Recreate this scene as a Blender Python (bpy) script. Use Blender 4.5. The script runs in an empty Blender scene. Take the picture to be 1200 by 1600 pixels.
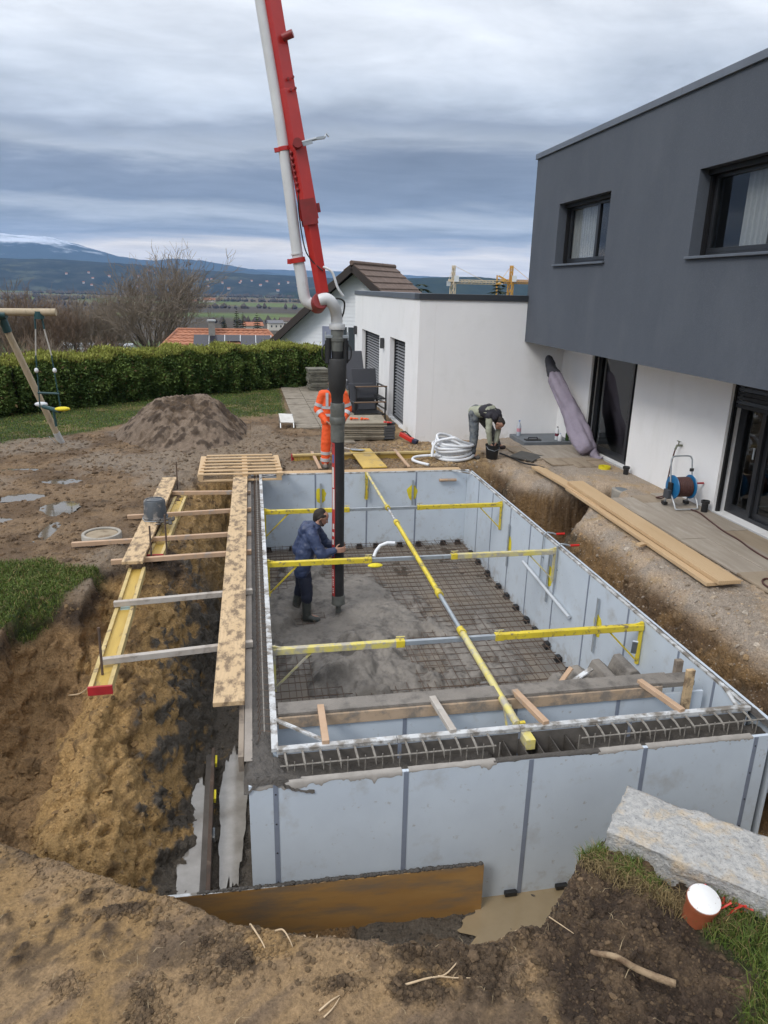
import bpy, bmesh, math, random
import numpy as np
from mathutils import Vector, Matrix, Euler, Quaternion, noise as mnoise
R = math.radians
random.seed(7)
scene = bpy.context.scene
COL = scene.collection

# ------------------------------------------------------------------ camera, light, exposure
cam_data = bpy.data.cameras.new('camera')
cam = bpy.data.objects.new('camera', cam_data)
COL.objects.link(cam)
cam_data.sensor_fit = 'HORIZONTAL'
cam_data.sensor_width = 36.0
cam_data.lens = 36.0 * 1109.0 / 1200.0
cam_data.clip_start = 0.05
cam_data.clip_end = 60000.0
VX = Vector((0.984024, -0.176753, 0.021338)); VY = Vector((0.032940, 0.298535, 0.953830)); VZ = Vector((-0.174962, -0.937889, 0.299587))
cam.matrix_world = Matrix(((VX.x, VY.x, VZ.x, 0.0), (VX.y, VY.y, VZ.y, 0.0), (VX.z, VY.z, VZ.z, 3.33), (0, 0, 0, 1)))
scene.camera = cam
scene.view_settings.view_transform = 'Standard'
scene.view_settings.look = 'None'
scene.view_settings.exposure = 0.5
scene.view_settings.gamma = 1.0
scene.view_settings.use_curve_mapping = False
scene.cycles.use_denoising = True
scene.cycles.max_bounces = 6
scene.cycles.diffuse_bounces = 3
scene.cycles.glossy_bounces = 3
scene.cycles.transmission_bounces = 4
scene.cycles.transparent_max_bounces = 6
scene.cycles.volume_bounces = 0
scene.cycles.caustics_reflective = False
scene.cycles.caustics_refractive = False

SUN_EL, SUN_AZ = R(42), R(235)       # azimuth clockwise from +Y: light comes from behind and left of the camera
sun_data = bpy.data.lights.new('sun', 'SUN')
sun_data.energy = 1.1
sun_data.angle = R(18)
sun_data.color = (1.0, 0.96, 0.9)
sun = bpy.data.objects.new('sun', sun_data)
COL.objects.link(sun)
sd = Vector((math.sin(SUN_AZ) * math.cos(SUN_EL), math.cos(SUN_AZ) * math.cos(SUN_EL), math.sin(SUN_EL)))
sun.rotation_euler = sd.to_track_quat('Z', 'Y').to_euler()

world = bpy.data.worlds.new('World')
scene.world = world
world.use_nodes = True


def build_world():
    nt = world.node_tree
    nt.nodes.clear()
    N, L = nt.nodes.new, nt.links.new

    def math_(op, a, b=None, clamp=False):
        n = N('ShaderNodeMath'); n.operation = op; n.use_clamp = clamp
        for i, v in enumerate((a, b)):
            if v is None:
                continue
            if isinstance(v, (int, float)):
                n.inputs[i].default_value = v
            else:
                L(v, n.inputs[i])
        return n.outputs[0]
    out = N('ShaderNodeOutputWorld'); bg = N('ShaderNodeBackground')
    sky = N('ShaderNodeTexSky'); sky.sky_type = 'NISHITA'; sky.sun_disc = False
    sky.sun_elevation = SUN_EL; sky.sun_rotation = SUN_AZ
    tc = N('ShaderNodeTexCoord'); sep = N('ShaderNodeSeparateXYZ')
    L(tc.outputs['Generated'], sep.inputs[0])
    z = math_('MAXIMUM', sep.outputs['Z'], 0.0)
    den = math_('ADD', z, 0.07)
    cx = math_('DIVIDE', sep.outputs['X'], den)
    cy = math_('DIVIDE', sep.outputs['Y'], den)
    cv = N('ShaderNodeCombineXYZ'); L(cx, cv.inputs[0]); L(cy, cv.inputs[1])
    n1 = N('ShaderNodeTexNoise'); n1.inputs['Scale'].default_value = 0.55; n1.inputs['Detail'].default_value = 9
    n1.inputs['Roughness'].default_value = 0.58; n1.inputs['Distortion'].default_value = 0.35
    mp1 = N('ShaderNodeMapping'); mp1.inputs['Location'].default_value = (3.1, 1.7, 0.0); mp1.inputs['Scale'].default_value = (0.8, 1.15, 1)
    L(cv.outputs[0], mp1.inputs[0]); L(mp1.outputs[0], n1.inputs['Vector'])
    n2 = N('ShaderNodeTexNoise'); n2.inputs['Scale'].default_value = 1.0; n2.inputs['Detail'].default_value = 6
    n2.inputs['Roughness'].default_value = 0.55
    mp2 = N('ShaderNodeMapping'); mp2.inputs['Scale'].default_value = (2.8, 2.8, 15.0); mp2.inputs['Rotation'].default_value = (0, R(-3), 0)
    L(tc.outputs['Generated'], mp2.inputs[0]); L(mp2.outputs[0], n2.inputs['Vector'])
    # height above the horizon, its edges frayed by the clouds
    w1 = math_('MULTIPLY', math_('SUBTRACT', n1.outputs['Fac'], 0.5), 0.21)
    w2 = math_('MULTIPLY', math_('SUBTRACT', n2.outputs['Fac'], 0.5), 0.09)
    grow = math_('ADD', math_('MULTIPLY', z, 3.0), 0.12, True)
    zz = math_('ADD', z, math_('MULTIPLY', math_('ADD', w1, w2), grow))
    ramp = N('ShaderNodeValToRGB')
    stops = SKY_STOPS
    cr = ramp.color_ramp
    cr.elements[0].position = stops[0][0]; cr.elements[0].color = (*stops[0][1], 1)
    cr.elements[1].position = stops[-1][0]; cr.elements[1].color = (*stops[-1][1], 1)
    for p, c in stops[1:-1]:
        e = cr.elements.new(p); e.color = (*c, 1)
    L(zz, ramp.inputs[0])
    # light and dark shreds inside the layer
    sh = N('ShaderNodeMapRange'); sh.inputs[1].default_value = 0.3; sh.inputs[2].default_value = 0.7
    sh.inputs[3].default_value = 0.62; sh.inputs[4].default_value = 1.42
    n3 = N('ShaderNodeTexNoise'); n3.inputs['Scale'].default_value = 2.1; n3.inputs['Detail'].default_value = 8; n3.inputs['Roughness'].default_value = 0.6; n3.inputs['Distortion'].default_value = 0.6
    L(mp1.outputs[0], n3.inputs['Vector'])
    mixn = math_('ADD', math_('ADD', math_('MULTIPLY', n1.outputs['Fac'], 0.50), math_('MULTIPLY', n2.outputs['Fac'], 0.22)), math_('MULTIPLY', n3.outputs['Fac'], 0.28))
    L(mixn, sh.inputs[0])
    ovc = math_('MULTIPLY', math_('ADD', math_('MULTIPLY', z, 1.15), 0.72), 10.0)   # an overcast sky is brighter overhead
    mul = math_('MULTIPLY', sh.outputs[0], ovc)
    vm = N('ShaderNodeVectorMath'); vm.operation = 'SCALE'
    L(ramp.outputs[0], vm.inputs[0]); L(mul, vm.inputs['Scale'])
    mix = N('ShaderNodeMix'); mix.data_type = 'RGBA'; mix.inputs['Factor'].default_value = 0.94
    L(sky.outputs[0], mix.inputs['A']); L(vm.outputs[0], mix.inputs['B'])
    L(mix.outputs['Result'], bg.inputs['Color'])
    bg.inputs['Strength'].default_value = 0.1
    L(bg.outputs[0], out.inputs['Surface'])


SKY_STOPS = [(0.0, (.62, .64, .70)), (0.018, (1.2, 1.1, .97)), (0.042, (1.45, 1.28, 1.06)), (0.055, (.56, .58, .63)),
             (0.066, (.27, .31, .385)), (0.085, (.50, .54, .60)), (0.105, (.20, .235, .305)), (0.135, (.215, .25, .32)), (0.16, (.40, .435, .49)),
             (0.19, (.28, .315, .38)), (0.23, (.46, .505, .57)), (0.29, (.62, .65, .695)), (1.0, (.71, .725, .765))]
build_world()

# ------------------------------------------------------------------ naming helpers
ORIGIN = {}


def props(o, label=None, cat=None, group=None, kind=None):
    if label: o['label'] = label
    if cat: o['category'] = cat
    if group: o['group'] = group
    if kind: o['kind'] = kind
    return o


def thing(name, label, cat, loc=(0, 0, 0), group=None, kind=None):
    o = bpy.data.objects.new(name, None)
    o.empty_display_size = 0.2
    COL.objects.link(o)
    o.location = loc
    ORIGIN[o.name] = Vector(loc)
    return props(o, label, cat, group, kind)


def parent_to(o, p):
    o.parent = p
    o.matrix_parent_inverse = Matrix.Translation(-ORIGIN.get(p.name, Vector((0, 0, 0))))


def copy_thing(root, loc, rotz=0.0, label=None, scale=None):
    r = root.copy(); COL.objects.link(r)
    r.location = loc; r.rotation_euler = (0, 0, rotz)
    if scale: r.scale = scale
    if label: r['label'] = label
    for ch in list(root.children):
        c = ch.copy(); COL.objects.link(c); c.parent = r
        for g in list(ch.children):
            d = g.copy(); COL.objects.link(d); d.parent = c
    return r


class G:
    """collects primitives, then becomes ONE mesh object"""
    def __init__(s):
        s.v = []; s.f = []

    def add(s, vs, fs):
        n = len(s.v)
        s.v.extend([tuple(p) for p in vs])
        s.f.extend([tuple(i + n for i in f) for f in fs])
        return s

    def box(s, c, size, rot=None):
        c = Vector(c); hx, hy, hz = size[0] / 2, size[1] / 2, size[2] / 2
        vs = [Vector((x, y, z)) for z in (-hz, hz) for y in (-hy, hy) for x in (-hx, hx)]
        if rot is not None:
            m = rot if isinstance(rot, Matrix) else Euler(rot).to_matrix()
            vs = [m @ v for v in vs]
        return s.add([v + c for v in vs], [(0, 2, 3, 1), (4, 5, 7, 6), (0, 1, 5, 4), (2, 6, 7, 3), (0, 4, 6, 2), (1, 3, 7, 5)])

    def span(s, a, b):
        """box between two opposite corners"""
        return s.box([(a[i] + b[i]) / 2 for i in range(3)], [abs(a[i] - b[i]) for i in range(3)])

    def beam(s, p0, p1, w, h, up=(0, 0, 1)):
        p0 = Vector(p0); p1 = Vector(p1); d = (p1 - p0); ln = d.length; d.normalize()
        up = Vector(up)
        side = d.cross(up)
        if side.length < 1e-4: side = d.cross(Vector((1, 0, 0)))
        side.normalize(); u = side.cross(d)
        vs = []
        for p in (p0, p1):
            for a, b in ((-1, -1), (1, -1), (1, 1), (-1, 1)):
                vs.append(p + side * (a * w / 2) + u * (b * h / 2))
        return s.add(vs, [(0, 1, 2, 3), (7, 6, 5, 4), (0, 4, 5, 1), (1, 5, 6, 2), (2, 6, 7, 3), (3, 7, 4, 0)])

    def tube(s, pts, r, n=8, cap=True):
        pts = [Vector(p) for p in pts]; k = len(pts)
        rr = r if isinstance(r, (list, tuple)) else [r] * k
        t0 = (pts[1] - pts[0]).normalized()
        ref = Vector((0, 0, 1)) if abs(t0.z) < 0.9 else Vector((1, 0, 0))
        u = t0.cross(ref).normalized()
        vs = []
        for i, p in enumerate(pts):
            if i == 0: t = t0
            elif i == k - 1: t = (pts[-1] - pts[-2]).normalized()
            else: t = ((pts[i + 1] - p).normalized() + (p - pts[i - 1]).normalized())
            if t.length < 1e-6: t = (pts[i + 1] - p)
            t.normalize()
            u = (u - t * u.dot(t))
            if u.length < 1e-6: u = t.orthogonal()
            u.normalize(); w = t.cross(u)
            for j in range(n):
                a = 2 * math.pi * j / n
                vs.append(p + (u * math.cos(a) + w * math.sin(a)) * rr[i])
        fs = []
        for i in range(k - 1):
            for j in range(n):
                a = i * n + j; b = i * n + (j + 1) % n
                fs.append((a, b, b + n, a + n))
        if cap:
            fs.append(tuple(reversed(range(n)))); fs.append(tuple(range((k - 1) * n, k * n)))
        return s.add(vs, fs)

    def lathe(s, prof, n=20, m=None, cap=True):
        m = m or Matrix()
        vs = []; fs = []; k = len(prof)
        for r, z in prof:
            for j in range(n):
                a = 2 * math.pi * j / n
                vs.append(m @ Vector((r * math.cos(a), r * math.sin(a), z)))
        for i in range(k - 1):
            for j in range(n):
                a = i * n + j; b = i * n + (j + 1) % n
                fs.append((a, b, b + n, a + n))
        if cap:
            fs.append(tuple(reversed(range(n)))); fs.append(tuple(range((k - 1) * n, k * n)))
        return s.add(vs, fs)

    def prism(s, poly, vec):
        poly = [Vector(p) for p in poly]; vec = Vector(vec); n = len(poly)
        vs = poly + [p + vec for p in poly]
        fs = [tuple(reversed(range(n))), tuple(range(n, 2 * n))]
        for i in range(n):
            j = (i + 1) % n
            fs.append((i, j, j + n, i + n))
        return s.add(vs, fs)

    def ball(s, c, r, seg=10, rings=6, m=None):
        c = Vector(c)
        rr = (r, r, r) if isinstance(r, (int, float)) else r
        vs = []; fs = []
        for i in range(rings + 1):
            th = math.pi * i / rings
            for j in range(seg):
                ph = 2 * math.pi * j / seg
                p = Vector((math.sin(th) * math.cos(ph) * rr[0], math.sin(th) * math.sin(ph) * rr[1], math.cos(th) * rr[2]))
                if m is not None: p = m @ p
                vs.append(c + p)
        for i in range(rings):
            for j in range(seg):
                a = i * seg + j; b = i * seg + (j + 1) % seg
                fs.append((a, a + seg, b + seg, b))
        return s.add(vs, fs)

    def mesh(s, name):
        me = bpy.data.meshes.new(name)
        me.from_pydata(s.v, [], s.f)
        me.validate()
        bm = bmesh.new(); bm.from_mesh(me)
        bmesh.ops.recalc_face_normals(bm, faces=bm.faces)
        bm.to_mesh(me); bm.free()
        return me


def finish(o, mat, smooth=False, bevel=0.0, angle=40):
    if mat is not None:
        o.data.materials.append(mat)
    if smooth:
        o.data.polygons.foreach_set('use_smooth', [True] * len(o.data.polygons))
        if smooth != 'all':
            try:
                o.data.set_sharp_from_angle(angle=R(angle))
            except Exception:
                pass
    if bevel:
        b = o.modifiers.new('edge', 'BEVEL'); b.width = bevel; b.segments = 2; b.limit_method = 'ANGLE'; b.angle_limit = R(35)
    return o


def part(g, name, mat, parent, smooth=False, bevel=0.0, label=None, kind=None):
    o = bpy.data.objects.new(name, g.mesh(name) if isinstance(g, G) else g)
    COL.objects.link(o)
    parent_to(o, parent)
    finish(o, mat, smooth, bevel)
    return props(o, label, None, None, kind)


def solo(g, name, mat, label=None, cat=None, loc=(0, 0, 0), group=None, kind=None, smooth=False, bevel=0.0):
    """a thing (or a piece of the setting) that is one mesh; loc becomes its origin"""
    me = g.mesh(name) if isinstance(g, G) else g
    if any(loc):
        me.transform(Matrix.Translation(-Vector(loc)))
    o = bpy.data.objects.new(name, me)
    COL.objects.link(o)
    o.location = loc
    ORIGIN[o.name] = Vector(loc)
    finish(o, mat, smooth, bevel)
    return props(o, label, cat, group, kind)


# ------------------------------------------------------------------ materials
MATS = {}


def mat(name, c1, c2=None, scale=4.0, rough=0.7, bump=0.0, bscale=30.0, metal=0.0, detail=5, contrast=(0.35, 0.65),
        stain=None, sscale=3.0, sth=(0.55, 0.65), stretch=(1, 1, 1), spec=0.5, rough2=None, attr=None, coat=0.0, stain_rough=None, wave=None):
    if name in MATS: return MATS[name]
    m = bpy.data.materials.new(name); m.use_nodes = True
    nt = m.node_tree; N, L = nt.nodes.new, nt.links.new
    b = nt.nodes['Principled BSDF']
    b.inputs['Metallic'].default_value = metal
    b.inputs['Specular IOR Level'].default_value = spec
    b.inputs['Roughness'].default_value = rough
    if coat: b.inputs['Coat Weight'].default_value = coat
    tc = N('ShaderNodeTexCoord'); mp = N('ShaderNodeMapping'); mp.inputs['Scale'].default_value = stretch
    L(tc.outputs['Object'], mp.inputs[0])

    def noise(sc, det=detail, rg=0.6):
        n = N('ShaderNodeTexNoise'); n.inputs['Scale'].default_value = sc; n.inputs['Detail'].default_value = det
        n.inputs['Roughness'].default_value = rg
        L(mp.outputs[0], n.inputs['Vector'])
        return n.outputs['Fac']

    def ramp(f, lo, hi):
        n = N('ShaderNodeMapRange'); n.inputs[1].default_value = lo; n.inputs[2].default_value = hi; n.clamp = True
        L(f, n.inputs[0]); return n.outputs[0]

    def mixc(f, a, bcol, blend='MIX'):
        n = N('ShaderNodeMix'); n.data_type = 'RGBA'; n.blend_type = blend
        if isinstance(f, (int, float)): n.inputs['Factor'].default_value = f
        else: L(f, n.inputs['Factor'])
        for k, v in (('A', a), ('B', bcol)):
            if isinstance(v, tuple): n.inputs[k].default_value = (*v, 1)
            else: L(v, n.inputs[k])
        return n.outputs['Result']
    col = c1
    if attr:
        at = N('ShaderNodeAttribute'); at.attribute_name = attr
        col = at.outputs['Color']
    nf = noise(scale)
    if c2 is not None:
        r = ramp(nf, *contrast)
        col = mixc(r, col, c2) if not attr else mixc(1.0, col, mixc(r, c1, c2), 'MULTIPLY')
        if rough2 is not None:
            mr = N('ShaderNodeMapRange'); mr.inputs[3].default_value = rough; mr.inputs[4].default_value = rough2
            L(r, mr.inputs[0]); L(mr.outputs[0], b.inputs['Roughness'])
    if wave:
        wv = N('ShaderNodeTexWave'); wv.wave_type = 'BANDS'; wv.bands_direction = wave[0]
        wv.inputs['Scale'].default_value = wave[1]; wv.inputs['Distortion'].default_value = wave[2]
        wv.inputs['Detail'].default_value = 3; wv.inputs['Detail Scale'].default_value = 1.5
        L(mp.outputs[0], wv.inputs['Vector'])
        col = mixc(ramp(wv.outputs['Fac'], 0.1, 0.9), col, wave[3])
    if stain:
        sf = ramp(noise(sscale, 7, 0.65), *sth)
        col = mixc(sf, col, stain)
        if stain_rough is not None:
            mr = N('ShaderNodeMapRange'); mr.inputs[3].default_value = rough; mr.inputs[4].default_value = stain_rough
            L(sf, mr.inputs[0]); L(mr.outputs[0], b.inputs['Roughness'])
    if isinstance(col, tuple): b.inputs['Base Color'].default_value = (*col, 1)
    else: L(col, b.inputs['Base Color'])
    if bump:
        bn = N('ShaderNodeBump'); bn.inputs['Strength'].default_value = min(1.0, bump); bn.inputs['Distance'].default_value = 0.02 * max(1.0, bump)
        L(noise(bscale, 6), bn.inputs['Height']); L(bn.outputs[0], b.inputs['Normal'])
    MATS[name] = m
    return m


def add_dirt(m, color, scale, lo, hi, zmask=None, amount=1.0):
    """spatter of dirt over a finished material; zmask = (height of full dirt, height of none)"""
    nt = m.node_tree; N, L = nt.nodes.new, nt.links.new
    b = nt.nodes['Principled BSDF']; sock = b.inputs['Base Color']
    src = sock.links[0].from_socket if sock.links else None
    tc = N('ShaderNodeTexCoord'); n = N('ShaderNodeTexNoise'); n.inputs['Scale'].default_value = scale; n.inputs['Detail'].default_value = 9; n.inputs['Roughness'].default_value = .68
    L(tc.outputs['Object'], n.inputs['Vector'])
    f = n.outputs['Fac']
    if zmask:
        sp = N('ShaderNodeSeparateXYZ'); L(tc.outputs['Object'], sp.inputs[0])
        zr = N('ShaderNodeMapRange'); zr.inputs[1].default_value = zmask[1]; zr.inputs[2].default_value = zmask[0]; zr.inputs[3].default_value = -.32; zr.inputs[4].default_value = .10
        L(sp.outputs['Z'], zr.inputs[0])
        ad = N('ShaderNodeMath'); ad.operation = 'ADD'; L(f, ad.inputs[0]); L(zr.outputs[0], ad.inputs[1]); f = ad.outputs[0]
    mr = N('ShaderNodeMapRange'); mr.inputs[1].default_value = lo; mr.inputs[2].default_value = hi; mr.inputs[4].default_value = amount; L(f, mr.inputs[0])
    mx_ = N('ShaderNodeMix'); mx_.data_type = 'RGBA'; mx_.inputs['B'].default_value = (*color, 1)
    if src: L(src, mx_.inputs['A'])
    else: mx_.inputs['A'].default_value = sock.default_value
    L(mr.outputs[0], mx_.inputs['Factor']); L(mx_.outputs['Result'], sock)
    return m


# ------------------------------------------------------------------ lattice noise for terrain
def _hash(ix, iy, seed):
    h = (ix.astype(np.int64) * 374761393 + iy.astype(np.int64) * 668265263 + seed * 974711) & 0xFFFFFFFF
    h = ((h ^ (h >> 13)) * 1274126177) & 0xFFFFFFFF
    return ((h ^ (h >> 16)) & 0xFFFF) / 65535.0


def vnoise(x, y, seed=0):
    ix = np.floor(x); iy = np.floor(y); fx = x - ix; fy = y - iy
    fx = fx * fx * (3 - 2 * fx); fy = fy * fy * (3 - 2 * fy)
    a = _hash(ix, iy, seed); b = _hash(ix + 1, iy, seed); c = _hash(ix, iy + 1, seed); d = _hash(ix + 1, iy + 1, seed)
    return (a + (b - a) * fx) * (1 - fy) + (c + (d - c) * fx) * fy


def fbm(x, y, oct=5, seed=0, gain=0.5):
    s = np.zeros_like(x); amp = 1.0; tot = 0.0
    for i in range(oct):
        s += amp * vnoise(x * 2 ** i + 17.3 * i, y * 2 ** i - 9.1 * i, seed + i); tot += amp; amp *= gain
    return s / tot          # 0..1


def sstep(a, b, x):
    t = np.clip((x - a) / (b - a), 0, 1)
    return t * t * (3 - 2 * t)


def grid_mesh(name, X, Y, Z, color=None):
    ny, nx = X.shape
    vs = np.stack([X, Y, Z], -1).reshape(-1, 3).astype(np.float32)
    i = np.arange((ny - 1) * (nx - 1)); r = i // (nx - 1); c = i % (nx - 1)
    a = r * nx + c
    f = np.stack([a, a + 1, a + nx + 1, a + nx], -1).astype(np.int32)
    return raw_mesh(name, vs, f, color)


def raw_mesh(name, vs, f, color=None, smooth=True):
    """numpy quads or triangles straight into a mesh"""
    me = bpy.data.meshes.new(name)
    k = f.shape[1]
    me.vertices.add(len(vs)); me.vertices.foreach_set('co', np.ascontiguousarray(vs, dtype=np.float32).ravel())
    me.loops.add(f.size); me.loops.foreach_set('vertex_index', np.ascontiguousarray(f, dtype=np.int32).ravel())
    me.polygons.add(len(f)); me.polygons.foreach_set('loop_start', np.arange(0, f.size, k, dtype=np.int32))
    me.polygons.foreach_set('use_smooth', np.full(len(f), smooth))
    me.update(calc_edges=True)
    if color is not None:
        at = me.color_attributes.new('Col', 'FLOAT_COLOR', 'POINT')
        c = np.ones((len(vs), 4), np.float32); cc = color.reshape(len(vs), -1); c[:, :cc.shape[1]] = cc
        at.data.foreach_set('color', c.ravel())
    return me
# ------------------------------------------------------------------ the site: one sheet of ground
LEFT_Y = [3.2, 4.3, 5.0, 6.0, 7.0, 8.0, 9.0, 10.5, 12.3, 13.05]
LEFT_P = [
    [(-6, -.12), (-3.0, -.2), (-2.6, -.8), (-2.2, -1.2), (-1.6, -1.1), (-1.3, -1.3), (-1.0, -1.5), (-.1, -1.5)],
    [(-6, -.12), (-3.0, -.18), (-2.7, -.7), (-2.3, -1.15), (-1.65, -.98), (-1.35, -1.15), (-1.0, -1.47), (-.1, -1.5)],
    [(-6, -.1), (-3.0, -.15), (-2.75, -.6), (-2.35, -1.1), (-2.05, -1.12), (-1.62, -.78), (-1.3, -.98), (-.95, -1.42), (-.75, -1.5), (-.1, -1.52)],
    [(-6, -.1), (-2.92, -.13), (-2.85, -.6), (-2.6, -1.08), (-2.2, -1.2), (-1.95, -1.05), (-1.56, -.56), (-1.22, -.74), (-.88, -1.28), (-.66, -1.5), (-.1, -1.52)],
    [(-6, -.08), (-2.60, -.11), (-2.54, -.55), (-2.36, -.98), (-2.05, -1.02), (-1.86, -.86), (-1.5, -.40), (-1.12, -.62), (-.76, -1.25), (-.56, -1.5), (-.1, -1.52)],
    [(-6, -.05), (-2.00, -.09), (-1.95, -.38), (-1.80, -.60), (-1.66, -.58), (-1.5, -.36), (-1.25, -.32), (-1.0, -.58), (-.72, -1.18), (-.52, -1.5), (-.1, -1.5)],
    [(-6, -.05), (-2.0, -.07), (-1.72, -.14), (-1.2, -.20), (-.98, -.46), (-.66, -1.15), (-.48, -1.45), (-.1, -1.5)],
    [(-6, -.03), (-1.9, -.03), (-1.3, -.12), (-1.0, -.28), (-.72, -.85), (-.5, -1.35), (-.1, -1.5)],
    [(-6, .0), (-1.6, -.02), (-1.15, -.1), (-.8, -.5), (-.55, -1.1), (-.35, -1.35), (-.1, -1.4)],
    [(-6, .0), (-1.3, .0), (-.9, -.04), (-.5, -.12), (-.1, -.16)],
]
RIGHT_P = [(4.1, -1.5), (4.42, -1.35), (4.55, -.95), (4.68, -.50), (4.84, -.2), (5.08, -.02), (5.4, .04), (6.0, .09), (20, .10)]
EDGE_X = [-6, -3.2, -2.4, -1.71, -.73, .05, .61, 1.18, 1.55, 1.80, 2.00, 2.25, 2.8, 3.3, 4.2, 5.2, 20]
EDGE_Y = [5.2, 4.9, 4.55, 4.10, 3.56, 3.14, 2.97, 2.90, 2.96, 3.14, 3.40, 3.52, 3.20, 2.85, 2.85, 3.6, 4.0]
PUDDLES = [(-3.05, 11.35, .28, .40), (-3.75, 12.0, .34, .26), (-2.92, 10.25, .13, .42), (-4.3, 13.8, .4, .15), (-3.35, 12.9, .35, .22), (-3.95, 10.7, .35, .25)]


def site_height(x, y):
    """returns height, natural ground, foreground mask, depth of the cut"""
    wob = (fbm(x * 1.3, y * 1.3, 4, 5) - .5)
    wob2 = (fbm(x * 4.0, y * 4.0, 4, 15) - .5)
    # left profile
    prof = np.zeros((len(LEFT_Y),) + x.shape)
    xs = x + wob * .30 + wob2 * .12
    for i, p in enumerate(LEFT_P):
        prof[i] = np.interp(xs, [a for a, b in p], [b for a, b in p])
    t = np.interp(y + wob * .25, LEFT_Y, np.arange(len(LEFT_Y)))
    i0 = np.clip(np.floor(t).astype(int), 0, len(LEFT_Y) - 2); fr = t - i0
    left = np.take_along_axis(prof, i0[None], 0)[0] * (1 - fr) + np.take_along_axis(prof, i0[None] + 1, 0)[0] * fr
    nat = np.where(x < 0, np.interp(y, [0, 6, 13, 30], [-.12, -.09, 0, 0]), np.interp(x, [4.0, 5.4, 6.2], [0, .04, .09]))
    nat = nat * np.ones_like(x)
    behind = sstep(12.98, 13.12, y + wob2 * .1)
    left = left * (1 - behind) + np.interp(x, [-3, -1.2, 0], [0, -.02, -.04]) * behind
    # right bank with the drain trench across it
    xr = x + wob * .22 + wob2 * .14
    right = np.interp(xr, [a for a, b in RIGHT_P], [b for a, b in RIGHT_P])
    yn = 9.45 + (x - 4.4) * .80 + wob * .5 + wob2 * .2
    yf = 12.2 - (x - 4.3) * .36 + wob * .4 + wob2 * .2
    notch = sstep(0, .26, y - yn) * sstep(0, .45, yf - y) * sstep(6.55, 6.25, x)
    right = np.minimum(right, right * (1 - notch) + (-1.02 + wob2 * .2) * notch)
    behindr = sstep(12.9, 13.5, y + wob * .4)
    right = right * (1 - behindr) + np.interp(x, [3, 4.3, 5.3, 6.2], [0, .0, .05, .09]) * behindr
    mid = -1.5 * (1 - behind) + nat * behind
    z = np.where(x < -.1, left, np.where(x > 4.1, right, mid))
    # the front trench, then the bank the photographer stands on
    ye = np.interp(x, EDGE_X, EDGE_Y) + wob * .10 + wob2 * .10
    front = sstep(4.62, 4.40, y)
    z = z * (1 - front * (x > -.3) * (x < 4.3)) + (-1.40 + wob2 * .05) * (front * (x > -.3) * (x < 4.3))
    fore_h = -.15 + .02 * np.exp(-((x - 2.1) / .45) ** 2 - ((y - 3.3) / .3) ** 2) + .10 * sstep(2.4, 1.2, y)
    sl = np.interp(x, [-2.4, -1.5, .5, 1.3, 2.0], [.5, .40, .34, .42, .30])
    fm = sstep(0.0, 1.0, (ye + sl - y) / sl)
    z = z * (1 - fm) + fore_h * fm
    depth = nat - z
    return z, nat, fm, depth, wob, wob2, notch


def vnoise3(x, y, z, seed=0):
    iz = np.floor(z); fz = z - iz; fz = fz * fz * (3 - 2 * fz)
    a = np.zeros_like(x); b = np.zeros_like(x)
    for k in np.unique(iz):
        m = iz == k
        a[m] = vnoise(x[m] + 31.7 * k, y[m] - 17.9 * k, seed); b[m] = vnoise(x[m] + 31.7 * (k + 1), y[m] - 17.9 * (k + 1), seed)
    return a + (b - a) * fz


def fbm3(x, y, z, oct=4, seed=0, gain=.5):
    s = np.zeros_like(x); amp = 1.0; tot = 0.0
    for i in range(oct):
        s += amp * vnoise3(x * 2 ** i + 17.3 * i, y * 2 ** i - 9.1 * i, z * 2 ** i + 3.3 * i, seed + i); tot += amp; amp *= gain
    return s / tot


CLODS = [(-.26, 3.02, .26, .16), (-.62, 2.78, .10, .20), (.92, 2.92, .22, .14), (1.15, 2.78, .26, .16), (.75, 2.70, .16, .09), (1.35, 3.0, .2, .12), (-1.05, 3.0, .10, .07), (-1.1, 2.62, .2, .12), (-.12, 3.2, .1, .06), (.35, 2.78, .12, .05), (-.85, 3.45, .25, .05), (.05, 2.5, .2, .1)]


def dist_seg(x, y, pts):
    d = np.full(x.shape, 1e9)
    for (ax, ay), (bx, by) in zip(pts[:-1], pts[1:]):
        t = np.clip(((x - ax) * (bx - ax) + (y - ay) * (by - ay)) / ((bx - ax) ** 2 + (by - ay) ** 2), 0, 1)
        d = np.minimum(d, np.hypot(x - ax - t * (bx - ax), y - ay - t * (by - ay)))
    return d


def lawn_mask(x, y, wob, wob2):
    far = sstep(0, .7, y - (16.9 + np.interp(x, [-8, -5.3, -3.6, -2.6, .2, .9], [-1.3, -1.2, .4, 2.2, 2.2, 1.6])) + wob * 1.6 + wob2 * .5) * sstep(1.0, .7, x)
    near = sstep(0, .22, 9.15 - y - np.maximum(0, x + 2.6) * .45 + wob * .5) * sstep(0, .16, -(x + np.interp(y, [4, 5, 6, 7, 8, 8.7, 9.2], [3.35, 3.25, 3.1, 2.72, 2.12, 1.85, 1.9])) + wob2 * .12) * (y > 4.5)
    fgr = sstep(0, .16, x - np.interp(y, [1.5, 2.2, 2.5, 2.75, 3.0], [2.1, 2.25, 2.42, 2.36, 2.5]) + wob2 * .25) * sstep(3.25, 2.95, y) * sstep(2.9, 3.0, x + 3 - 2.2)
    return np.maximum(np.maximum(far, near), fgr)


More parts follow.
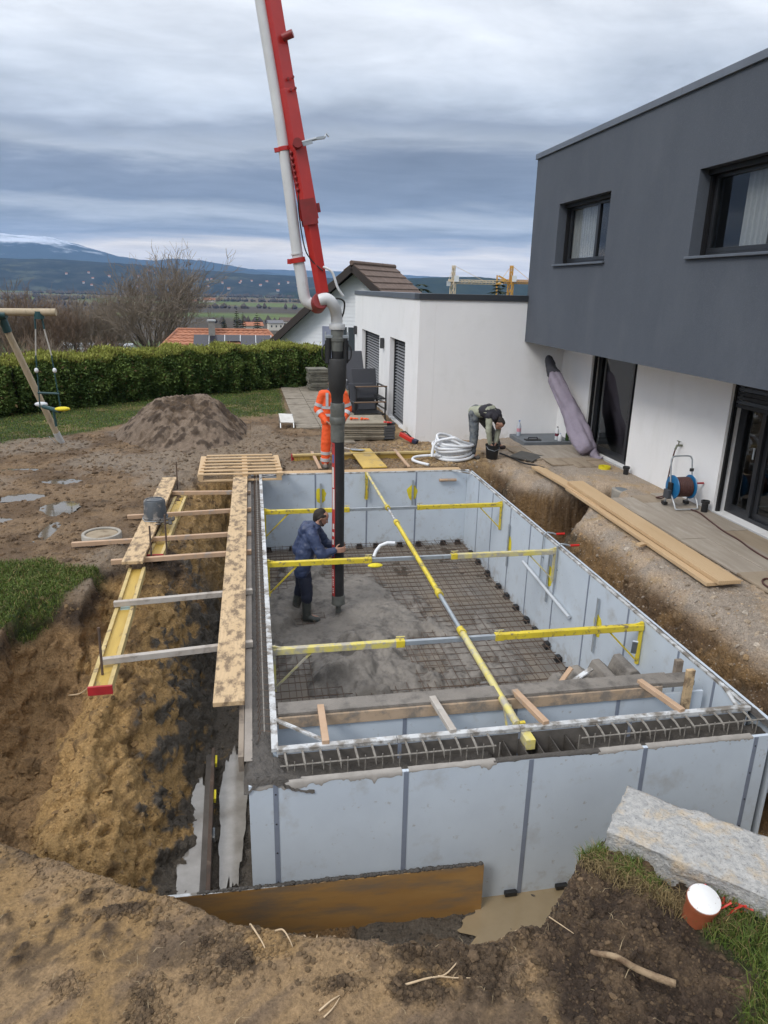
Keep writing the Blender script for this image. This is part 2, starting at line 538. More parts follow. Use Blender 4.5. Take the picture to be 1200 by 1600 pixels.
def build_ground():
    # fine where the photograph looks closely, coarse beyond
    xs = np.concatenate([np.linspace(-16, -6.5, 20)[:-1], np.linspace(-6.5, -3.2, 90)[:-1], np.linspace(-3.2, 3.2, 460)[:-1], np.linspace(3.2, 7.2, 190)[:-1], np.linspace(7.2, 18, 24)])
    ys = [-6.0, -4, -2.5, -1, 0, .8, 1.4, 1.7]
    y = 1.9
    while y < 28.2:
        ys.append(y); y += max(.0125, .0046 * y)
    X, Y = np.meshgrid(xs, np.array(ys))
    Z, nat, fm, depth, wob, wob2, notch = site_height(X, Y)
    lawn = lawn_mask(X, Y, wob, wob2)
    X3, Y3, Z3 = X, Y, Z * 1.15
    f1 = fbm3(X3 * 2.2, Y3 * 2.2, Z3 * 2.2, 5, 31); f2 = fbm3(X3 * 7, Y3 * 7, Z3 * 7, 4, 41); f3 = fbm3(X3 * 22, Y3 * 22, Z3 * 22, 4, 51); f0 = fbm(X * .7, Y * .7, 4, 61)
    ridged = 1 - np.abs(2 * fbm3(X3 * 5, Y3 * 5, Z3 * 5, 4, 71) - 1)
    slope = sstep(.06, .35, depth) * (1 - fm)
    scrape = fbm((X * .9 - Z * .5) * 2.0, (Y * .5 + Z * 1.6 + X * .3) * 11, 4, 85)
    # ---- relief
    mudz = (f2 - .5) * .07 + (f3 - .5) * .035 + (ridged - .7) * .05
    track = np.sin((X * .35 + Y) * 5.2 + (f1 - .5) * 9) * .022 * sstep(.45, .7, f0)
    far_mud = sstep(8.6, 9.6, Y) * sstep(-1.0, -1.6, X)
    clod = np.zeros_like(X)
    for cx, cy, rx, ry in CLODS:
        clod = np.maximum(clod, 1 - np.sqrt(((X - cx + (Y - cy) * .4) / rx) ** 2 + ((Y - cy) / ry) ** 2) * .8)
    clod = sstep(.30, .52, clod * .55 + (f2 - .5) * 1.1 + (f1 - .5) * .7 + .12)
    streak = fbm((X * .8 + Y * .6) * 1.2, (Y * .8 - X * .6) * 16, 4, 83)
    fore_rel = (f2 - .5) * .025 + (f3 - .5) * .008 + clod * (f3 - .42) * .085 + (streak - .5) * .020 + (f0 - .5) * .10 + (ridged - .7) * .03
    rfg = fm * sstep(1.15, 1.55, X + (f1 - .5) * .7)
    fore_rel = fore_rel + rfg * ((f2 - .5) * .10 + (f3 - .5) * .055)
    wallz = (f2 - .5) * .07 + (f3 - .5) * .07 + (ridged - .7) * .12 + (scrape - .5) * .06 - .05 * sstep(.90, .99, 1 - np.abs(2 * f1 - 1) * 1.4)
    grav = sstep(4.6, 5.0, X) * (1 - fm) * (1 - slope)
    terr = sstep(5.75, 5.95, X) * (1 - slope)
    wallz = wallz * (1 - .6 * sstep(1.28, 1.42, depth))
    rel = mudz * (1 - slope) * (1 - fm) + fore_rel * fm + track * far_mud
    rel = rel * (1 - lawn * .75)
    rel = np.where(grav > .5, (f3 - .5) * .05 + (f2 - .5) * .03, rel)
    rel = rel * (1 - terr)
    under_pool = (X > -.1) * (X < 4.1) * (Y > 4.35) * (Y < 12.98)
    gy_, gx_ = np.gradient(Z, np.array(ys), xs)
    gl_ = np.sqrt(1 + np.clip(gx_, -4, 4) ** 2 + np.clip(gy_, -4, 4) ** 2)
    nx_, ny_, nz_ = -np.clip(gx_, -4, 4) / gl_, -np.clip(gy_, -4, 4) / gl_, 1 / gl_
    sw_ = np.maximum(slope, fm * (1 - fm) * 4 * .8) * wallz * (1 - under_pool)
    Z = Z + rel * (1 - under_pool) + sw_ * nz_
    X0, Y0 = X, Y
    X = X + sw_ * nx_; Y = Y + sw_ * ny_
    for px, py, rx, ry in PUDDLES:
        q = ((X - px) / rx) ** 2 + ((Y - py) / ry) ** 2 + (f1 - .5) * 1.6
        Z -= .055 * sstep(1.3, .5, q)
    # ---- what the soil is made of
    def C(r, g, b): return np.array([r, g, b])
    def mix(a, b, t): return a * (1 - t[..., None]) + b * t[..., None]
    topsoil = C(.042, .026, .015); brown = C(.125, .078, .041); clay = C(.40, .25, .10); tan = C(.30, .20, .105); grey = C(.100, .083, .064); wet = C(.17, .135, .10)
    gravel = C(.42, .325, .235); ochre = C(.25, .15, .065); green = C(.035, .055, .014); straw = C(.17, .13, .06); pale = C(.36, .27, .16)
    base = mix(brown * np.ones(X.shape + (3,)), C(.205, .135, .075), sstep(.35, .62, f1))
    base = mix(base, C(.215, .165, .115), sstep(.50, .66, f0) * .85)
    base = mix(base, topsoil, sstep(.55, .72, f2 * .6 + f3 * .4) * .75)
    lawnc = mix(green * np.ones(X.shape + (3,)), straw, sstep(.5, .75, f1))
    col = base
    # cut faces: dark topsoil at the brim, clay below, grey splashed concrete low on the right
    cut = mix(topsoil * np.ones(X.shape + (3,)), C(.27, .165, .075), sstep(.20, .34, depth + (f1 - .5) * .3))
    clz = sstep(-2.15, -1.7, X + (f1 - .5) * .5) * sstep(9.5, 8.2, Y) + sstep(9, 10, Y)
    cut = mix(cut, clay, sstep(.3, .6, clz * (.35 + .9 * f1)))
    cut = mix(cut, C(.12, .072, .034), sstep(.56, .70, f2) * .7)
    splash = sstep(-1.30, -.72, X + (f2 - .5) * .9 + (f1 - .5) * .5) * (X < 0)
    splash = sstep(.45, .62, splash * .75 + (f3 - .5) * .6 + (f2 - .5) * .5)
    cut = mix(cut, grey, splash * (X < 0) * sstep(10.8, 9.2, Y))
    rcut = mix(C(.115, .070, .036) * np.ones(X.shape + (3,)), ochre * .8, sstep(.45, .62, f1))
    rcut = mix(rcut, C(.055, .048, .035), sstep(.54, .68, f0 * .5 + f2 * .5))
    rcut = mix(rcut, C(.20, .14, .085), sstep(.56, .70, f2 * .5 + f3 * .5) * .7)
    cut = np.where((X > 2)[..., None], rcut, cut)
    cut = np.where(((X > -.3) & (X < 4.3) & (Y < 4.9))[..., None], mix(grey * 1.2 * np.ones(X.shape + (3,)), ochre * .8, sstep(.48, .66, f1)), cut)
    col = mix(col, cut, sstep(.05, .16, depth) * (1 - fm))
    gcol = mix(gravel * np.ones(X.shape + (3,)), C(.44, .315, .18), sstep(.50, .66, f2 * .6 + f1 * .4))
    gcol = mix(gcol, C(.36, .30, .24), sstep(.5, .62, f1))
    col = mix(col, gcol, sstep(4.5, 4.85, X + (f2 - .5) * .5) * sstep(.30, .10, depth) * (1 - fm))
    far_gr = sstep(2.2, 3.2, X) * sstep(13.1, 13.4, Y)
    col = mix(col, mix(C(.26, .175, .095) * np.ones(X.shape + (3,)), C(.38, .26, .13), sstep(.45, .6, f2)), far_gr * (1 - sstep(4.5, 5, X)))
    # bank in front: smeared clay, grey-brown smears, dark clods; topsoil under the stone
    fc = mix(tan * np.ones(X.shape + (3,)), C(.185, .128, .08), sstep(.46, .64, fbm(X * 1.5 + Y * .5, Y * 3.0 - X, 4, 81) * .65 + streak * .35))
    fc = mix(fc, C(.30, .19, .082), sstep(.50, .66, fbm(X * 2.4, Y * 2.4, 4, 91)) * .9)
    fc = mix(fc, C(.105, .072, .044), sstep(.52, .62, fbm(X * 3.1 + 4, Y * 4.2, 5, 95) * .7 + f3 * .3) * .75)
    fc = mix(fc, C(.075, .050, .030), clod * .95)
    fc = mix(fc, mix(C(.052, .034, .022) * np.ones(X.shape + (3,)), C(.14, .092, .052), sstep(.42, .62, f1 * .5 + f2 * .5)), sstep(.3, .7, rfg))
    fface = fm * sstep(.1, .5, 1 - fm)
    fc = mix(fc, C(.20, .14, .08), fface)
    col = mix(col, fc, sstep(.1, .4, fm))
    col = mix(col, lawnc, lawn)
    inpool = under_pool > 0
    col = np.where(inpool[..., None], grey, col)
    # wetness in alpha
    wetn = np.clip(.25 + .5 * far_mud * sstep(.4, .6, f0) + .6 * sstep(.5, .65, splash) * slope, 0, 1) * (1 - lawn) * (1 - grav)
    rgba = np.concatenate([np.clip(col * (.82 + .36 * f3[..., None]), 0, 1), wetn[..., None]], -1)
    me = grid_mesh('ground', X, Y, Z, rgba)
    crumb = np.clip(slope * (1 - sstep(1.3, 1.4, depth) * .5) + fm * np.maximum(clod, rfg) + .18 * fm + .6 * (1 - slope) * (1 - fm) * (1 - terr) * (1 - lawn), 0, 1)
    ca = me.attributes.new('crumb', 'FLOAT', 'POINT'); ca.data.foreach_set('value', crumb.astype(np.float32).ravel())
    m = bpy.data.materials.new('soil'); m.use_nodes = True
    nt = m.node_tree; N, L = nt.nodes.new, nt.links.new
    b = nt.nodes['Principled BSDF']
    at = N('ShaderNodeAttribute'); at.attribute_name = 'Col'
    tc = N('ShaderNodeTexCoord')
    n1 = N('ShaderNodeTexNoise'); n1.inputs['Scale'].default_value = 55; n1.inputs['Detail'].default_value = 6; n1.inputs['Roughness'].default_value = .7
    L(tc.outputs['Object'], n1.inputs['Vector'])
    mr = N('ShaderNodeMapRange'); mr.inputs[1].default_value = .3; mr.inputs[2].default_value = .7; mr.inputs[3].default_value = .62; mr.inputs[4].default_value = 1.36
    L(n1.outputs['Fac'], mr.inputs[0])
    vm = N('ShaderNodeVectorMath'); vm.operation = 'SCALE'; L(at.outputs['Color'], vm.inputs[0]); L(mr.outputs[0], vm.inputs['Scale'])
    L(vm.outputs[0], b.inputs['Base Color'])
    rr = N('ShaderNodeMapRange'); rr.inputs[3].default_value = .95; rr.inputs[4].default_value = .42
    L(at.outputs['Alpha'], rr.inputs[0]); L(rr.outputs[0], b.inputs['Roughness'])
    b.inputs['Specular IOR Level'].default_value = .35
    bn = N('ShaderNodeBump'); bn.inputs['Strength'].default_value = .8; bn.inputs['Distance'].default_value = .026
    cr = N('ShaderNodeAttribute'); cr.attribute_name = 'crumb'
    wp = N('ShaderNodeVectorMath'); wp.operation = 'MULTIPLY_ADD'; L(n1.outputs['Color'], wp.inputs[0]); wp.inputs[1].default_value = (.04, .04, .04); L(tc.outputs['Object'], wp.inputs[2])
    hs = []
    for sc_, amp in ((17, 1.5), (42, .9)):
        vo = N('ShaderNodeTexVoronoi'); vo.feature = 'F1'; vo.inputs['Scale'].default_value = sc_; vo.inputs['Randomness'].default_value = 1.0; L(wp.outputs[0], vo.inputs['Vector'])
        mm = N('ShaderNodeMath'); mm.operation = 'MULTIPLY'; mm.inputs[1].default_value = -amp; L(vo.outputs['Distance'], mm.inputs[0]); hs.append(mm.outputs[0])
    ad = N('ShaderNodeMath'); ad.operation = 'ADD'; L(hs[0], ad.inputs[0]); L(hs[1], ad.inputs[1])
    mc = N('ShaderNodeMath'); mc.operation = 'MULTIPLY'; L(ad.outputs[0], mc.inputs[0]); L(cr.outputs['Fac'], mc.inputs[1])
    a2 = N('ShaderNodeMath'); a2.operation = 'ADD'; L(mc.outputs[0], a2.inputs[0]); L(n1.outputs['Fac'], a2.inputs[1])
    L(a2.outputs[0], bn.inputs['Height']); L(bn.outputs[0], b.inputs['Normal'])
    MATS['soil'] = m
    solo(me, 'ground', m, kind='structure')


def ground_z(x, y):
    """height without the fine relief"""
    a = site_height(np.array([[float(x)]]), np.array([[float(y)]]))
    return float(a[0][0, 0])


build_ground()
GROUND = bpy.data.objects['ground']
from mathutils.bvhtree import BVHTree
_gm = GROUND.data
GBVH = BVHTree.FromPolygons([v.co for v in _gm.vertices], [p.vertices for p in _gm.polygons])


def gz(x, y):
    h = GBVH.ray_cast(Vector((x, y, 20)), Vector((0, 0, -1)))
    return h[0].z if h[0] is not None else ground_z(x, y)


def gnormal(x, y):
    h = GBVH.ray_cast(Vector((x, y, 20)), Vector((0, 0, -1)))
    return h[1] if h[1] is not None else Vector((0, 0, 1))


# standing water
def water_sheet(name, cx, cy, rx, ry, z, m, seed=0, label=None):
    g = G(); n = 110; vs = [(cx, cy, z)]
    for i in range(n):
        a = 2 * math.pi * i / n
        k = 1 + .32 * mnoise.noise(Vector((math.cos(a) * 1.5, math.sin(a) * 1.5, seed * 3.7))) + .18 * mnoise.noise(Vector((math.cos(a) * 5, math.sin(a) * 5, seed * 1.7))) + .05 * mnoise.noise(Vector((math.cos(a) * 14, math.sin(a) * 14, seed)))
        vs.append((cx + rx * k * math.cos(a), cy + ry * k * math.sin(a), z))
    g.add(vs, [(0, i + 1, (i + 1) % n + 1) for i in range(n)])
    return solo(g, name, m, kind='structure', smooth=True)


w_clear = mat('puddle water', (.10, .085, .065), rough=.06, spec=.9, bump=.03, bscale=6)
w_mud = mat('muddy water', (.33, .255, .155), (.27, .205, .12), scale=2, rough=.12, spec=.6)
w_trench = mat('milky water', (.33, .31, .28), (.20, .18, .155), scale=3, rough=.10, spec=.9, detail=6)
for i, (px, py, rx, ry) in enumerate(PUDDLES):
    water_sheet('water', px, py, rx * 1.25, ry * 1.25, gz(px, py) + .028, w_clear, i)
water_sheet('water', 2.05, 4.02, .62, .36, -1.365, w_mud, 11)
water_sheet('water', 4.5, 4.75, .45, .9, -1.37, w_mud, 12)
water_sheet('water', -.68, 5.45, .115, .85, -1.472, w_trench, 13)
water_sheet('water', -.33, 5.75, .13, 1.05, -1.474, w_trench, 15)

# the country beyond: hillside dropping to a wide valley floor
def build_land():
    rs = [0.0] + [6 * 1.075 ** i for i in range(0, 112)]
    rs = [r for r in rs if r < 19000]
    na = 200
    RR, AA = np.meshgrid(np.array(rs), np.linspace(0, 2 * np.pi, na + 1), indexing='ij')
    X = RR * np.sin(AA); Y = RR * np.cos(AA)
    drop = np.maximum(0, Y - 27)
    z = -.7 - np.minimum(drop * .13, 100)
    side = np.maximum(0, np.abs(X) - 40)
    z = z - np.where(Y > 0, np.minimum(side * .02, 6), 0)
    z = np.maximum(z, -46 + (fbm(X / 300, Y / 300, 3, 3) - .5) * 1.5)
    z = np.where(Y < 27, np.where(Y < 0, -.7 + np.minimum(-Y * .05, 20), -.7), z)
    z = z - 3.0 * sstep(0, 6, 29 - RR)
    f = fbm(X / 900, Y / 260, 3, 9); g_ = fbm(X / 160, Y / 90, 3, 19)
    def C(r, g, b): return np.array([r, g, b]) * np.ones(X.shape + (3,))
    field = C(.115, .15, .05)
    cells = vnoise(np.floor(X / 210 + .3 * g_), np.floor(Y / 330), 77)
    col = np.where((cells > .62)[..., None], C(.13, .10, .06), field)
    col = np.where((cells < .22)[..., None], C(.085, .12, .04), col)
    col = np.where((f > .58)[..., None], C(.075, .062, .045), col)
    col = np.where((Y < 420)[..., None], C(.06, .075, .03), col)
    me = grid_mesh('valley', X, Y, z, np.concatenate([col, np.zeros(X.shape + (1,))], -1))
    m = mat('valley fields', (1, 1, 1), (.75, .72, .7), scale=.02, rough=.95, attr='Col', spec=.1)
    solo(me, 'land', m, kind='structure')


build_land()


def hill(name, pts, y0, depth, base, m, seed, rough=.18, nx=220, ny=26):
    """a ridge whose crest follows (x, z) points at distance y0"""
    x0, x1 = pts[0][0], pts[-1][0]
    u = np.linspace(x0, x1, nx); v = np.linspace(-1, 1, ny)
    X, V = np.meshgrid(u, v)
    crest = np.interp(X, [p[0] for p in pts], [p[1] for p in pts])
    span = max(p[1] for p in pts) - base
    shape = np.cos(np.abs(V) ** 1.1 * np.pi / 2)
    Y = y0 + V * depth
    Z = base + (crest - base) * shape * (1 + (fbm(X / depth * 2.2, Y / depth * 2.2, 5, seed) - .5) * rough * 2) + (fbm(X / 60, Y / 60, 3, seed + 3) - .5) * span * .05
    Z -= 2
    me = grid_mesh(name, X, Y, Z, np.ones(X.shape + (3,)))
    return solo(me, name, m, kind='structure')
# ------------------------------------------------------------------ materials used by many things
m_panel = mat('grey composite panel', (.56, .625, .69), (.52, .58, .645), scale=2.5, rough=.55, stain=(.41, .42, .42), sscale=3.4, sth=(.56, .80), bump=.05, bscale=90)
add_dirt(m_panel, (.30, .27, .23), 5, .50, .72, (-1.5, -.85), .8)
add_dirt(m_panel, (.33, .31, .28), 14, .62, .70, None, .7)
m_tape = mat('joint strip', (.22, .25, .31), (.19, .215, .27), scale=8, rough=.5)
m_rail = mat('white rail with mortar', (.62, .64, .65), (.44, .44, .43), scale=6, rough=.55, stain=(.20, .18, .155), sscale=7, sth=(.46, .58))
m_conc = mat('wet concrete', (.098, .087, .075), (.062, .055, .048), scale=14, rough=.75, rough2=.5, bump=.8, bscale=70)
m_conc_light = mat('fresh concrete', (.245, .22, .19), (.175, .157, .137), scale=3, rough=.62, bump=.5, bscale=60, stain=(.105, .094, .082), sscale=5, sth=(.50, .66))
m_mortar = mat('mortar skin', (.30, .265, .23), (.25, .22, .19), scale=5, rough=.8, bump=.3, bscale=60)
m_film = mat('thin mortar film', (.335, .31, .28), (.26, .24, .215), scale=9, rough=.8)
m_rebar = mat('rusty rebar', (.095, .070, .055), (.12, .076, .052), scale=18, rough=.8, bump=.2, bscale=200)
m_rebar_light = mat('mortar coated rebar', (.27, .25, .22), (.16, .145, .125), scale=30, rough=.8)
m_yellow = mat('yellow paint worn', (.72, .57, .04), (.60, .46, .04), scale=6, rough=.45, stain=(.20, .16, .09), sscale=13, sth=(.54, .64))
m_yellow_dirty = mat('yellow paint with mortar', (.66, .56, .12), (.55, .50, .30), scale=6, rough=.55, stain=(.40, .365, .30), sscale=9, sth=(.48, .60))
m_galv = mat('galvanised steel', (.40, .44, .47), (.33, .36, .39), scale=9, rough=.38, metal=.35, stain=(.26, .24, .22), sscale=8, sth=(.6, .72))
m_wood_new = mat('pale new timber', (.58, .42, .25), (.50, .34, .18), scale=3, rough=.75, stretch=(1, .25, 1), wave=('X', 11, 5, (.51, .355, .20)), bump=.1, bscale=60, stain=(.36, .25, .14), sscale=4, sth=(.62, .75))
m_wood_mud = mat('timber with mud', (.60, .44, .26), (.52, .365, .20), scale=4, rough=.75, stretch=(1, .55, 1), wave=('X', 9, 5, (.53, .38, .22)), bump=.15, bscale=50, stain=(.20, .14, .085), sscale=13, sth=(.47, .60), detail=8)
m_wood_grey = mat('weathered timber', (.46, .43, .39), (.38, .33, .28), scale=5, rough=.8, stain=(.24, .21, .18), sscale=6, sth=(.55, .68))
m_wood_dirty = mat('mortar smeared timber', (.30, .245, .19), (.22, .18, .14), scale=4, rough=.85, bump=.2, bscale=50, stain=(.15, .12, .095), sscale=7, sth=(.5, .62))
m_wood_pink = mat('reddish batten', (.50, .345, .23), (.43, .28, .17), scale=5, rough=.75, stain=(.33, .28, .24), sscale=5, sth=(.55, .66))
m_black = mat('black plastic', (.012, .012, .013), (.02, .02, .021), scale=10, rough=.5)
m_foam = mat('yellow foam', (.74, .62, .03), (.66, .54, .03), scale=20, rough=.8, bump=.4, bscale=80)
m_orange_ply = mat('orange shuttering ply', (.40, .235, .085), (.33, .18, .06), scale=2.2, rough=.5, stretch=(.6, 1, 3), stain=(.22, .155, .095), sscale=3.6, sth=(.46, .66), detail=8, bump=.06, stain_rough=.7)

# ------------------------------------------------------------------ the pool shell
XL, XR, YN, YF = .08, 4.03, 4.62, 12.88
pool = thing('pool_shell', 'pool shell of grey wall panels with dark joint strips and concrete filled wall tops', 'pool', (2.05, 8.7, -1.5))
FLOOR = -1.5


def panel_wall(fixed, axis, cuts, z0, z1, side, outward):
    """panels of about a metre along an axis; the strips cover each joint"""
    for a, b in zip(cuts[:-1], cuts[1:]):
        g = G(); t = .028
        if axis == 'x': g.span((a + .001, fixed, z0), (b - .001, fixed + t * outward, z1))
        else: g.span((fixed, a + .001, z0), (fixed + t * outward, b - .001, z1))
        part(g, 'panel', m_panel, pool)


def strips(fixed, axis, at, z0, z1, outward, w=.036):
    for a in at:
        g = G(); t = .004
        if axis == 'x': g.span((a - w / 2, fixed, z0), (a + w / 2, fixed + t * outward, z1))
        else: g.span((fixed, a - w / 2, z0), (fixed + t * outward, a + w / 2, z1))
        part(g, 'joint_strip', m_tape, pool)


ZI = -.006
panel_wall(YF, 'x', [XL, 1.08, 2.06, 3.02, XR], FLOOR, ZI, 1, 1)
strips(YF, 'x', [1.08, 2.06, 3.02], FLOOR, ZI, -1, .028)
ycuts = [YN, 5.62, 6.6, 7.58, 8.56, 9.54, 10.4, 11.3, 12.1, YF]
panel_wall(XR, 'y', ycuts, FLOOR, ZI, 1, 1)
strips(XR, 'y', ycuts[1:-1], FLOOR, ZI, -1, .030)
strips(XR, 'y', [5.05], FLOOR, ZI, -1, .03)
panel_wall(XL, 'y', ycuts, FLOOR, ZI, 1, -1)
panel_wall(YN, 'x', [XL, 1.02, 2.0, 2.95, XR], FLOOR, ZI, 1, -1)
strips(YN - .028, 'x', [1.02, 2.0, 2.95], -.4, ZI, -1, .03)
# outer skin
OUT_Y, OUT_Z = 4.33, -.075
panel_wall(OUT_Y, 'x', [-.13, .06, 1.02, 2.0, 2.95, 3.93, 4.06], -1.5, OUT_Z, 1, 1)
strips(OUT_Y, 'x', [.06, 1.02, 2.0, 2.95, 3.93], -1.5, OUT_Z - .004, -1, .036)
panel_wall(-.13, 'y', [OUT_Y + .03, 5.6, 6.6, 7.6, 8.6, 9.6, 10.6, 11.6, 12.6, 13.0], -1.5, -.075, 1, 1)
panel_wall(4.14, 'y', [OUT_Y + .03, 5.6, 6.6, 7.6, 8.6, 9.6, 10.6, 11.6, 12.6, 13.0], -1.5, -.03, 1, 1)
panel_wall(13.04, 'x', [-.10, 1.0, 2.0, 3.0, 4.13], -1.5, -.03, 1, 1)
g = G()
for x in (.06, 3.93):
    for z in (-.16, -.42, -.68, -.95):
        g.lathe([(.006, 0), (.006, .004)], 6, Matrix.Translation((x, OUT_Y - .0045, z)) @ Matrix.Rotation(R(90), 4, 'X'))
part(g, 'screw_heads', m_black, pool, kind='stuff')


def conc_strip(x0, x1, y0, y1, z, amp, seed, dx=.02, lip=0.0, fn=None):
    nx = max(3, int((x1 - x0) / dx)); ny = max(3, int((y1 - y0) / dx))
    X, Y = np.meshgrid(np.linspace(x0, x1, nx), np.linspace(y0, y1, ny))
    n = fbm(X * 9, Y * 9, 4, seed); n2 = fbm(X * 30, Y * 30, 3, seed + 9)
    Z = z + (n - .5) * amp * 2 + (n2 - .5) * amp
    if fn is not None: Z = fn(X, Y, Z, n)
    return grid_mesh('concrete_fill', X, Y, Z)


def front_fill(X, Y, Z, n):
    gap = sstep(1.72, 1.80, X) * sstep(2.52, 2.44, X)
    z = Z - .02 - (Y - 4.36) * .10 + .085 * sstep(.42, .10, X) + .03 * sstep(4.40, 4.36, Y)
    z = z - gap * (.10 + .05 * np.sin(X * 42))
    return np.where(Y < 4.375, np.minimum(z, -.07), z)


part(conc_strip(-.10, 4.13, 4.36, 4.60, -.115, .022, 3, .016, fn=front_fill), 'concrete_fill', m_conc, pool, smooth='all')
part(conc_strip(-.10, .05, 4.36, 13.0, -.035, .018, 5, .022), 'concrete_fill', m_conc, pool, smooth='all')
part(conc_strip(4.058, 4.14, 4.36, 13.0, -.035, .012, 7, .022), 'concrete_fill', m_conc, pool, smooth='all')
part(conc_strip(XL, XR, 12.91, 13.04, -.03, .012, 8, .025), 'concrete_fill', m_conc, pool, smooth='all')
# slopped-over concrete on the brim: a ragged skin with drips
def drips(x0, x1, seed, zt, depth, gapx=()):
    g = G(); n = int((x1 - x0) / .006); top = []; bot = []
    for i in range(n + 1):
        x = x0 + (x1 - x0) * i / n
        a = mnoise.noise(Vector((x * 2.2, seed, 0))) * .6 + .35; b = mnoise.noise(Vector((x * 11, seed + 3, 0))); c = max(0, mnoise.noise(Vector((x * 34, seed + 5, 0))))
        d = depth * max(.06, a * .75 + b * .35 + c * 1.1 * max(0, a))
        th = .001 + .002 * abs(b)
        top.append((x, OUT_Y - .001 - th, zt)); bot.append((x, OUT_Y - .0012, zt - d))
    for i in range(n):
        g.add([top[i], top[i + 1], bot[i + 1], bot[i], (top[i][0], OUT_Y + .05, zt + .003 + .004 * mnoise.noise(Vector((top[i][0] * 20, seed, 5)))), (top[i + 1][0], OUT_Y + .05, zt + .003 + .004 * mnoise.noise(Vector((top[i + 1][0] * 20, seed, 5))))], [(3, 2, 1, 0), (0, 1, 5, 4)])
    return g


for (a, b, s) in ((-.10, .99, 1), (1.04, 1.72, 2), (2.55, 2.93, 3), (2.97, 3.9, 4)):
    part(drips(a, b, s * 5.3, OUT_Z + .001, .085 if s < 3 else .05), 'mortar_drips', m_film, pool, smooth='all')
part(drips(1.70, 2.57, 31.0, OUT_Z + .002, .022), 'mortar_lip', m_conc, pool, smooth='all')
# blob of concrete folded round the corner nearest the left bank
X, Y = np.meshgrid(np.linspace(-.165, .34, 90), np.linspace(4.318, 5.1, 130))
n_ = fbm(X * 12, Y * 12, 4, 21); n3_ = fbm(X * 40, Y * 40, 3, 22)
cxr = np.maximum(0, -.06 - X); cyr = np.maximum(0, 4.40 - Y)
rad_ = np.hypot(cxr, cyr) + (n_ - .5) * .05
Z = -.028 + (n_ - .5) * .035 + (n3_ - .5) * .02 - .11 * sstep(.055, .125, rad_) - .03 * sstep(4.8, 5.1, Y) - .11 * sstep(.04, .30, X + (n_ - .5) * .12)
X = np.where(Y > 4.585, np.minimum(X, .05), X)
part(grid_mesh('concrete_fill', X, Y, Z), 'concrete_fill', m_conc, pool, smooth='all')
# folds of mortar along the outer edge of the long wall
part(conc_strip(-.160, -.10, 4.55, 13.0, -.024, .012, 9, .018), 'mortar_skin', m_mortar, pool, smooth='all')
g = G(); g.span((-.165, 4.62, -.16), (-.205, 13.05, -.030)); part(g, 'edge_plank', m_wood_dirty, pool)
# rails on the inner panels
def rail(p0, p1, w=.05, h=.03, m=m_rail, name='rail'):
    g = G(); g.beam(p0, p1, w, h); return part(g, name, m, pool, bevel=.003)


for a, b in ((4.60, 6.1), (6.1, 8.0), (8.0, 10.2), (10.2, 12.92)):
    rail((XL - .012, a + .002, .012), (XL - .012, b - .002, .012), .052, .034)
for a, b in ((XL, 1.0), (1.0, 2.0), (2.0, 3.0), (3.0, XR + .02)):
    rail((a + .002, YN - .012, .010), (b - .002, YN - .012, .010), .052, .036)
for a, b in ((4.6, 7.3), (7.3, 10.0), (10.0, 12.92)):
    rail((XR + .016, a + .002, .008), (XR + .016, b - .002, .008), .035, .024, m_rail)
rail((XL, YF + .014, .008), (XR, YF + .014, .008), .034, .024, m_rail)
# corner stays and the plank that closes the far brim
for p0, p1 in (((XL, 4.98, .03), (.47, YN, .03)), ((XR - .06, 4.60, -.02), (XR + .0, 4.96, .03)), ((XL, 12.62, .03), (.50, 12.86, .03)), ((3.72, 12.86, .02), (XR, 12.55, .02))):
    rail(p0, p1, .03, .022, m_rail, 'corner_stay')
g = G(); g.span((-.05, 12.93, -.012), (3.92, 13.12, .018)); part(g, 'edge_plank', m_wood_new, pool, bevel=.003)
# reinforcement ladder lying in the wall cavity
g = G(); g.tube([(-.005, 4.78, .055), (-.008, 8.6, .05), (-.002, 12.85, .052)], .006, 6); part(g, 'ladder_rail', m_rebar_light, pool)
g = G()
y = 4.8
while y < 12.8:
    g.tube([(-.06, y, -.05), (-.03, y + .004, .06), (.045, y, .045)], .004, 4); y += .098
part(g, 'ladder_ties', m_rebar, pool, kind='stuff')
for a, b, dz in ((.10, 1.76, .0), (2.47, 3.42, .0), (3.44, 4.10, .012)):
    g = G(); g.tube([(a, 4.47, -.035 + dz), (b, 4.47, -.030 + dz)], .0065, 6); part(g, 'ladder_rail', m_rebar_light, pool)
xx = .14
k = 0
while xx < 4.08:
    if not 1.80 < xx < 2.44:
        g = G()
        if k % 2: g.tube([(xx, 4.47, -.005), (xx, 4.47, -.15)], .005, 5)
        else:
            g.tube([(xx, 4.592, .0), (xx + .004, 4.52, -.005), (xx + .012, 4.462, -.03), (xx + .016, 4.45, -.085)], [.009, .010, .009, .002], 6)
        part(g, 'ladder_tie', m_rebar_light, pool)
    elif k % 2 == 0:
        g = G(); g.span((xx - .004, 4.37, -.2), (xx + .004, 4.585, -.07)); part(g, 'cell_divider', m_conc, pool)
    xx += .066; k += 1

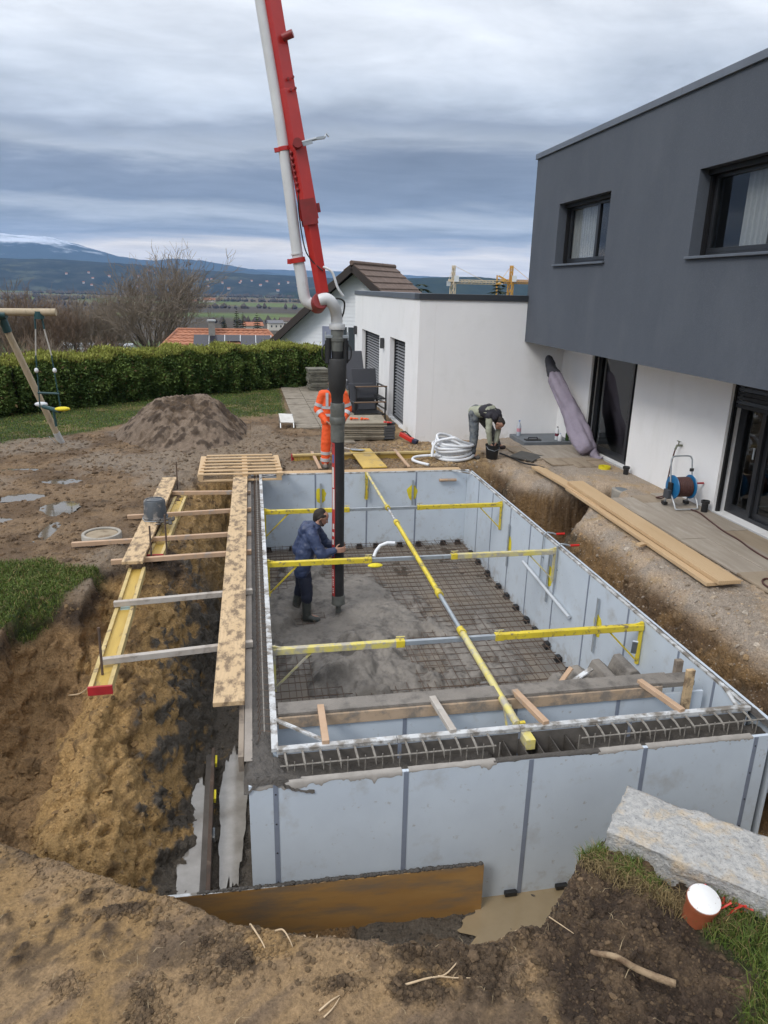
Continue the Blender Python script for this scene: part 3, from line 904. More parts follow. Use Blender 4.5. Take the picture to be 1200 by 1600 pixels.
# ---------------- pool floor, poured concrete, reinforcement
X, Y = np.meshgrid(np.linspace(XL + .002, XR - .002, 120), np.linspace(YN + .002, YF - .002, 240))
Z = -1.49 + (fbm(X * 2, Y * 2, 4, 33) - .5) * .05 + (fbm(X * 12, Y * 12, 3, 35) - .5) * .02
m_lean = mat('lean concrete bed', (.185, .168, .146), (.235, .195, .15), scale=1.6, rough=.7, rough2=.35, stain=(.27, .23, .185), sscale=1.1, sth=(.54, .66), stain_rough=.3, bump=.4, bscale=50)
solo(grid_mesh('pool_floor', X, Y, Z), 'floor', m_lean, kind='structure')
water_sheet('water', 1.15, 6.05, .42, .32, -1.472, w_trench, 21)
water_sheet('water', 2.75, 7.7, .25, .9, -1.468, w_clear, 22)


def heap_h(x, y):
    w = fbm(x * 2.3, y * 2.3, 4, 57) - .5
    d = np.hypot((x - 1.15) / 1.45, (y - 9.75) / 2.1) + w * .55
    d2 = np.hypot((x - 1.55) / .95, (y - 8.15) / 1.0) + w * .7
    foot = 1 - .72 * np.exp(-((x - .66) / .30) ** 2 - ((y - 9.72) / .30) ** 2)
    w4 = fbm(x * 1.1 + 3, y * 1.1, 4, 59)
    return -1.53 + .135 * sstep(.50, .62, w4) * sstep(6.2, 6.8, y) * sstep(3.75, 3.2, x) * sstep(12.6, 12.0, y) + foot * .21 * sstep(1.1, .55, d) + .17 * sstep(1.05, .35, d2)


X, Y = np.meshgrid(np.linspace(XL + .004, XR - .004, 250), np.linspace(5.9, 12.8, 420))
Z = heap_h(X, Y) + (fbm(X * 7, Y * 7, 4, 63) - .5) * .055 + (fbm(X * 24, Y * 24, 3, 65) - .5) * .028
solo(grid_mesh('fresh_concrete', X, Y, Z), 'fresh_concrete', m_conc_light, 'fresh grey concrete spreading over the mesh under the hose', 'concrete', kind='stuff', smooth='all')

cage = thing('rebar_mesh', 'rusty steel reinforcement mesh covering the pool floor', 'rebar mesh', (2.05, 8.7, -1.42))
gx = G(); gx.tube([(XL + .05, 0, 0), (1.3, .012, .006), (2.7, -.008, -.004), (XR - .05, 0, 0)], .0045, 5); mx = gx.mesh('bar')
gy = G(); gy.tube([(0, 5.22, 0), (.01, 7.6, .004), (-.008, 10, -.004), (0, YF - .04, 0)], .0045, 5); my = gy.mesh('bar')
for me_ in (mx, my): me_.materials.append(m_rebar)
random.seed(3)


def bar(me, loc, rz=0.0):
    o = bpy.data.objects.new('bar', me); COL.objects.link(o); parent_to(o, cage)
    o.location = loc; o.rotation_euler.z = rz


for lay, z in ((0, -1.435), (1, -1.385)):
    y = 5.3 + lay * .07
    while y < 12.8:
        bar(mx, (0, y + random.uniform(-.015, .015), z + random.uniform(-.008, .008)), random.uniform(-.004, .004)); y += .165
    x = .2 + lay * .08
    while x < 3.98:
        bar(my, (x + random.uniform(-.015, .015), 0, z + .012), random.uniform(-.0015, .0015)); x += .165

# black spacer blocks where floor meets wall
g = G(); g.prism([(-.06, 0, 0), (.06, 0, 0), (.045, 0, .085), (-.045, 0, .085)], (0, .06, 0)); g.span((-.07, -.012, 0), (.07, 0, .02))
sp0 = solo(g, 'wall_spacer', m_black, 'small black spacer block at the foot of the inner wall', 'spacer', (0, 0, 0), 'black spacer blocks along the foot of the walls')
spots = [(.18, YF - .075, 0), (.62, YF - .075, 0), (1.46, YF - .075, 0), (1.92, YF - .075, 0), (2.25, YF - .075, 0), (2.72, YF - .075, 0), (3.1, YF - .075, 0), (3.6, YF - .075, 0), (3.9, YF - .075, 0)]
spots += [(XR - .075, y_, -90) for y_ in (12.2, 11.75, 11.2, 10.6, 10.2, 9.75, 9.3, 8.95, 8.5, 8.1, 7.75, 7.2, 6.6)]
for i, (x, y, a) in enumerate(spots):
    o = sp0 if i == 0 else sp0.copy()
    if i: COL.objects.link(o)
    o.location = (x, y, -1.49); o.rotation_euler.z = R(a)
    nth = ('first', 'second', 'third', 'fourth', 'fifth', 'sixth', 'seventh', 'eighth', 'ninth', 'tenth', 'eleventh', 'twelfth', 'thirteenth')
    o['label'] = 'black spacer block under the far pool wall, %s from the walkway side' % nth[i] if i < 9 else 'black spacer block under the long pool wall, %s from the far corner' % nth[i - 9]

# ---------------- foam dots with a vertical strip
def foam_patch(c, n_axis, seed, strip_h, label):
    t = thing('foam_patch', label, 'foam patch', c, 'yellow foam patches behind grey strips on the walls')
    c = Vector(c); nrm = Vector(n_axis); tang = nrm.cross(Vector((0, 0, 1)))
    g = G(); n = 22; vs = [c + nrm * .022]
    for i in range(n):
        a = 2 * math.pi * i / n
        r = .115 * (1 + .28 * mnoise.noise(Vector((math.cos(a) * 2, math.sin(a) * 2, seed))))
        vs.append(c + tang * (r * math.cos(a) * .85) + Vector((0, 0, r * math.sin(a) * 1.3)) + nrm * .002)
    g.add(vs, [(0, i + 1, (i + 1) % n + 1) for i in range(n)])
    part(g, 'foam', m_foam, t, smooth='all')
    g = G(); d = nrm * .034
    g.beam(c + d + Vector((0, 0, -strip_h / 2)), c + d + Vector((0, 0, strip_h / 2)), .035, .012, up=nrm)
    part(g, 'strip', m_galv, t)


foam_patch((1.18, YF, -.42), (0, -1, 0), 1.1, .5, 'yellow foam patch behind grey strip on far wall, left of the hose')
foam_patch((2.95, YF, -.40), (0, -1, 0), 2.2, .5, 'yellow foam patch behind grey strip on far wall, under the wooden handle')
foam_patch((XR, 10.35, -.62), (-1, 0, 0), 3.3, .72, 'yellow foam patch on the long wall between the farther two props')
foam_patch((XR, 8.72, -.50), (-1, 0, 0), 4.4, .75, 'yellow foam patch half hidden behind the screw clamps')
foam_patch((XR, 7.24, -.52), (-1, 0, 0), 5.5, .72, 'yellow foam patch on the long wall nearest the stair end')

# ---------------- telescopic props
def frame_end(t, x, y, inward, mx_):
    """triangular end frame standing against a wall; inward is the direction along the prop"""
    d = Vector(inward)
    p = Vector((x, y, 0))
    zt, zb, zm = .0, -.50, -.10
    g = G(); g.beam(p + Vector((0, 0, zt)), p + Vector((0, 0, zb)), .035, .03, up=d); part(g, 'upright', mx_, t)
    for z in (zt - .01, zb + .03):
        g = G(); g.beam(p + Vector((0, 0, z)), p + d * .36 + Vector((0, 0, zm)), .018, .018); part(g, 'diagonal', mx_, t)


def cross_prop(y, z, xa, xb, ca, cb, label, dirty, near_left=True):
    t = thing('telescopic_prop', label, 'prop', (2.05, y, z), 'yellow telescopic props between the pool walls')
    g = G(); g.beam((XL + .012, y, z), (xa, y, z), .06, .065); part(g, 'outer_tube', dirty[0], t, bevel=.004)
    g = G(); g.beam((xb, y, z), (XR - .012, y, z), .06, .065); part(g, 'outer_tube', dirty[1], t, bevel=.004)
    g = G(); g.beam((xa - .05, y, z), (xb + .05, y, z), .042, .048); part(g, 'inner_tube', m_galv, t, bevel=.003)
    for xx in (xa, xb):
        g = G(); g.beam((xx - .06, y, z), (xx + .03, y, z), .068, .073); part(g, 'collar', m_yellow, t, bevel=.004)
        g = G(); g.tube([(xx - .02, y, z + .03), (xx - .02, y, z + .07)], .007, 6); g.tube([(xx - .06, y, z + .07), (xx + .03, y - .01, z + .075)], .006, 6); part(g, 'locking_pin', m_yellow_dirty, t)
    frame_end(t, XL + .03, y, (1, 0, 0), dirty[0]); frame_end(t, XR - .03, y, (-1, 0, 0), dirty[1])


cross_prop(10.80, -.06, 1.42, 2.62, 0, 0, 'yellow telescopic prop behind the head of the man in blue, farthest of three', (m_yellow, m_yellow))
cross_prop(8.57, -.06, 1.42, 2.58, 0, 0, 'yellow telescopic prop in front of the man in blue, middle of three across the pool', (m_yellow, m_yellow_dirty))
cross_prop(6.27, -.06, 1.38, 2.42, 0, 0, 'yellow telescopic prop spanning the mesh close to the stair end, nearest of three', (m_yellow_dirty, m_yellow))
t = thing('long_prop', 'long yellow and white telescopic prop running the length of the pool', 'prop', (2.03, 8.7, .0))
zz_ = .01
segs = [(12.80, 10.62, .04, m_yellow_dirty), (10.62, 9.85, .034, m_rail), (9.85, 7.25, .052, m_yellow), (7.25, 6.30, .040, m_galv), (6.30, 4.66, .056, m_yellow_dirty)]
lx = lambda y: 2.05 - (12.8 - y) / 8.2 * .05
for y0, y1, w, m_ in segs:
    g = G(); g.tube([(lx(y0), y0, zz_), (lx(y1), y1, zz_)], w / 1.7, 10); part(g, 'tube', m_, t, smooth=True)
for y0 in (10.62, 9.85, 7.25, 6.30):
    g = G(); g.tube([(lx(y0), y0 + .05, zz_), (lx(y0), y0 - .05, zz_)], .042, 10); part(g, 'collar', m_yellow, t, smooth=True)
for y0, dr in ((12.82, -1), (4.66, 1)):
    g = G(); g.beam((2.04, y0, .03), (2.04, y0, -.5), .05, .03, up=(0, 1, 0)); part(g, 'upright', m_yellow, t)
    for dx in (-.03, .03):
        g = G(); g.beam((2.04 + dx, y0, -.48), (2.02 + dx, y0 + dr * .3, .0), .014, .014); part(g, 'diagonal', m_yellow_dirty, t)
g = G(); g.span((2.005, 4.47, -.10), (2.085, 4.60, -.01)); part(g, 'end_block', m_yellow_dirty, t, bevel=.004)

# ---------------- stair formwork at the near end
m_wood_step = mat('step edge timber', (.46, .34, .235), (.40, .29, .19), scale=5, rough=.8, stain=(.22, .185, .15), sscale=6, sth=(.46, .60))
g = G(); g.span((XL + .01, YN - .031, -.26), (XR - .01, YN - .0285, -.022)); part(g, 'mortar_skin', mat('dark mortar skin', (.085, .076, .066), (.14, .125, .11), scale=7, rough=.85, stain=(.42, .46, .50), sscale=2.2, sth=(.66, .70)), pool)
st = thing('stair_formwork', 'concrete smeared timber formwork plank and grey panels for the pool steps', 'formwork', (2.0, 5.1, -1.4))
g = G(); g.beam((XL + .03, 5.13, .02), (3.62, 5.13, .02), .17, .03); part(g, 'top_plank', m_conc_light, st, bevel=.004)
g = G(); g.beam((XL + .03, 5.035, -.045), (3.50, 5.035, -.045), .022, .10); part(g, 'front_batten', m_wood_step, st, bevel=.003)
g = G(); g.beam((3.50, 5.12, .005), (3.82, 5.12, .005), .16, .05); part(g, 'plank_end', m_conc_light, st, bevel=.004)
for a, b in ((XL + .01, 1.16), (1.16, 2.14), (2.14, 3.10), (3.10, 3.93)):
    g = G(); g.span((a + .001, 5.05, FLOOR), (b - .001, 5.078, -.09)); part(g, 'panel', m_panel, st)
for a in (1.16, 2.14, 3.10):
    g = G(); g.span((a - .017, 5.046, FLOOR), (a + .017, 5.05, -.1)); part(g, 'joint_strip', m_tape, st)
for xa, xb, dz in ((.455, .45, .045), (1.40, 1.45, .04), (2.13, 2.22, .04), (3.30, 3.42, .04)):
    g = G(); g.beam((xa, 5.09, dz), (xb, 4.60, dz - .005), .055, .045); part(g, 'batten', m_wood_pink if xa < 1 or xa > 2 else m_wood_grey, st, bevel=.004)
g = G(); g.beam((3.745, 5.02, .16), (3.745, 5.02, -.55), .075, .04, up=(0, 1, 0)); part(g, 'post', m_wood_mud, st, bevel=.004)
g = G(); g.beam((3.80, 5.28, .11), (3.80, 5.28, -.1), .07, .05, up=(0, 1, 0)); part(g, 'post', m_wood_dirty, st, bevel=.004)
# step wedges heaped with concrete behind the plank
for i, (xc, h) in enumerate(((2.85, .0), (3.05, .06), (3.28, .10), (3.52, .13))):
    g = G(); y0 = 5.45 + i * .02
    g.prism([(xc - .16, y0, -.42), (xc + .17, y0, -.42), (xc + .15, y0, -.30 + h * .4), (xc + .02, y0, -.24 + h), (xc - .05, y0, -.25 + h)], (0, .35, 0))
    part(g, 'step_wedge', m_conc_light, st, bevel=.012)
g = G(); g.span((2.65, 5.32, FLOOR), (3.9, 5.85, -.43)); part(g, 'step_block', m_conc_light, st)
for p0, p1, m_ in (((2.78, 5.5, -.24), (3.12, 5.62, -.12), m_rail), ((3.62, 5.75, -.06), (3.5, 5.55, .18), m_galv), ((2.72, 5.55, -.3), (2.9, 5.6, -.08), m_wood_pink)):
    g = G(); g.beam(p0, p1, .05, .014); part(g, 'stay', m_, st)

# ---------------- clamps, tube, hose off-cut and handle on the walls
def screw_clamp(y, label):
    t = thing('screw_clamp', label, 'clamp', (XR - .03, y, 0), 'red handled screw clamps on the long wall')
    g = G(); g.beam((XR - .035, y, .05), (XR - .035, y, -.62), .022, .010, up=(1, 0, 0)); part(g, 'bar', m_galv, t)
    g = G(); g.tube([(XR - .035, y, .04), (XR + .02, y, .075), (XR + .10, y, .06), (XR + .16, y, .04)], .012, 8); part(g, 'jaw', m_galv, t, smooth=True)
    g = G(); g.tube([(XR + .15, y, .045), (XR + .28, y, .045)], .017, 8); part(g, 'handle', mat('red plastic', (.55, .02, .015), rough=.4), t, smooth=True)
    g = G(); g.beam((XR - .035, y, -.30), (XR - .005, y, -.30), .02, .02); part(g, 'slide', m_galv, t)


screw_clamp(8.98, 'screw clamp with red handle on the pool rim, the farther of two')
screw_clamp(8.50, 'screw clamp with red handle on the pool rim, the nearer of two')
m_grey_tube = mat('grey pvc', (.52, .55, .58), (.46, .49, .52), scale=8, rough=.4)
g = G(); g.tube([(XR - .045, 9.62, -.62), (XR - .045, 7.92, -.74)], .026, 12)
solo(g, 'grey_tube', m_grey_tube, 'grey plastic tube strapped level along the inside of the long pool wall', 'tube', (XR - .045, 8.8, -.7), smooth=True)
m_white_hose = mat('white hose', (.72, .74, .76), (.64, .66, .69), scale=9, rough=.45)
g = G(); g.tube([(1.47, 8.53, .0), (1.50, 8.56, .06), (1.56, 8.60, .12), (1.66, 8.62, .15), (1.76, 8.60, .15)], .022, 10)
solo(g, 'hose_offcut', m_white_hose, 'short bent length of white hose lying over the middle prop', 'hose', (1.5, 8.55, 0), smooth=True)
g = G(); g.ball((1.47, 8.42, -.08), (.10, .05, .028), 14, 6)
solo(g, 'float_pad', m_foam, 'small yellow pad hanging below the middle prop by the white hose end', 'pad', (1.47, 8.42, -.08), smooth=True)
g = G(); g.tube([(3.46, YF - .06, -.16), (3.80, YF - .06, -.16)], .028, 10); g.tube([(3.50, YF - .06, -.16), (3.50, YF, -.16)], .012, 6); g.tube([(3.76, YF - .06, -.16), (3.76, YF, -.16)], .012, 6)
solo(g, 'wooden_bar', m_wood_pink, 'short round wooden bar fixed near the top of the far pool wall', 'bar', (3.63, YF, -.16), smooth=True)
# ------------------------------------------------------------------ the house
m_dark = mat('anthracite render', (.100, .113, .136), (.090, .102, .124), scale=1.2, rough=.9, bump=.35, bscale=160, spec=.2, stain=(.110, .123, .146), sscale=.9, sth=(.5, .7), stretch=(1, 1, .5))
m_white = mat('white render', (.86, .86, .86), (.83, .83, .835), scale=1.5, rough=.92, bump=.35, bscale=150, spec=.2, stain=(.76, .76, .745), sscale=1.1, sth=(.58, .80), stretch=(1, 1, .4))
add_dirt(m_white, (.52, .50, .42), 3, .48, .75, (-.1, .55), .7)
add_dirt(m_white, (.66, .66, .63), 1.2, .55, .80, None, .4)
m_coping = mat('grey zinc coping', (.17, .19, .22), (.14, .155, .18), scale=2, rough=.4, metal=.4)
m_coping_dark = mat('dark coping', (.05, .056, .066), (.04, .045, .053), scale=2, rough=.45, metal=.2)
m_frame = mat('anthracite aluminium', (.020, .022, .026), (.026, .028, .032), scale=3, rough=.35)
m_rubber = mat('black seal', (.006, .006, .007), rough=.6)
add_dirt(m_dark, (.15, .165, .19), 70, .52, .72, None, .55)
add_dirt(m_dark, (.07, .082, .105), 55, .56, .74, None, .5)
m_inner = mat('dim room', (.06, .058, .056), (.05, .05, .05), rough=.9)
m_curtain = mat('grey net curtain', (.46, .46, .46), (.40, .40, .41), scale=6, rough=.9, wave=('Y', 9, 2, (.35, .35, .36)))
m_slat = mat('shutter slat', (.27, .28, .30), (.30, .31, .33), scale=5, rough=.3)
m_zinc = mat('light sill trim', (.55, .57, .58), rough=.4, metal=.3)


def glass_mat():
    m = bpy.data.materials.new('window glass'); m.use_nodes = True
    nt = m.node_tree; nt.nodes.clear(); N, L = nt.nodes.new, nt.links.new
    out = N('ShaderNodeOutputMaterial'); mx_ = N('ShaderNodeMixShader'); tr = N('ShaderNodeBsdfTransparent'); gl = N('ShaderNodeBsdfGlossy')
    tr.inputs['Color'].default_value = (.86, .88, .88, 1); gl.inputs['Roughness'].default_value = .02; gl.inputs['Color'].default_value = (.9, .92, .95, 1)
    fr = N('ShaderNodeFresnel'); fr.inputs['IOR'].default_value = 1.6
    ge = N('ShaderNodeNewGeometry'); inv = N('ShaderNodeMath'); inv.operation = 'SUBTRACT'; inv.inputs[0].default_value = 1.0; L(ge.outputs['Backfacing'], inv.inputs[1])
    ml = N('ShaderNodeMath'); ml.operation = 'MULTIPLY'; L(fr.outputs[0], ml.inputs[0]); L(inv.outputs[0], ml.inputs[1]); L(ml.outputs[0], mx_.inputs[0]); L(tr.outputs[0], mx_.inputs[1]); L(gl.outputs[0], mx_.inputs[2]); L(mx_.outputs[0], out.inputs['Surface'])
    MATS['glass'] = m
    return m


m_glass = glass_mat()
house = thing('modern_house', 'modern house with anthracite upper storey over a white ground floor and flat roofed annex', 'house', (7, 10, .1))


def wall_holes(name, axis, fixed, u0, u1, z0, z1, holes, thick, inward, m, reveal=None):
    """wall in the plane axis=fixed with rectangular holes; thickness goes along inward (+1/-1)"""
    us = sorted({u0, u1, *[h[0] for h in holes], *[h[1] for h in holes]})
    zs = sorted({z0, z1, *[h[2] for h in holes], *[h[3] for h in holes]})
    g = G()

    def P(u, z, d):
        return (fixed + inward * d, u, z) if axis == 'x' else (u, fixed + inward * d, z)

    def hole(ua, ub, za, zb):
        uc, zc = (ua + ub) / 2, (za + zb) / 2
        return any(h[0] < uc < h[1] and h[2] < zc < h[3] for h in holes)
    for ua, ub in zip(us[:-1], us[1:]):
        for za, zb in zip(zs[:-1], zs[1:]):
            if not hole(ua, ub, za, zb):
                for d in (0, thick):
                    g.add([P(ua, za, d), P(ub, za, d), P(ub, zb, d), P(ua, zb, d)], [(0, 1, 2, 3)])
    rects = [(u0, u1, z0, z1)] + holes
    for ua, ub, za, zb in rects:
        for (a, b) in (((ua, za), (ub, za)), ((ub, za), (ub, zb)), ((ub, zb), (ua, zb)), ((ua, zb), (ua, za))):
            g.add([P(a[0], a[1], 0), P(b[0], b[1], 0), P(b[0], b[1], thick), P(a[0], a[1], thick)], [(0, 1, 2, 3)])
    bm_me = g.mesh(name)
    bm = bmesh.new(); bm.from_mesh(bm_me); bmesh.ops.remove_doubles(bm, verts=bm.verts, dist=1e-4); bmesh.ops.recalc_face_normals(bm, faces=bm.faces); bm.to_mesh(bm_me); bm.free()
    return part(bm_me, name, m, house)


UX, UY1, UY0, UZ0, UZ1 = 6.05, 15.66, -3.0, 2.27, 6.02
W1 = (12.17, 14.31, 3.87, 5.0); W2 = (7.35, 9.64, 3.85, 4.97)
wall_holes('upper_wall', 'x', UX, UY0, UY1, UZ0, UZ1, [W1, W2], .40, 1, m_dark)
g = G(); g.span((UX + .40, UY1 - .3, UZ0), (14, UY1, UZ1)); part(g, 'upper_wall', m_dark, house)
g = G(); g.span((UX + .40, UY0, UZ0), (14, UY1 - .3, UZ0 + .2)); part(g, 'soffit', m_white, house)
g = G(); g.span((UX + .40, UY0, UZ1 - .25), (14, UY1 - .3, UZ1 - .05)); part(g, 'roof', m_coping_dark, house)
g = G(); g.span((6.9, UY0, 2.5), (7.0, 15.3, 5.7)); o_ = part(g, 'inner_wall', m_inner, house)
ys_ = [UY0 - .05, 1.5, 4.5, 7.5, 10.3, 13.2, UY1 + .05]
for a, b in zip(ys_[:-1], ys_[1:]):
    g = G(); g.span((UX - .035, a + .002, UZ1 - .02), (UX + .45, b - .002, UZ1 + .085)); part(g, 'coping', m_coping, house, bevel=.006)
g = G(); g.span((UX + .46, UY1 - .40, UZ1 - .02), (14, UY1 + .05, UZ1 + .085)); part(g, 'coping', m_coping, house, bevel=.006)


def window(hole, xf, nleaf, split, depth, sill=True, curtain=None):
    y0, y1, z0, z1 = hole
    xw = xf + depth
    g = G(); f = .055
    for a, b in (((y0, z0), (y1, z0 + f)), ((y0, z1 - f), (y1, z1)), ((y0, z0 + f), (y0 + f, z1 - f)), ((y1 - f, z0 + f), (y1, z1 - f))):
        g.span((xw, a[0], a[1]), (xw + .07, b[0], b[1]))
    w = part(g, 'window', m_frame, house, bevel=.003)
    g = G(); g.span((xw - .10, y0 + .002, z1 - .07), (xw - .005, y1 - .002, z1 - .004)); part(g, 'shutter_box', m_rubber, w)
    for yy in (y0 + .03, y1 - .03):
        g = G(); g.span((xw - .06, yy - .025, z0 + .01), (xw - .01, yy + .025, z1 - .08)); part(g, 'shutter_rail', m_rubber, w)
    edges = [y0 + f] + [y0 + (y1 - y0) * s for s in split] + [y1 - f]
    for k, (a, b) in enumerate(zip(edges[:-1], edges[1:])):
        off = .012 if k % 2 else 0
        g = G(); f2 = .06
        for c, d in (((a, z0 + f), (b, z0 + f + f2)), ((a, z1 - f - f2), (b, z1 - f)), ((a, z0 + f + f2), (a + f2, z1 - f - f2)), ((b - f2, z0 + f + f2), (b, z1 - f - f2))):
            g.span((xw - .015 + off, c[0] + .001, c[1]), (xw + .05 + off, d[0] - .001, d[1]))
        part(g, 'sash', m_frame, w, bevel=.003)
        g = G(); g.span((xw + .015 + off, a + f2, z0 + f + f2), (xw + .030 + off, b - f2, z1 - f - f2)); part(g, 'pane', m_glass, w)
    if sill:
        g = G(); g.span((xf - .05, y0 - .03, z0 - .03), (xw + .01, y1 + .03, z0 + .004)); part(g, 'sill', m_coping, house, bevel=.004)
    for ca, cb in (curtain or []):
        g = G(); n = 60; vs = []
        for i in range(n + 1):
            y = ca + (cb - ca) * i / n
            x = xw + .085 + .012 * math.sin(i * 1.1) + .006 * math.sin(i * 2.7)
            vs += [(x, y, z0 - .1), (x, y, z1)]
        g.add(vs, [(2 * i, 2 * i + 2, 2 * i + 3, 2 * i + 1) for i in range(n)])
        part(g, 'curtain', m_curtain, w, smooth='all')
    return w


window(W1, UX, 2, [.40], .23, curtain=[(13.15, 14.28), (12.4, 12.75)])
window(W2, UX, 2, [.42], .23, curtain=[(8.45, 9.0), (7.4, 7.9)])
# ground floor
GX = 7.0
D1 = (12.28, 14.12, .12, 2.26); D2 = (5.6, 9.52, .13, 2.26)
wall_holes('ground_floor_wall', 'x', GX, UY0, 15.6, -.25, 2.27, [D1, D2], .34, 1, m_white)
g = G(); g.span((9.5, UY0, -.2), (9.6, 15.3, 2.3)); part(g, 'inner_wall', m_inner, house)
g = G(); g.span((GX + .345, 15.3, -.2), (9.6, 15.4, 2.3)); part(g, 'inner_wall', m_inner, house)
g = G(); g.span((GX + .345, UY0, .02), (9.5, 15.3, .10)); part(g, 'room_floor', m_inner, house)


def sliding_door(hole, depth, split, shutter_down=0.0, nslat=0):
    y0, y1, z0, z1 = hole
    xw = GX + depth
    g = G(); f = .06
    for a, b in (((y0, z0), (y1, z0 + f)), ((y0, z1 - f), (y1, z1)), ((y0, z0 + f), (y0 + f, z1 - f)), ((y1 - f, z0 + f), (y1, z1 - f))):
        g.span((xw, a[0], a[1]), (xw + .12, b[0], b[1]))
    d = part(g, 'sliding_door', m_frame, house, bevel=.003)
    edges = [y0 + f] + split + [y1 - f]
    for k, (a, b) in enumerate(zip(edges[:-1], edges[1:])):
        g = G(); f2 = .085; off = .0 if k % 2 else .05
        zt = z1 - f
        for c, e in (((a, z0 + f), (b, z0 + f + f2)), ((a, zt - f2), (b, zt)), ((a, z0 + f + f2), (a + f2, zt - f2)), ((b - f2, z0 + f + f2), (b, zt - f2))):
            g.span((xw + off, c[0] + .001, c[1]), (xw + .045 + off, e[0] - .001, e[1]))
        part(g, 'door_leaf', m_frame, d, bevel=.003)
        g = G(); g.span((xw + .015 + off, a + f2, z0 + f + f2), (xw + .03 + off, b - f2, zt - f2)); part(g, 'pane', m_glass, d)
    # guide rails of the shutter down the left reveal, pale cover between
    g = G(); g.span((GX + .045, y1 - .04, z0), (GX + .105, y1 - .002, z1)); part(g, 'shutter_rail', m_rubber, d)
    g = G(); g.span((GX + .01, y0 + .002, z0), (GX + .06, y0 + .04, z1)); part(g, 'shutter_rail', m_rubber, d)
    for i in range(nslat):
        zc = z1 - .035 - i * .062
        g = G(); g.beam((GX + .07, y0 + .05, zc), (GX + .07, y1 - .05, zc), .014, .054, up=(.1, 0, 1)); part(g, 'shutter_slat', m_rubber if i % 3 else m_frame, d)
    g = G(); g.span((GX - .02, y0, z0 - .03), (GX + depth, y1, z0 - .001)); part(g, 'threshold', m_zinc, d, bevel=.003)
    return d


d1 = sliding_door(D1, .15, [12.62], nslat=2)
d2 = sliding_door(D2, .20, [8.95], nslat=8)
g = G(); g.span((GX + .20, 9.06, 1.05), (GX + .19, 9.09, 1.22)); part(g, 'handle', m_galv, d2)
# annex
EX, EY, EZ = 3.6, 15.6, 3.14
HA = (17.02, 18.98, .03, 2.13); HB = (20.62, 24.0, .03, 2.06)
wall_holes('annex_wall', 'x', EX, EY, 25.65, -.22, EZ, [HA, HB], .36, 1, m_white)
g = G(); g.span((EX + .362, EY, -.22), (GX, EY + .34, EZ)); part(g, 'annex_wall', m_white, house)
g = G(); g.span((GX, EY, 2.2), (9, EY + .3, EZ)); part(g, 'annex_wall', m_white, house)
g = G(); g.span((EX + .36, 25.3, -.2), (12, 25.65, EZ)); part(g, 'annex_wall', m_white, house)
g = G(); g.span((EX + .38, EY + .36, EZ - .2), (12, 25.29, EZ - .02)); part(g, 'roof', m_coping_dark, house)
g = G(); g.span((EX - .03, EY - .035, EZ - .01), (UX - .002, EY + .40, EZ + .12)); part(g, 'coping', m_coping_dark, house, bevel=.005)
for a, b in ((16.01, 19.2), (19.2, 22.4), (22.4, 25.7)):
    g = G(); g.span((EX - .03, a + .002, EZ - .01), (EX + .40, b - .002, EZ + .12)); part(g, 'coping', m_coping, house, bevel=.005)
g = G(); g.span((EX + .004, EY - .006, -.24), (GX - .002, EY - .0, -.02)); part(g, 'plinth', m_coping_dark, house)
m_algae = mat('green algae', (.42, .44, .20), (.62, .63, .48), scale=4, rough=.95)


def shutter(hole, n):
    y0, y1, z0, z1 = hole
    xw = EX + .14
    g = G(); f = .05
    for a, b in (((y0, z0), (y1, z0 + f)), ((y0, z1 - f), (y1, z1)), ((y0, z0 + f), (y0 + f, z1 - f)), ((y1 - f, z0 + f), (y1, z1 - f))):
        g.span((xw - .02, a[0], a[1]), (xw + .08, b[0], b[1]))
    s = part(g, 'blind', m_frame, house, bevel=.003)
    g = G(); g.span((xw + .10, y0 + .01, z0 + .01), (xw + .13, y1 - .01, z1 - .01)); part(g, 'door_pane', m_rubber, s)
    p = (z1 - z0 - .12) / n
    gs = G(); gs.beam((0, y0 + f + .01, 0), (0, y1 - f - .01, 0), .055, .006, up=(-.5, 0, .86)); me = gs.mesh('slat'); me.materials.append(m_slat)
    for i in range(n):
        o = bpy.data.objects.new('slat', me); COL.objects.link(o); parent_to(o, s); o.location = (xw + .03, 0, z0 + .08 + i * p)
    return s


shutter(HA, 25); shutter(HB, 24)
m_lamp = mat('anthracite wall lamp', (.035, .036, .04), (.045, .046, .05), rough=.5)
for (y, z, lab) in ((19.85, 1.90, 'dark box wall lamp between the two slatted blinds'), (25.2, 1.95, 'dark box wall lamp at the far end of the annex wall')):
    t = thing('wall_lamp', lab, 'lamp', (EX, y, z), 'dark wall lamps on the annex')
    g = G(); g.span((EX - .11, y - .06, z - .14), (EX - .012, y + .06, z + .14)); part(g, 'body', m_lamp, t, bevel=.006)
    g = G(); g.span((EX - .012, y - .04, z - .10), (EX, y + .04, z + .10)); part(g, 'back_plate', m_frame, t)

# ------------------------------------------------------------------ terrace of wood-look slabs
m_tile = mat('sandy wood-look slab', (.37, .32, .26), (.30, .255, .205), scale=2.2, rough=.72, stretch=(5, .7, 1), stain=(.42, .37, .31), sscale=2.4, sth=(.5, .68), bump=.05, bscale=50)
m_tile2 = mat('muddy wood-look slab', (.36, .29, .21), (.29, .23, .165), scale=2.0, rough=.78, stretch=(4, .7, 1), stain=(.21, .155, .105), sscale=2.0, sth=(.55, .66), bump=.05, bscale=50)
m_greystep = mat('blue grey slab', (.16, .18, .20), (.13, .145, .16), scale=3, rough=.6)
terrace = thing('terrace', None, None, (6.4, 9, .1), kind='structure')
random.seed(12)
TW, TL = .42, 1.22
y = 11.95; row = 0


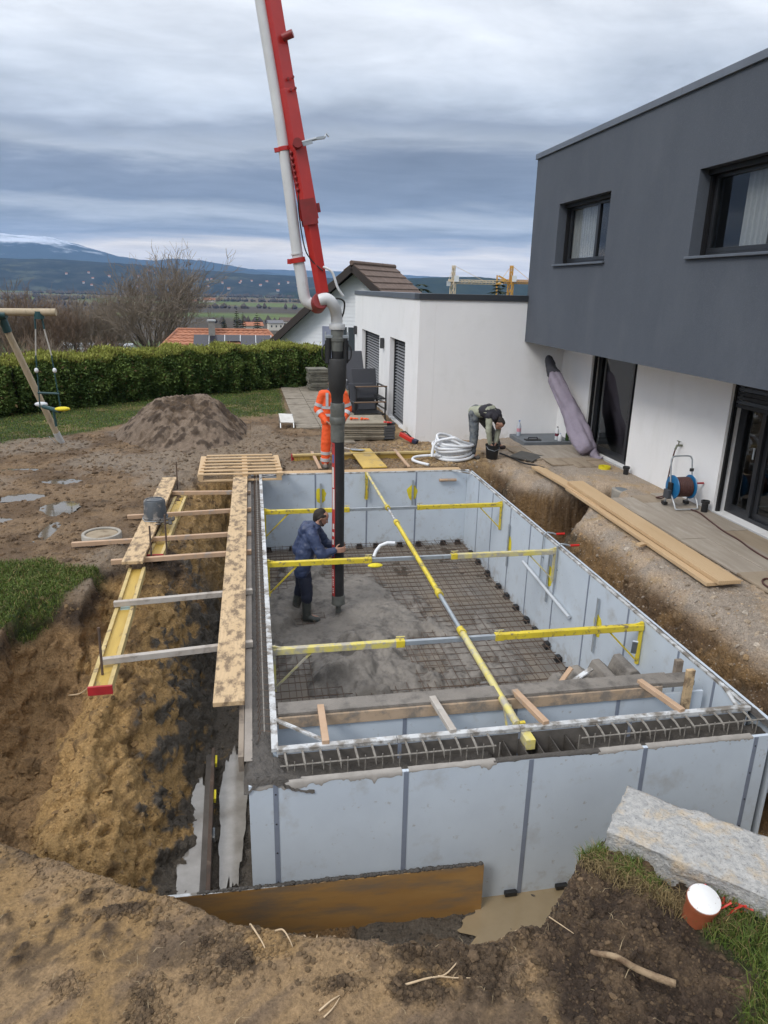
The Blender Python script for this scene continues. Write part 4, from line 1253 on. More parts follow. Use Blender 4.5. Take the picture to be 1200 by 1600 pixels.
def tile(x0, x1, y0, y1, z, m):
    g = G(); dz = random.uniform(-.006, .006)
    g.span((x0 + .003, y0 + .003, z - .03), (x1 - .003, y1 - .003, z + dz)); part(g, 'slab', m, terrace, bevel=.003)


cols = [5.74, 6.16, 6.58, GX - .002]
for ci in range(3):
    yy = -2.6 + [0, .5, .25][ci]
    while yy < 10.55:
        ye_ = min(yy + TL, 10.62 - .1 * (2 - ci))
        if ye_ - yy > .2: tile(cols[ci], cols[ci + 1], yy, ye_, .115, random.choice((m_tile, m_tile, m_tile2)))
        yy += TL
for ci, (ya, yb) in enumerate(((12.75, 14.55), (12.55, 14.55), (13.1, 14.55))):
    yy = yb
    while yy > ya + .05:
        y0 = max(ya, yy - TL)
        tile(cols[ci], cols[ci + 1], y0, yy, .115, random.choice((m_tile, m_tile2))); yy = y0
tile(5.36, 5.74, 13.3, 14.45, .10, m_tile2)
g = G(); g.span((5.85, 14.62, .02), (GX - .004, EY - .012, .165)); solo(g, 'door_step', m_greystep, 'low blue grey slab step in the corner of the annex and the house', 'step', (6.4, 15.1, .02), bevel=.006)
# ------------------------------------------------------------------ hills
m_hill1 = mat('wooded hills', (.018, .025, .027), (.044, .050, .047), scale=.008, rough=1, detail=8, spec=0, stain=(.070, .078, .058), sscale=.006, sth=(.55, .62))
m_hill2 = mat('far hills', (.045, .055, .05), (.06, .07, .06), scale=.001, rough=1, spec=0)
m_hill3 = mat('dark wooded hill', (.020, .030, .024), (.032, .042, .028), scale=.008, rough=1, spec=0)


def snow_mat():
    m = bpy.data.materials.new('snowy mountain'); m.use_nodes = True
    nt = m.node_tree; N, L = nt.nodes.new, nt.links.new; b = nt.nodes['Principled BSDF']; b.inputs['Roughness'].default_value = 1; b.inputs['Specular IOR Level'].default_value = 0
    tc = N('ShaderNodeTexCoord'); sp = N('ShaderNodeSeparateXYZ'); L(tc.outputs['Object'], sp.inputs[0])
    n = N('ShaderNodeTexNoise'); n.inputs['Scale'].default_value = .0022; n.inputs['Detail'].default_value = 9; n.inputs['Roughness'].default_value = .7
    mp = N('ShaderNodeMapping'); mp.inputs['Scale'].default_value = (.6, 1, 3.5); L(tc.outputs['Object'], mp.inputs[0]); L(mp.outputs[0], n.inputs['Vector'])
    ad = N('ShaderNodeMath'); ad.operation = 'MULTIPLY_ADD'; L(n.outputs['Fac'], ad.inputs[0]); ad.inputs[1].default_value = 1100; L(sp.outputs['Z'], ad.inputs[2])
    mr = N('ShaderNodeMapRange'); mr.inputs[1].default_value = 1010; mr.inputs[2].default_value = 1200; L(ad.outputs[0], mr.inputs[0])
    mx_ = N('ShaderNodeMix'); mx_.data_type = 'RGBA'; mx_.inputs['A'].default_value = (.035, .045, .04, 1); mx_.inputs['B'].default_value = (.62, .65, .70, 1)
    L(mr.outputs[0], mx_.inputs['Factor']); L(mx_.outputs['Result'], b.inputs['Base Color'])
    return m


hill('mountain', [(-11000, 250), (-8000, 560), (-5600, 640), (-3700, 680), (-3000, 645), (-2500, 530), (-2050, 410), (-1600, 350), (-1200, 385), (-700, 370), (-200, 300), (500, 200), (1600, 120), (3000, 60)], 12500, 2600, -60, snow_mat(), 301, .05)
hill('far_hills', [(-7000, 200), (-3000, 260), (-1200, 300), (400, 335), (1800, 330), (3200, 290), (4800, 260), (6500, 250), (9000, 330), (14000, 300)], 15500, 2500, -60, m_hill2, 302, .05)
hill('wooded_hills', [(-6000, 150), (-4000, 160), (-2600, 150), (-1900, 135), (-1400, 150), (-900, 140), (-500, 118), (0, 95), (500, 72), (1000, 62), (1700, 45), (3000, 20)], 5600, 1500, -52, m_hill1, 303, .10)
hill('dark_hill', [(150, -30), (500, 20), (760, 60), (1000, 78), (1200, 80), (1500, 55), (1800, 20), (2100, -20)], 3900, 700, -55, m_hill3, 304, .08)
# low rows of trees between the fields read as one mass from here
m_woods = mat('winter woods', (.075, .062, .055), (.10, .085, .07), scale=.05, rough=1, spec=0)


def woodland(seed, bands):
    rng = np.random.RandomState(seed)
    V = []; F = []; n0 = 0
    base = np.array([(0, 0, 1), (.9, 0, .45), (.28, .86, .5), (-.73, .53, .42), (-.73, -.53, .5), (.28, -.86, .45), (.6, 0, 0), (-.5, .3, 0), (-.5, -.3, 0)])
    tri = np.array([(0, 1, 2), (0, 2, 3), (0, 3, 4), (0, 4, 5), (0, 5, 1), (1, 6, 2), (2, 7, 3), (3, 7, 4), (4, 8, 5), (5, 8, 6), (5, 6, 1), (2, 6, 7), (4, 7, 8)])
    for (xa, xb, ya, yb, n, h0, h1) in bands:
        xs = rng.uniform(xa, xb, n); ys_ = rng.uniform(0, 1, n) * (yb - ya) + ya + np.sin(xs / 90) * 25
        for x, y in zip(xs, ys_):
            h = rng.uniform(h0, h1); w = h * rng.uniform(.35, .6)
            b = base * np.array([w, w, h]) * (1 + rng.uniform(-.25, .25, (9, 3)))
            V.append(b + np.array([x, y, -47])); F.append(tri + n0); n0 += 9
    me = raw_mesh('woodland', np.concatenate(V), np.concatenate(F), None, False)
    solo(me, 'woodland', m_woods, kind='stuff')


woodland(5, [(-900, 1500, 3300, 3600, 900, 10, 18), (-300, 1000, 2450, 2560, 300, 9, 15), (-500, 900, 1700, 1760, 170, 8, 14), (100, 520, 1250, 1290, 70, 7, 13), (-60, 420, 1020, 1050, 50, 7, 12), (250, 700, 2000, 2150, 220, 9, 16), (-1600, -500, 2000, 2600, 500, 9, 15), (-1200, -300, 1200, 1500, 350, 9, 15), (-700, -200, 700, 1000, 150, 8, 13)])

# ------------------------------------------------------------------ village houses far off
m_roof_red = mat('red tile roof', (.36, .15, .085), (.28, .115, .065), scale=6, rough=.85)
m_cream = mat('cream render', (.60, .56, .50), (.55, .52, .47), scale=.5, rough=.9)
m_pane_far = mat('dark pane', (.05, .06, .07), rough=.2)
m_white_clad = mat('white cladding', (.70, .72, .74), (.66, .68, .70), scale=2, rough=.8)


def far_house(x, y, z, w, d, h, rz, label, roofm, wallm=m_cream, group='houses down in the valley'):
    t = thing('village_house', label, 'house', (x, y, z), group)
    mr = Matrix.Rotation(rz, 3, 'Z')
    tr = lambda p: mr @ Vector(p) + Vector((x, y, z))
    g = G(); g.box((x, y, z + h / 2), (w, d, h), mr); part(g, 'wall', wallm, t)
    g = G(); e = .5; rh = d * .30
    g.add([tr(p) for p in ((-w / 2 - e, -d / 2 - e, h - .15), (w / 2 + e, -d / 2 - e, h - .15), (w / 2 + e, d / 2 + e, h - .15), (-w / 2 - e, d / 2 + e, h - .15), (-w / 2 - e, 0, h + rh), (w / 2 + e, 0, h + rh))],
          [(0, 1, 5, 4), (2, 3, 4, 5), (1, 2, 5), (3, 0, 4), (3, 2, 1, 0)])
    part(g, 'roof', roofm, t)
    for i in range(3):
        g = G(); g.box(tr((-w * .32 + i * w * .32, -d / 2 - .01, h * .55)), (w * .10, .06, h * .28), mr); part(g, 'window', m_pane_far, t)
    return t


def shed(x, y, z, w, d, h, label, m=m_white_clad):
    t = thing('industrial_hall', label, 'hall', (x, y, z), 'long halls down in the valley')
    g = G(); g.span((x - w / 2, y - d / 2, z), (x + w / 2, y + d / 2, z + h)); part(g, 'wall', m, t)
    g = G(); g.span((x - w / 2 - .6, y - d / 2 - .6, z + h), (x + w / 2 + .6, y + d / 2 + .6, z + h + .6)); part(g, 'roof', m_zinc, t)
    for i in range(6):
        a = x - w / 2 + w * (.08 + i * .15)
        g = G(); g.span((a, y - d / 2 - .12, z + h * .35), (a + w * .09, y - d / 2, z + h * .75)); part(g, 'window', m_pane_far, t)


shed(-104, 520, -45, 46, 20, 8, 'long white hall behind the bare trees, the wider of two', m_white_clad)
shed(-62, 330, -41.5, 16, 9, 5, 'small white hall with dark windows in front of the long one')
shed(-8, 620, -45, 26, 14, 7, 'white flat roofed hall above the red roof, near the conifers')
for (x_, y_, z_, w, lab, rm) in ((-80.43, 1500, -23.7, 22, 'small orange roofed farmhouse alone in the fields', m_roof_red), (26.22, 520, -18.83, 13, 'low house with brown roof beyond the hedge corner', mat('brown roof', (.10, .07, .055), rough=.9)),
                              (14.5, 460, -17.54, 9, 'grey roofed shed near the gable house eave', mat('grey roof', (.16, .16, .17), rough=.9)), (-128.83, 1700, -30.74, 20, 'pale farmhouse left of the orange roof among trees', m_roof_red), (0.51, 300, -11.15, 7, 'little red roofed cabin behind the conifers', m_roof_red)):
    far_house(x_, y_, z_ - 5, w, w * .6, 4.5, .2, lab, rm)
random.seed(44)
m_far_white = mat('distant pale walls', (.52, .50, .48), rough=.9)
_hm = bpy.data.objects['wooded_hills'].data
HBVH = BVHTree.FromPolygons([v.co for v in _hm.vertices], [p.vertices for p in _hm.polygons])


def hill_z(x, y):
    h = HBVH.ray_cast(Vector((x, y, 900)), Vector((0, 0, -1)))
    return h[0].z if h[0] is not None else -46


VH = [(-2600, 4900), (-2450, 4860), (-2330, 4950), (-2200, 4880), (-2050, 4930), (-1900, 4880), (-2700, 5000), (-2520, 5060), (-1750, 4960), (-880, 4900), (-800, 4960), (-720, 4900), (-640, 4980), (-930, 5050), (-560, 4930), (-160, 4900), (-60, 4960), (60, 4890), (170, 4950), (280, 4910), (400, 4960), (520, 4900), (-250, 5000), (10, 5050), (230, 5040)]
VH = VH + [(x + random.uniform(-120, 120), y + random.uniform(-250, 260)) for x, y in VH]
for i, (x, y) in enumerate(VH):
    t = thing('hillside_house', 'tiny pale red roofed house, a speck in the villages on the far wooded hillside', 'house', (x, y, 0), 'houses of the villages on the hillside')
    y = y - 420
    t.location.z = hill_z(x, y); t.location.y = y
    w = random.uniform(8, 17); h = random.uniform(4, 7)
    ORIGIN[t.name] = Vector(t.location)
    zz = t.location.z
    g = G(); g.span((x - w / 2, y - 6, zz - 6), (x + w / 2, y + 6, zz + h)); part(g, 'wall', m_far_white, t)
    g = G(); g.prism([(x - w / 2 - 1, y - 7, zz + h), (x - w / 2 - 1, y + 7, zz + h), (x - w / 2 - 1, y, zz + h + 5)], (w + 2, 0, 0)); part(g, 'roof', m_roof_red, t)

# ------------------------------------------------------------------ neighbour: white gable house
m_clad = mat('white weatherboard', (.80, .82, .85), (.76, .78, .81), scale=2, rough=.7)
m_browntile = mat('brown roof tile', (.135, .090, .068), (.10, .066, .05), scale=3, rough=.85, stain=(.17, .125, .10), sscale=4, sth=(.5, .7))
m_bargeb = mat('dark barge board', (.035, .027, .024), rough=.8)
m_shut = mat('lavender grey shutter', (.25, .27, .36), (.22, .24, .32), rough=.7)
nh = thing('gable_house', 'white weatherboarded house with steep brown roof and lavender grey shutters', 'house', (5.2, 38.5, -2.2))
PK = Vector((5.54, 38.5, 4.49)); az = R(-34)      # ridge runs away to the right
fwd = Vector((math.sin(-az), math.cos(-az), 0)); rgt = Vector((fwd.y, -fwd.x, 0)); UP = Vector((0, 0, 1))
HW, RP, LEN = 4.9, .80, 4.2       # half width, roof slope, length along the ridge


def nhp(u, f, z):
    return PK + rgt * u + fwd * f + UP * z


zb = -2.4 - PK.z
wallbot = zb
ev = -HW * RP
g = G(); g.prism([nhp(-HW, 0, ev), nhp(-HW, 0, wallbot), nhp(HW, 0, wallbot), nhp(HW, 0, ev), nhp(0, 0, -.25)], fwd * LEN); part(g, 'wall', m_clad, nh)
nb = 34
for i in range(nb):
    z = wallbot + 1.6 + i * .19
    half = HW - .02 if z + .17 < ev else min(HW - .02, (-.30 - z - .17) / RP)
    if half < .25: break
    g = G(); g.beam(nhp(-half, -.018, z + .09), nhp(half, -.018, z + .085), .022, .178, up=UP + fwd * .03); part(g, 'weatherboard', m_clad, nh)
for s in (-1, 1):
    reach = HW + (1.5 if s < 0 else .5)
    nrow = 14
    for r_ in range(nrow):
        u0 = reach * (r_ / nrow); u1 = reach * ((r_ + 1) / nrow)
        for c_ in range(6):
            f0 = -.75 + (LEN + 1.3) * c_ / 6; f1 = -.75 + (LEN + 1.3) * (c_ + 1) / 6 - .01
            g = G(); lift = .05
            a, b, c, d = nhp(s * u0, f0, -u0 * RP + .06), nhp(s * u0, f1, -u0 * RP + .06), nhp(s * (u1 + .02), f1, -u1 * RP + .06 + lift), nhp(s * (u1 + .02), f0, -u1 * RP + .06 + lift)
            g.add([a, b, c, d] + [p - UP * .05 for p in (a, b, c, d)], [(0, 1, 2, 3), (7, 6, 5, 4), (0, 4, 5, 1), (1, 5, 6, 2), (2, 6, 7, 3), (3, 7, 4, 0)])
            part(g, 'roof_tile', m_browntile, nh)
    g = G(); g.beam(nhp(0, -.78, -.16), nhp(s * reach, -.78, -reach * RP - .16), .06, .34, up=UP); part(g, 'barge_board', m_bargeb, nh)
    g = G(); g.add([nhp(0, -.74, -.05), nhp(0, LEN + .5, -.05), nhp(s * reach, LEN + .5, -reach * RP - .05), nhp(s * reach, -.74, -reach * RP - .05)], [(0, 1, 2, 3)])
    g.add([p_ + Vector((0, 0, -.06)) for p_ in (nhp(0, -.74, -.05), nhp(0, LEN + .5, -.05), nhp(s * reach, LEN + .5, -reach * RP - .05), nhp(s * reach, -.74, -reach * RP - .05))], [(3, 2, 1, 0)])
    part(g, 'roof_underside', m_bargeb, nh)
g = G(); g.tube([nhp(0, -.8, .08), nhp(0, LEN + .6, .08)], .12, 8); part(g, 'ridge', m_browntile, nh)
for u, w, isw in ((-.55, .95, True), (-1.62, .95, False), (.55, 1.0, False)):
    zc0, zc1 = wallbot + 1.9, wallbot + 3.75
    g = G(); g.beam(nhp(u, -.05, zc0), nhp(u, -.05, zc1), w, .06, up=fwd)
    wd = part(g, 'window' if isw else 'shutter', m_pane_far if isw else m_shut, nh)
    if isw:
        for du in (-w / 2, 0, w / 2):
            g = G(); g.beam(nhp(u + du, -.09, zc0), nhp(u + du, -.09, zc1), .07, .04, up=fwd); part(g, 'frame', m_white_clad, wd)
for k in range(16):
    u = -3.4 + k * .22
    g = G(); g.beam(nhp(u, -1.0, wallbot + .9), nhp(u, -1.0, wallbot + 1.85), .12, .03, up=fwd); part(g, 'balustrade_board', m_shut, nh)
g = G(); g.beam(nhp(-3.6, -1.0, wallbot + 1.88), nhp(1.6, -1.0, wallbot + 1.88), .08, .06); part(g, 'handrail', m_shut, nh)
g = G(); g.beam(nhp(-3.6, -.5, wallbot + .85), nhp(1.6, -.5, wallbot + .85), 1.1, .12); part(g, 'balcony_floor', m_shut, nh)

# ------------------------------------------------------------------ red tiled roof with solar panels behind the hedge
rr = thing('tiled_bungalow', 'bungalow roof of red tiles carrying a row of dark solar panels and a chimney', 'house', (-2.4, 62, -3.5))
RY, RZ = 62.0, -.22
rx0, rx1 = -5.95, 1.3
ex0, ex1 = -8.6, 3.9
slope_d, slope_h = 5.2, 2.7
m_tile_red = mat('clay roof tile', (.40, .175, .10), (.31, .13, .075), scale=1.6, rough=.85, stain=(.20, .10, .07), sscale=2.5, sth=(.55, .7))
m_solar = mat('solar cell', (.018, .018, .026), (.024, .024, .034), scale=3, rough=.25)


def roofp(v, t_):
    """v 0..1 along, t 0 ridge .. 1 eave on the slope facing the pool"""
    xa = rx0 + (ex0 - rx0) * t_; xb = rx1 + (ex1 - rx1) * t_
    return Vector((xa + (xb - xa) * v, RY - slope_d * t_, RZ - slope_h * t_))


nrow, ncol = 13, 18
for r_ in range(nrow):
    for c_ in range(ncol):
        t0, t1 = r_ / nrow, (r_ + 1) / nrow
        v0, v1 = c_ / ncol, (c_ + 1) / ncol
        if r_ > 9: continue
        a, b, c, d = roofp(v0, t0), roofp(v1, t0), roofp(v1, t1), roofp(v0, t1)
        k = Vector((0, -.02, .07)); n = 2
        m1, m2 = (a + b) / 2 + Vector((0, 0, .05)), (c + d) / 2 + Vector((0, 0, .05)) + k
        g = G(); c2, d2 = c + k, d + k
        g.add([a, m1, b, c2, m2, d2, c2 - Vector((0, 0, .09)), d2 - Vector((0, 0, .09))], [(0, 1, 4, 5), (1, 2, 3, 4), (5, 4, 3, 6, 7)])
        part(g, 'roof_tile', m_tile_red, rr)
g = G(); g.add([roofp(0, 0), roofp(1, 0), roofp(1, 1), roofp(0, 1), roofp(0, 0) + Vector((-1.3, 5, -2.7)), roofp(1, 0) + Vector((1.3, 5, -2.7))], [(3, 2, 1, 0), (0, 1, 5, 4)])
for v_ in g.v: pass
g.v = [(x, y, z - .06) for x, y, z in g.v]; part(g, 'roof_deck', m_bargeb, rr)
g = G(); g.tube([roofp(0, 0) + Vector((0, 0, .05)), roofp(1, 0) + Vector((0, 0, .05))], .12, 8); part(g, 'ridge', m_tile_red, rr)
g = G(); g.tube([roofp(0, 0) + Vector((0, 0, .05)), roofp(0, 1) + Vector((0, 0, .05))], .11, 8); part(g, 'hip', m_tile_red, rr)
g = G(); g.tube([roofp(1, 0) + Vector((0, 0, .05)), roofp(1, 1) + Vector((0, 0, .05))], .11, 8); part(g, 'hip', m_tile_red, rr)
g = G(); g.span((-8, 57.5, -7), (3.4, 66, -2.7)); part(g, 'wall', m_cream, rr)
sn = Vector((0, -slope_h, slope_d)).normalized()
for xa, w, t0, t1 in ((-4.62, 1.18, .17, .52), (-3.38, 1.18, .17, .52), (-2.14, 1.18, .17, .33), (-.90, 1.18, .17, .52), (.34, 1.18, .17, .52)):
    y0, z0 = RY - slope_d * t0, RZ - slope_h * t0; y1, z1 = RY - slope_d * t1, RZ - slope_h * t1
    off = sn * .16
    g = G(); p0 = Vector((xa + w / 2, y0, z0)) + off; p1 = Vector((xa + w / 2, y1, z1)) + off
    g.beam(p0, p1, w, .05, up=sn); sp_ = part(g, 'solar_panel', m_solar, rr)
    g = G(); g.beam(p0 + Vector((w / 2 + .02, 0, 0)), p1 + Vector((w / 2 + .02, 0, 0)), .05, .07, up=sn); part(g, 'frame', m_zinc, sp_)
g = G(); g.span((-3.45, 60.9, -1.3), (-2.95, 61.5, .55)); ch = part(g, 'chimney', mat('chimney render', (.25, .24, .22), (.2, .19, .18), rough=.9), rr)
g = G(); g.span((-3.52, 60.83, .55), (-2.88, 61.57, .66)); part(g, 'chimney_cap', m_zinc, ch)

# ------------------------------------------------------------------ trees
m_bark = mat('winter bark', (.085, .072, .058), (.12, .10, .08), scale=1.5, rough=.95, spec=.1)
m_twig = mat('winter twigs', (.25, .205, .16), (.20, .165, .13), scale=.8, rough=.95, spec=.1)
m_twig_red = mat('reddish twigs', (.22, .155, .11), (.175, .125, .09), scale=.8, rough=.95, spec=.1)


def bare_tree_meshes(h, spread, seed, nlimb=7, depth=5, trunk_r=None, rise=.55, base_clear=.22, twig_r=.012, kidsn=(5, 4, 4, 3, 3)):
    rnd = random.Random(seed)
    gt, gc = G(), G()
    tr = trunk_r or h * .022

    def grow(p, d, ln, r, lev):
        n = 4 if lev < 3 else 3
        pts = [p]; rad = [r]
        for i in range(n):
            jit = .16 if lev else .05
            d = (d + Vector((rnd.uniform(-jit, jit), rnd.uniform(-jit, jit), rnd.uniform(-jit * .6, jit) + (0, .12, .06, .03, .02, 0, 0)[lev]))).normalized()
            p = p + d * (ln / n); pts.append(p.copy()); rad.append(r * (1 - .55 * (i + 1) / n))
        (gt if lev < 2 else gc).tube(pts, rad, 6 if lev < 2 else (4 if lev < 3 else 3), cap=False)
        if lev >= depth: return
        kids = nlimb if lev == 0 else kidsn[min(lev - 1, 4)]
        for k in range(kids):
            f = rnd.uniform(.35 if lev else base_clear / .55, 1.0) if k else 1.0
            i = min(n - 1, int(f * n)); q = pts[i].lerp(pts[i + 1], min(1, f * n - i))
            a = rnd.uniform(0, 2 * math.pi); sp = (rnd.uniform(.15, 1.6) if lev == 0 else rnd.uniform(.45, 1.0)) * spread
            side = d.orthogonal().normalized(); side = Quaternion(d, a) @ side
            nd = (d + side * sp).normalized()
            rr_ = max(twig_r, rad[i] * rnd.uniform(.5, .72))
            grow(q, nd, ln * rnd.uniform(.58, .80), rr_, lev + 1)
    grow(Vector((0, 0, -.3)), Vector((0, 0, 1)), h * .42, tr, 0)
    return gt.mesh('trunk'), gc.mesh('crown')


def place_tree(name, meshes, loc, rz, s, label, cat, group, mats):
    t = thing(name, label, cat, (0, 0, 0), group)
    for me, nm, m in zip(meshes, ('trunk', 'crown'), mats):
        o = bpy.data.objects.new(nm, me); COL.objects.link(o); parent_to(o, t)
        if not me.materials: me.materials.append(m)
    t.location = loc; t.rotation_euler.z = rz; t.scale = (s, s, s)
    return t


def hillz(y): return -.7 - max(0, min((y - 27) * .13, 45.3))


big = bare_tree_meshes(14.2, .85, 27, nlimb=11, depth=6, trunk_r=.46, twig_r=.018, base_clear=.40, kidsn=(5, 4, 3, 3, 2))
place_tree('bare_tree', big, (-9.06, 72, -9.2), .4, 1.0, 'tall bare tree with wide open crown standing behind the red tiled roof', 'tree', 'bare winter trees beyond the hedge', (m_bark, m_twig))
sm = [bare_tree_meshes(9.3, .62, s, nlimb=9, depth=5, trunk_r=.17, base_clear=.2, twig_r=.015, kidsn=(5, 4, 3, 3, 3)) for s in (31, 32, 33)]
bush = [bare_tree_meshes(5.0, 1.0, s, nlimb=10, depth=4, trunk_r=.08, base_clear=.05, twig_r=.012, kidsn=(4, 4, 3, 3, 3)) for s in (41, 42)]
rows = [
    (-25.57, 78, 0, 0, 'tall bare tree with several upright stems, tenth of its row left of the biggest tree'),
    (-25.15, 82, 1, 0, 'slim bare tree with feathery crown, ninth of its row left of the biggest tree'),
    (-22.51, 78, 2, 0, 'bare tree with bushy brown crown, eighth of its row left of the biggest tree'),
    (-21.38, 80, 0, 0, 'tall bare tree with several upright stems, seventh of its row left of the biggest tree'),
    (-21.03, 84, 1, 0, 'slim bare tree with feathery crown, sixth of its row left of the biggest tree'),
    (-18.69, 79, 2, 0, 'bare tree with bushy brown crown, fifth of its row left of the biggest tree'),
    (-18.47, 83, 0, 0, 'tall bare tree with several upright stems, fourth of its row left of the biggest tree'),
    (-16.43, 80, 1, 0, 'slim bare tree with feathery crown, third of its row left of the biggest tree'),
    (-16.45, 86, 2, 0, 'bare tree with bushy brown crown, second of its row left of the biggest tree'),
    (-14.61, 84, 0, 0, 'tall bare tree with several upright stems, first of its row left of the biggest tree'),
    (-28.6, 80, 1, 0, 'slim bare tree with feathery crown, eleventh of its row left of the biggest tree'),
    (-7.1, 92, 2, 1, 'bare tree with bushy brown crown, first of two right of the biggest tree'),
    (-5.79, 98, 0, 1, 'tall bare tree with several upright stems, second of two right of the biggest tree')]
for i, (x_, d, k, small, lab) in enumerate(rows):
    m_ = (m_bark, m_twig if k != 2 else m_twig_red)
    place_tree('bare_tree', sm[k], (x_, d, hillz(d) - .6), i * 1.3, .92 + .12 * ((i * 37) % 5) / 4 - .35 * small, lab, 'tree', 'bare winter trees beyond the hedge', m_)
for i, (x_, d, lab) in enumerate((
    (-20.98, 70, 'grey brown winter shrub under the bare trees, second from the swing side'),
    (-18.56, 68, 'reddish brown winter shrub under the bare trees, third from the swing side'),
    (-17.71, 72, 'grey brown winter shrub under the bare trees, fifth from the swing side'),
    (-15.59, 70, 'reddish brown winter shrub under the bare trees, sixth from the swing side'),
    (-13.14, 66, 'grey brown winter shrub under the bare trees, eighth from the swing side'),
    (-12.55, 70, 'reddish brown winter shrub under the bare trees, ninth from the swing side'),
    (-10.84, 68, 'grey brown winter shrub under the bare trees, tenth from the swing side'),
    (-6.78, 66, 'reddish brown winter shrub under the bare trees, eleventh from the swing side'),
    (-5.78, 74, 'grey brown winter shrub under the bare trees, twelfth from the swing side'),
    (-15.61, 74, 'reddish brown winter shrub under the bare trees, seventh from the swing side'),
    (-16.21, 62, 'grey brown winter shrub under the bare trees, fourth from the swing side'),
    (-19.66, 64, 'reddish brown winter shrub under the bare trees, first from the swing side'))):
    place_tree('bare_shrub', bush[i % 2], (x_, d, hillz(d) - .3), i * 2.1, .95 + .1 * (i % 3), lab, 'shrub', 'winter shrubs below the bare trees', (m_bark, m_twig_red if i % 2 else m_twig))
for i, (x_, d, s, lab) in enumerate((
    (3.55, 130, 0.9, 'hazy bare tree in the meadows, fourth from the bungalow chimney'),
    (4.82, 120, 0.8, 'hazy bare tree in the meadows, fifth from the bungalow chimney'),
    (7.06, 140, 1.0, 'hazy bare tree in the meadows, sixth from the bungalow chimney'),
    (2.77, 190, 0.9, 'hazy bare tree in the meadows, third from the bungalow chimney'),
    (11.93, 160, 1.0, 'hazy bare tree in the meadows, seventh from the bungalow chimney'),
    (-8.0, 200, 1.0, 'hazy bare tree in the meadows, first from the bungalow chimney'),
    (-0.93, 230, 1.0, 'hazy bare tree in the meadows, second from the bungalow chimney'))):
    place_tree('bare_tree', sm[i % 3], (x_, d, hillz(d) - 1), i * .9, s, lab, 'tree', 'bare trees in the valley meadows', (m_bark, m_twig))

m_fir = mat('dark conifer', (.020, .030, .018), (.035, .05, .028), scale=1.2, rough=.9, spec=.15)
m_pine = mat('grey green cedar', (.045, .06, .045), (.07, .085, .06), scale=1.2, rough=.9, spec=.15)


def conifer_mesh(h, w, seed, tip=.02, tiers=26, per=13, taper=1.0):
    rnd = random.Random(seed); g = G()
    for i in range(tiers):
        f = i / tiers; z = h * (.06 + .92 * f)
        rad = max(tip, w * (1 - f) ** taper) * rnd.uniform(.75, 1.1)
        for k in range(per):
            a = rnd.uniform(0, 2 * math.pi); l = rad * rnd.uniform(.6, 1.1); dr = l * rnd.uniform(.15, .45); wd = .10 * h * (1 - f * .7) * rnd.uniform(.25, .5)
            d = Vector((math.cos(a), math.sin(a), 0)); s = Vector((-d.y, d.x, 0))
            b0 = Vector((0, 0, z)); m1 = d * l * .55 + Vector((0, 0, z - dr * .3)); e = d * l + Vector((0, 0, z - dr))
            g.add([b0, m1 + s * wd, e, m1 - s * wd, m1 + Vector((0, 0, -wd * .7))], [(0, 1, 2), (0, 2, 3), (0, 1, 4), (4, 2, 3)])
    t = G(); t.tube([(0, 0, -1), (0, 0, h * .9)], [h * .02, h * .004], 6)
    return t.mesh('trunk'), g.mesh('crown')


con = conifer_mesh(9, 1.9, 3, taper=.75, per=22); con2 = conifer_mesh(9, 2.6, 4, taper=.9, per=24)
for (x_, d, z_, s, k, lab) in ((-2.21, 115.0, 0.4, 0.95, 0, 'narrow dark conifer, left of the pair behind the red roof'), (-1.3, 117.0, -0.21, 0.9, 0, 'narrow dark conifer, right of the pair behind the red roof'), (0.83, 112.0, -0.03, 0.92, 1, 'broad dark fir standing alone right of the conifer pair'), (-5.45, 150.0, -2.01, 0.7, 1, 'small dark fir near the white hall')):
    place_tree('conifer', con if k == 0 else con2, (x_, d, z_ - 9 * s), d, s, lab, 'tree', 'conifers behind the red roof', (m_bark, m_fir))
pine = conifer_mesh(9, 3.4, 6, taper=.55, tiers=24, per=22)
for (x_, d, z_, s, m_, lab) in ((13.45, 58, 4.3, 1.0, m_pine, 'grey green cedar top showing above the flat annex roof'), (15.81, 46, 4.3, .6, m_fir, 'dark evergreen top beside the yellow crane')):
    place_tree('evergreen', pine, (x_, d, z_ - 9 * s), 1.0, s, lab, 'tree', None, (m_bark, m_))

# ------------------------------------------------------------------ cranes beyond the annex roof
m_crane = mat('crane yellow', (.62, .33, .06), (.55, .29, .05), rough=.6)
m_crane_pale = mat('pale crane', (.60, .50, .36), rough=.7)


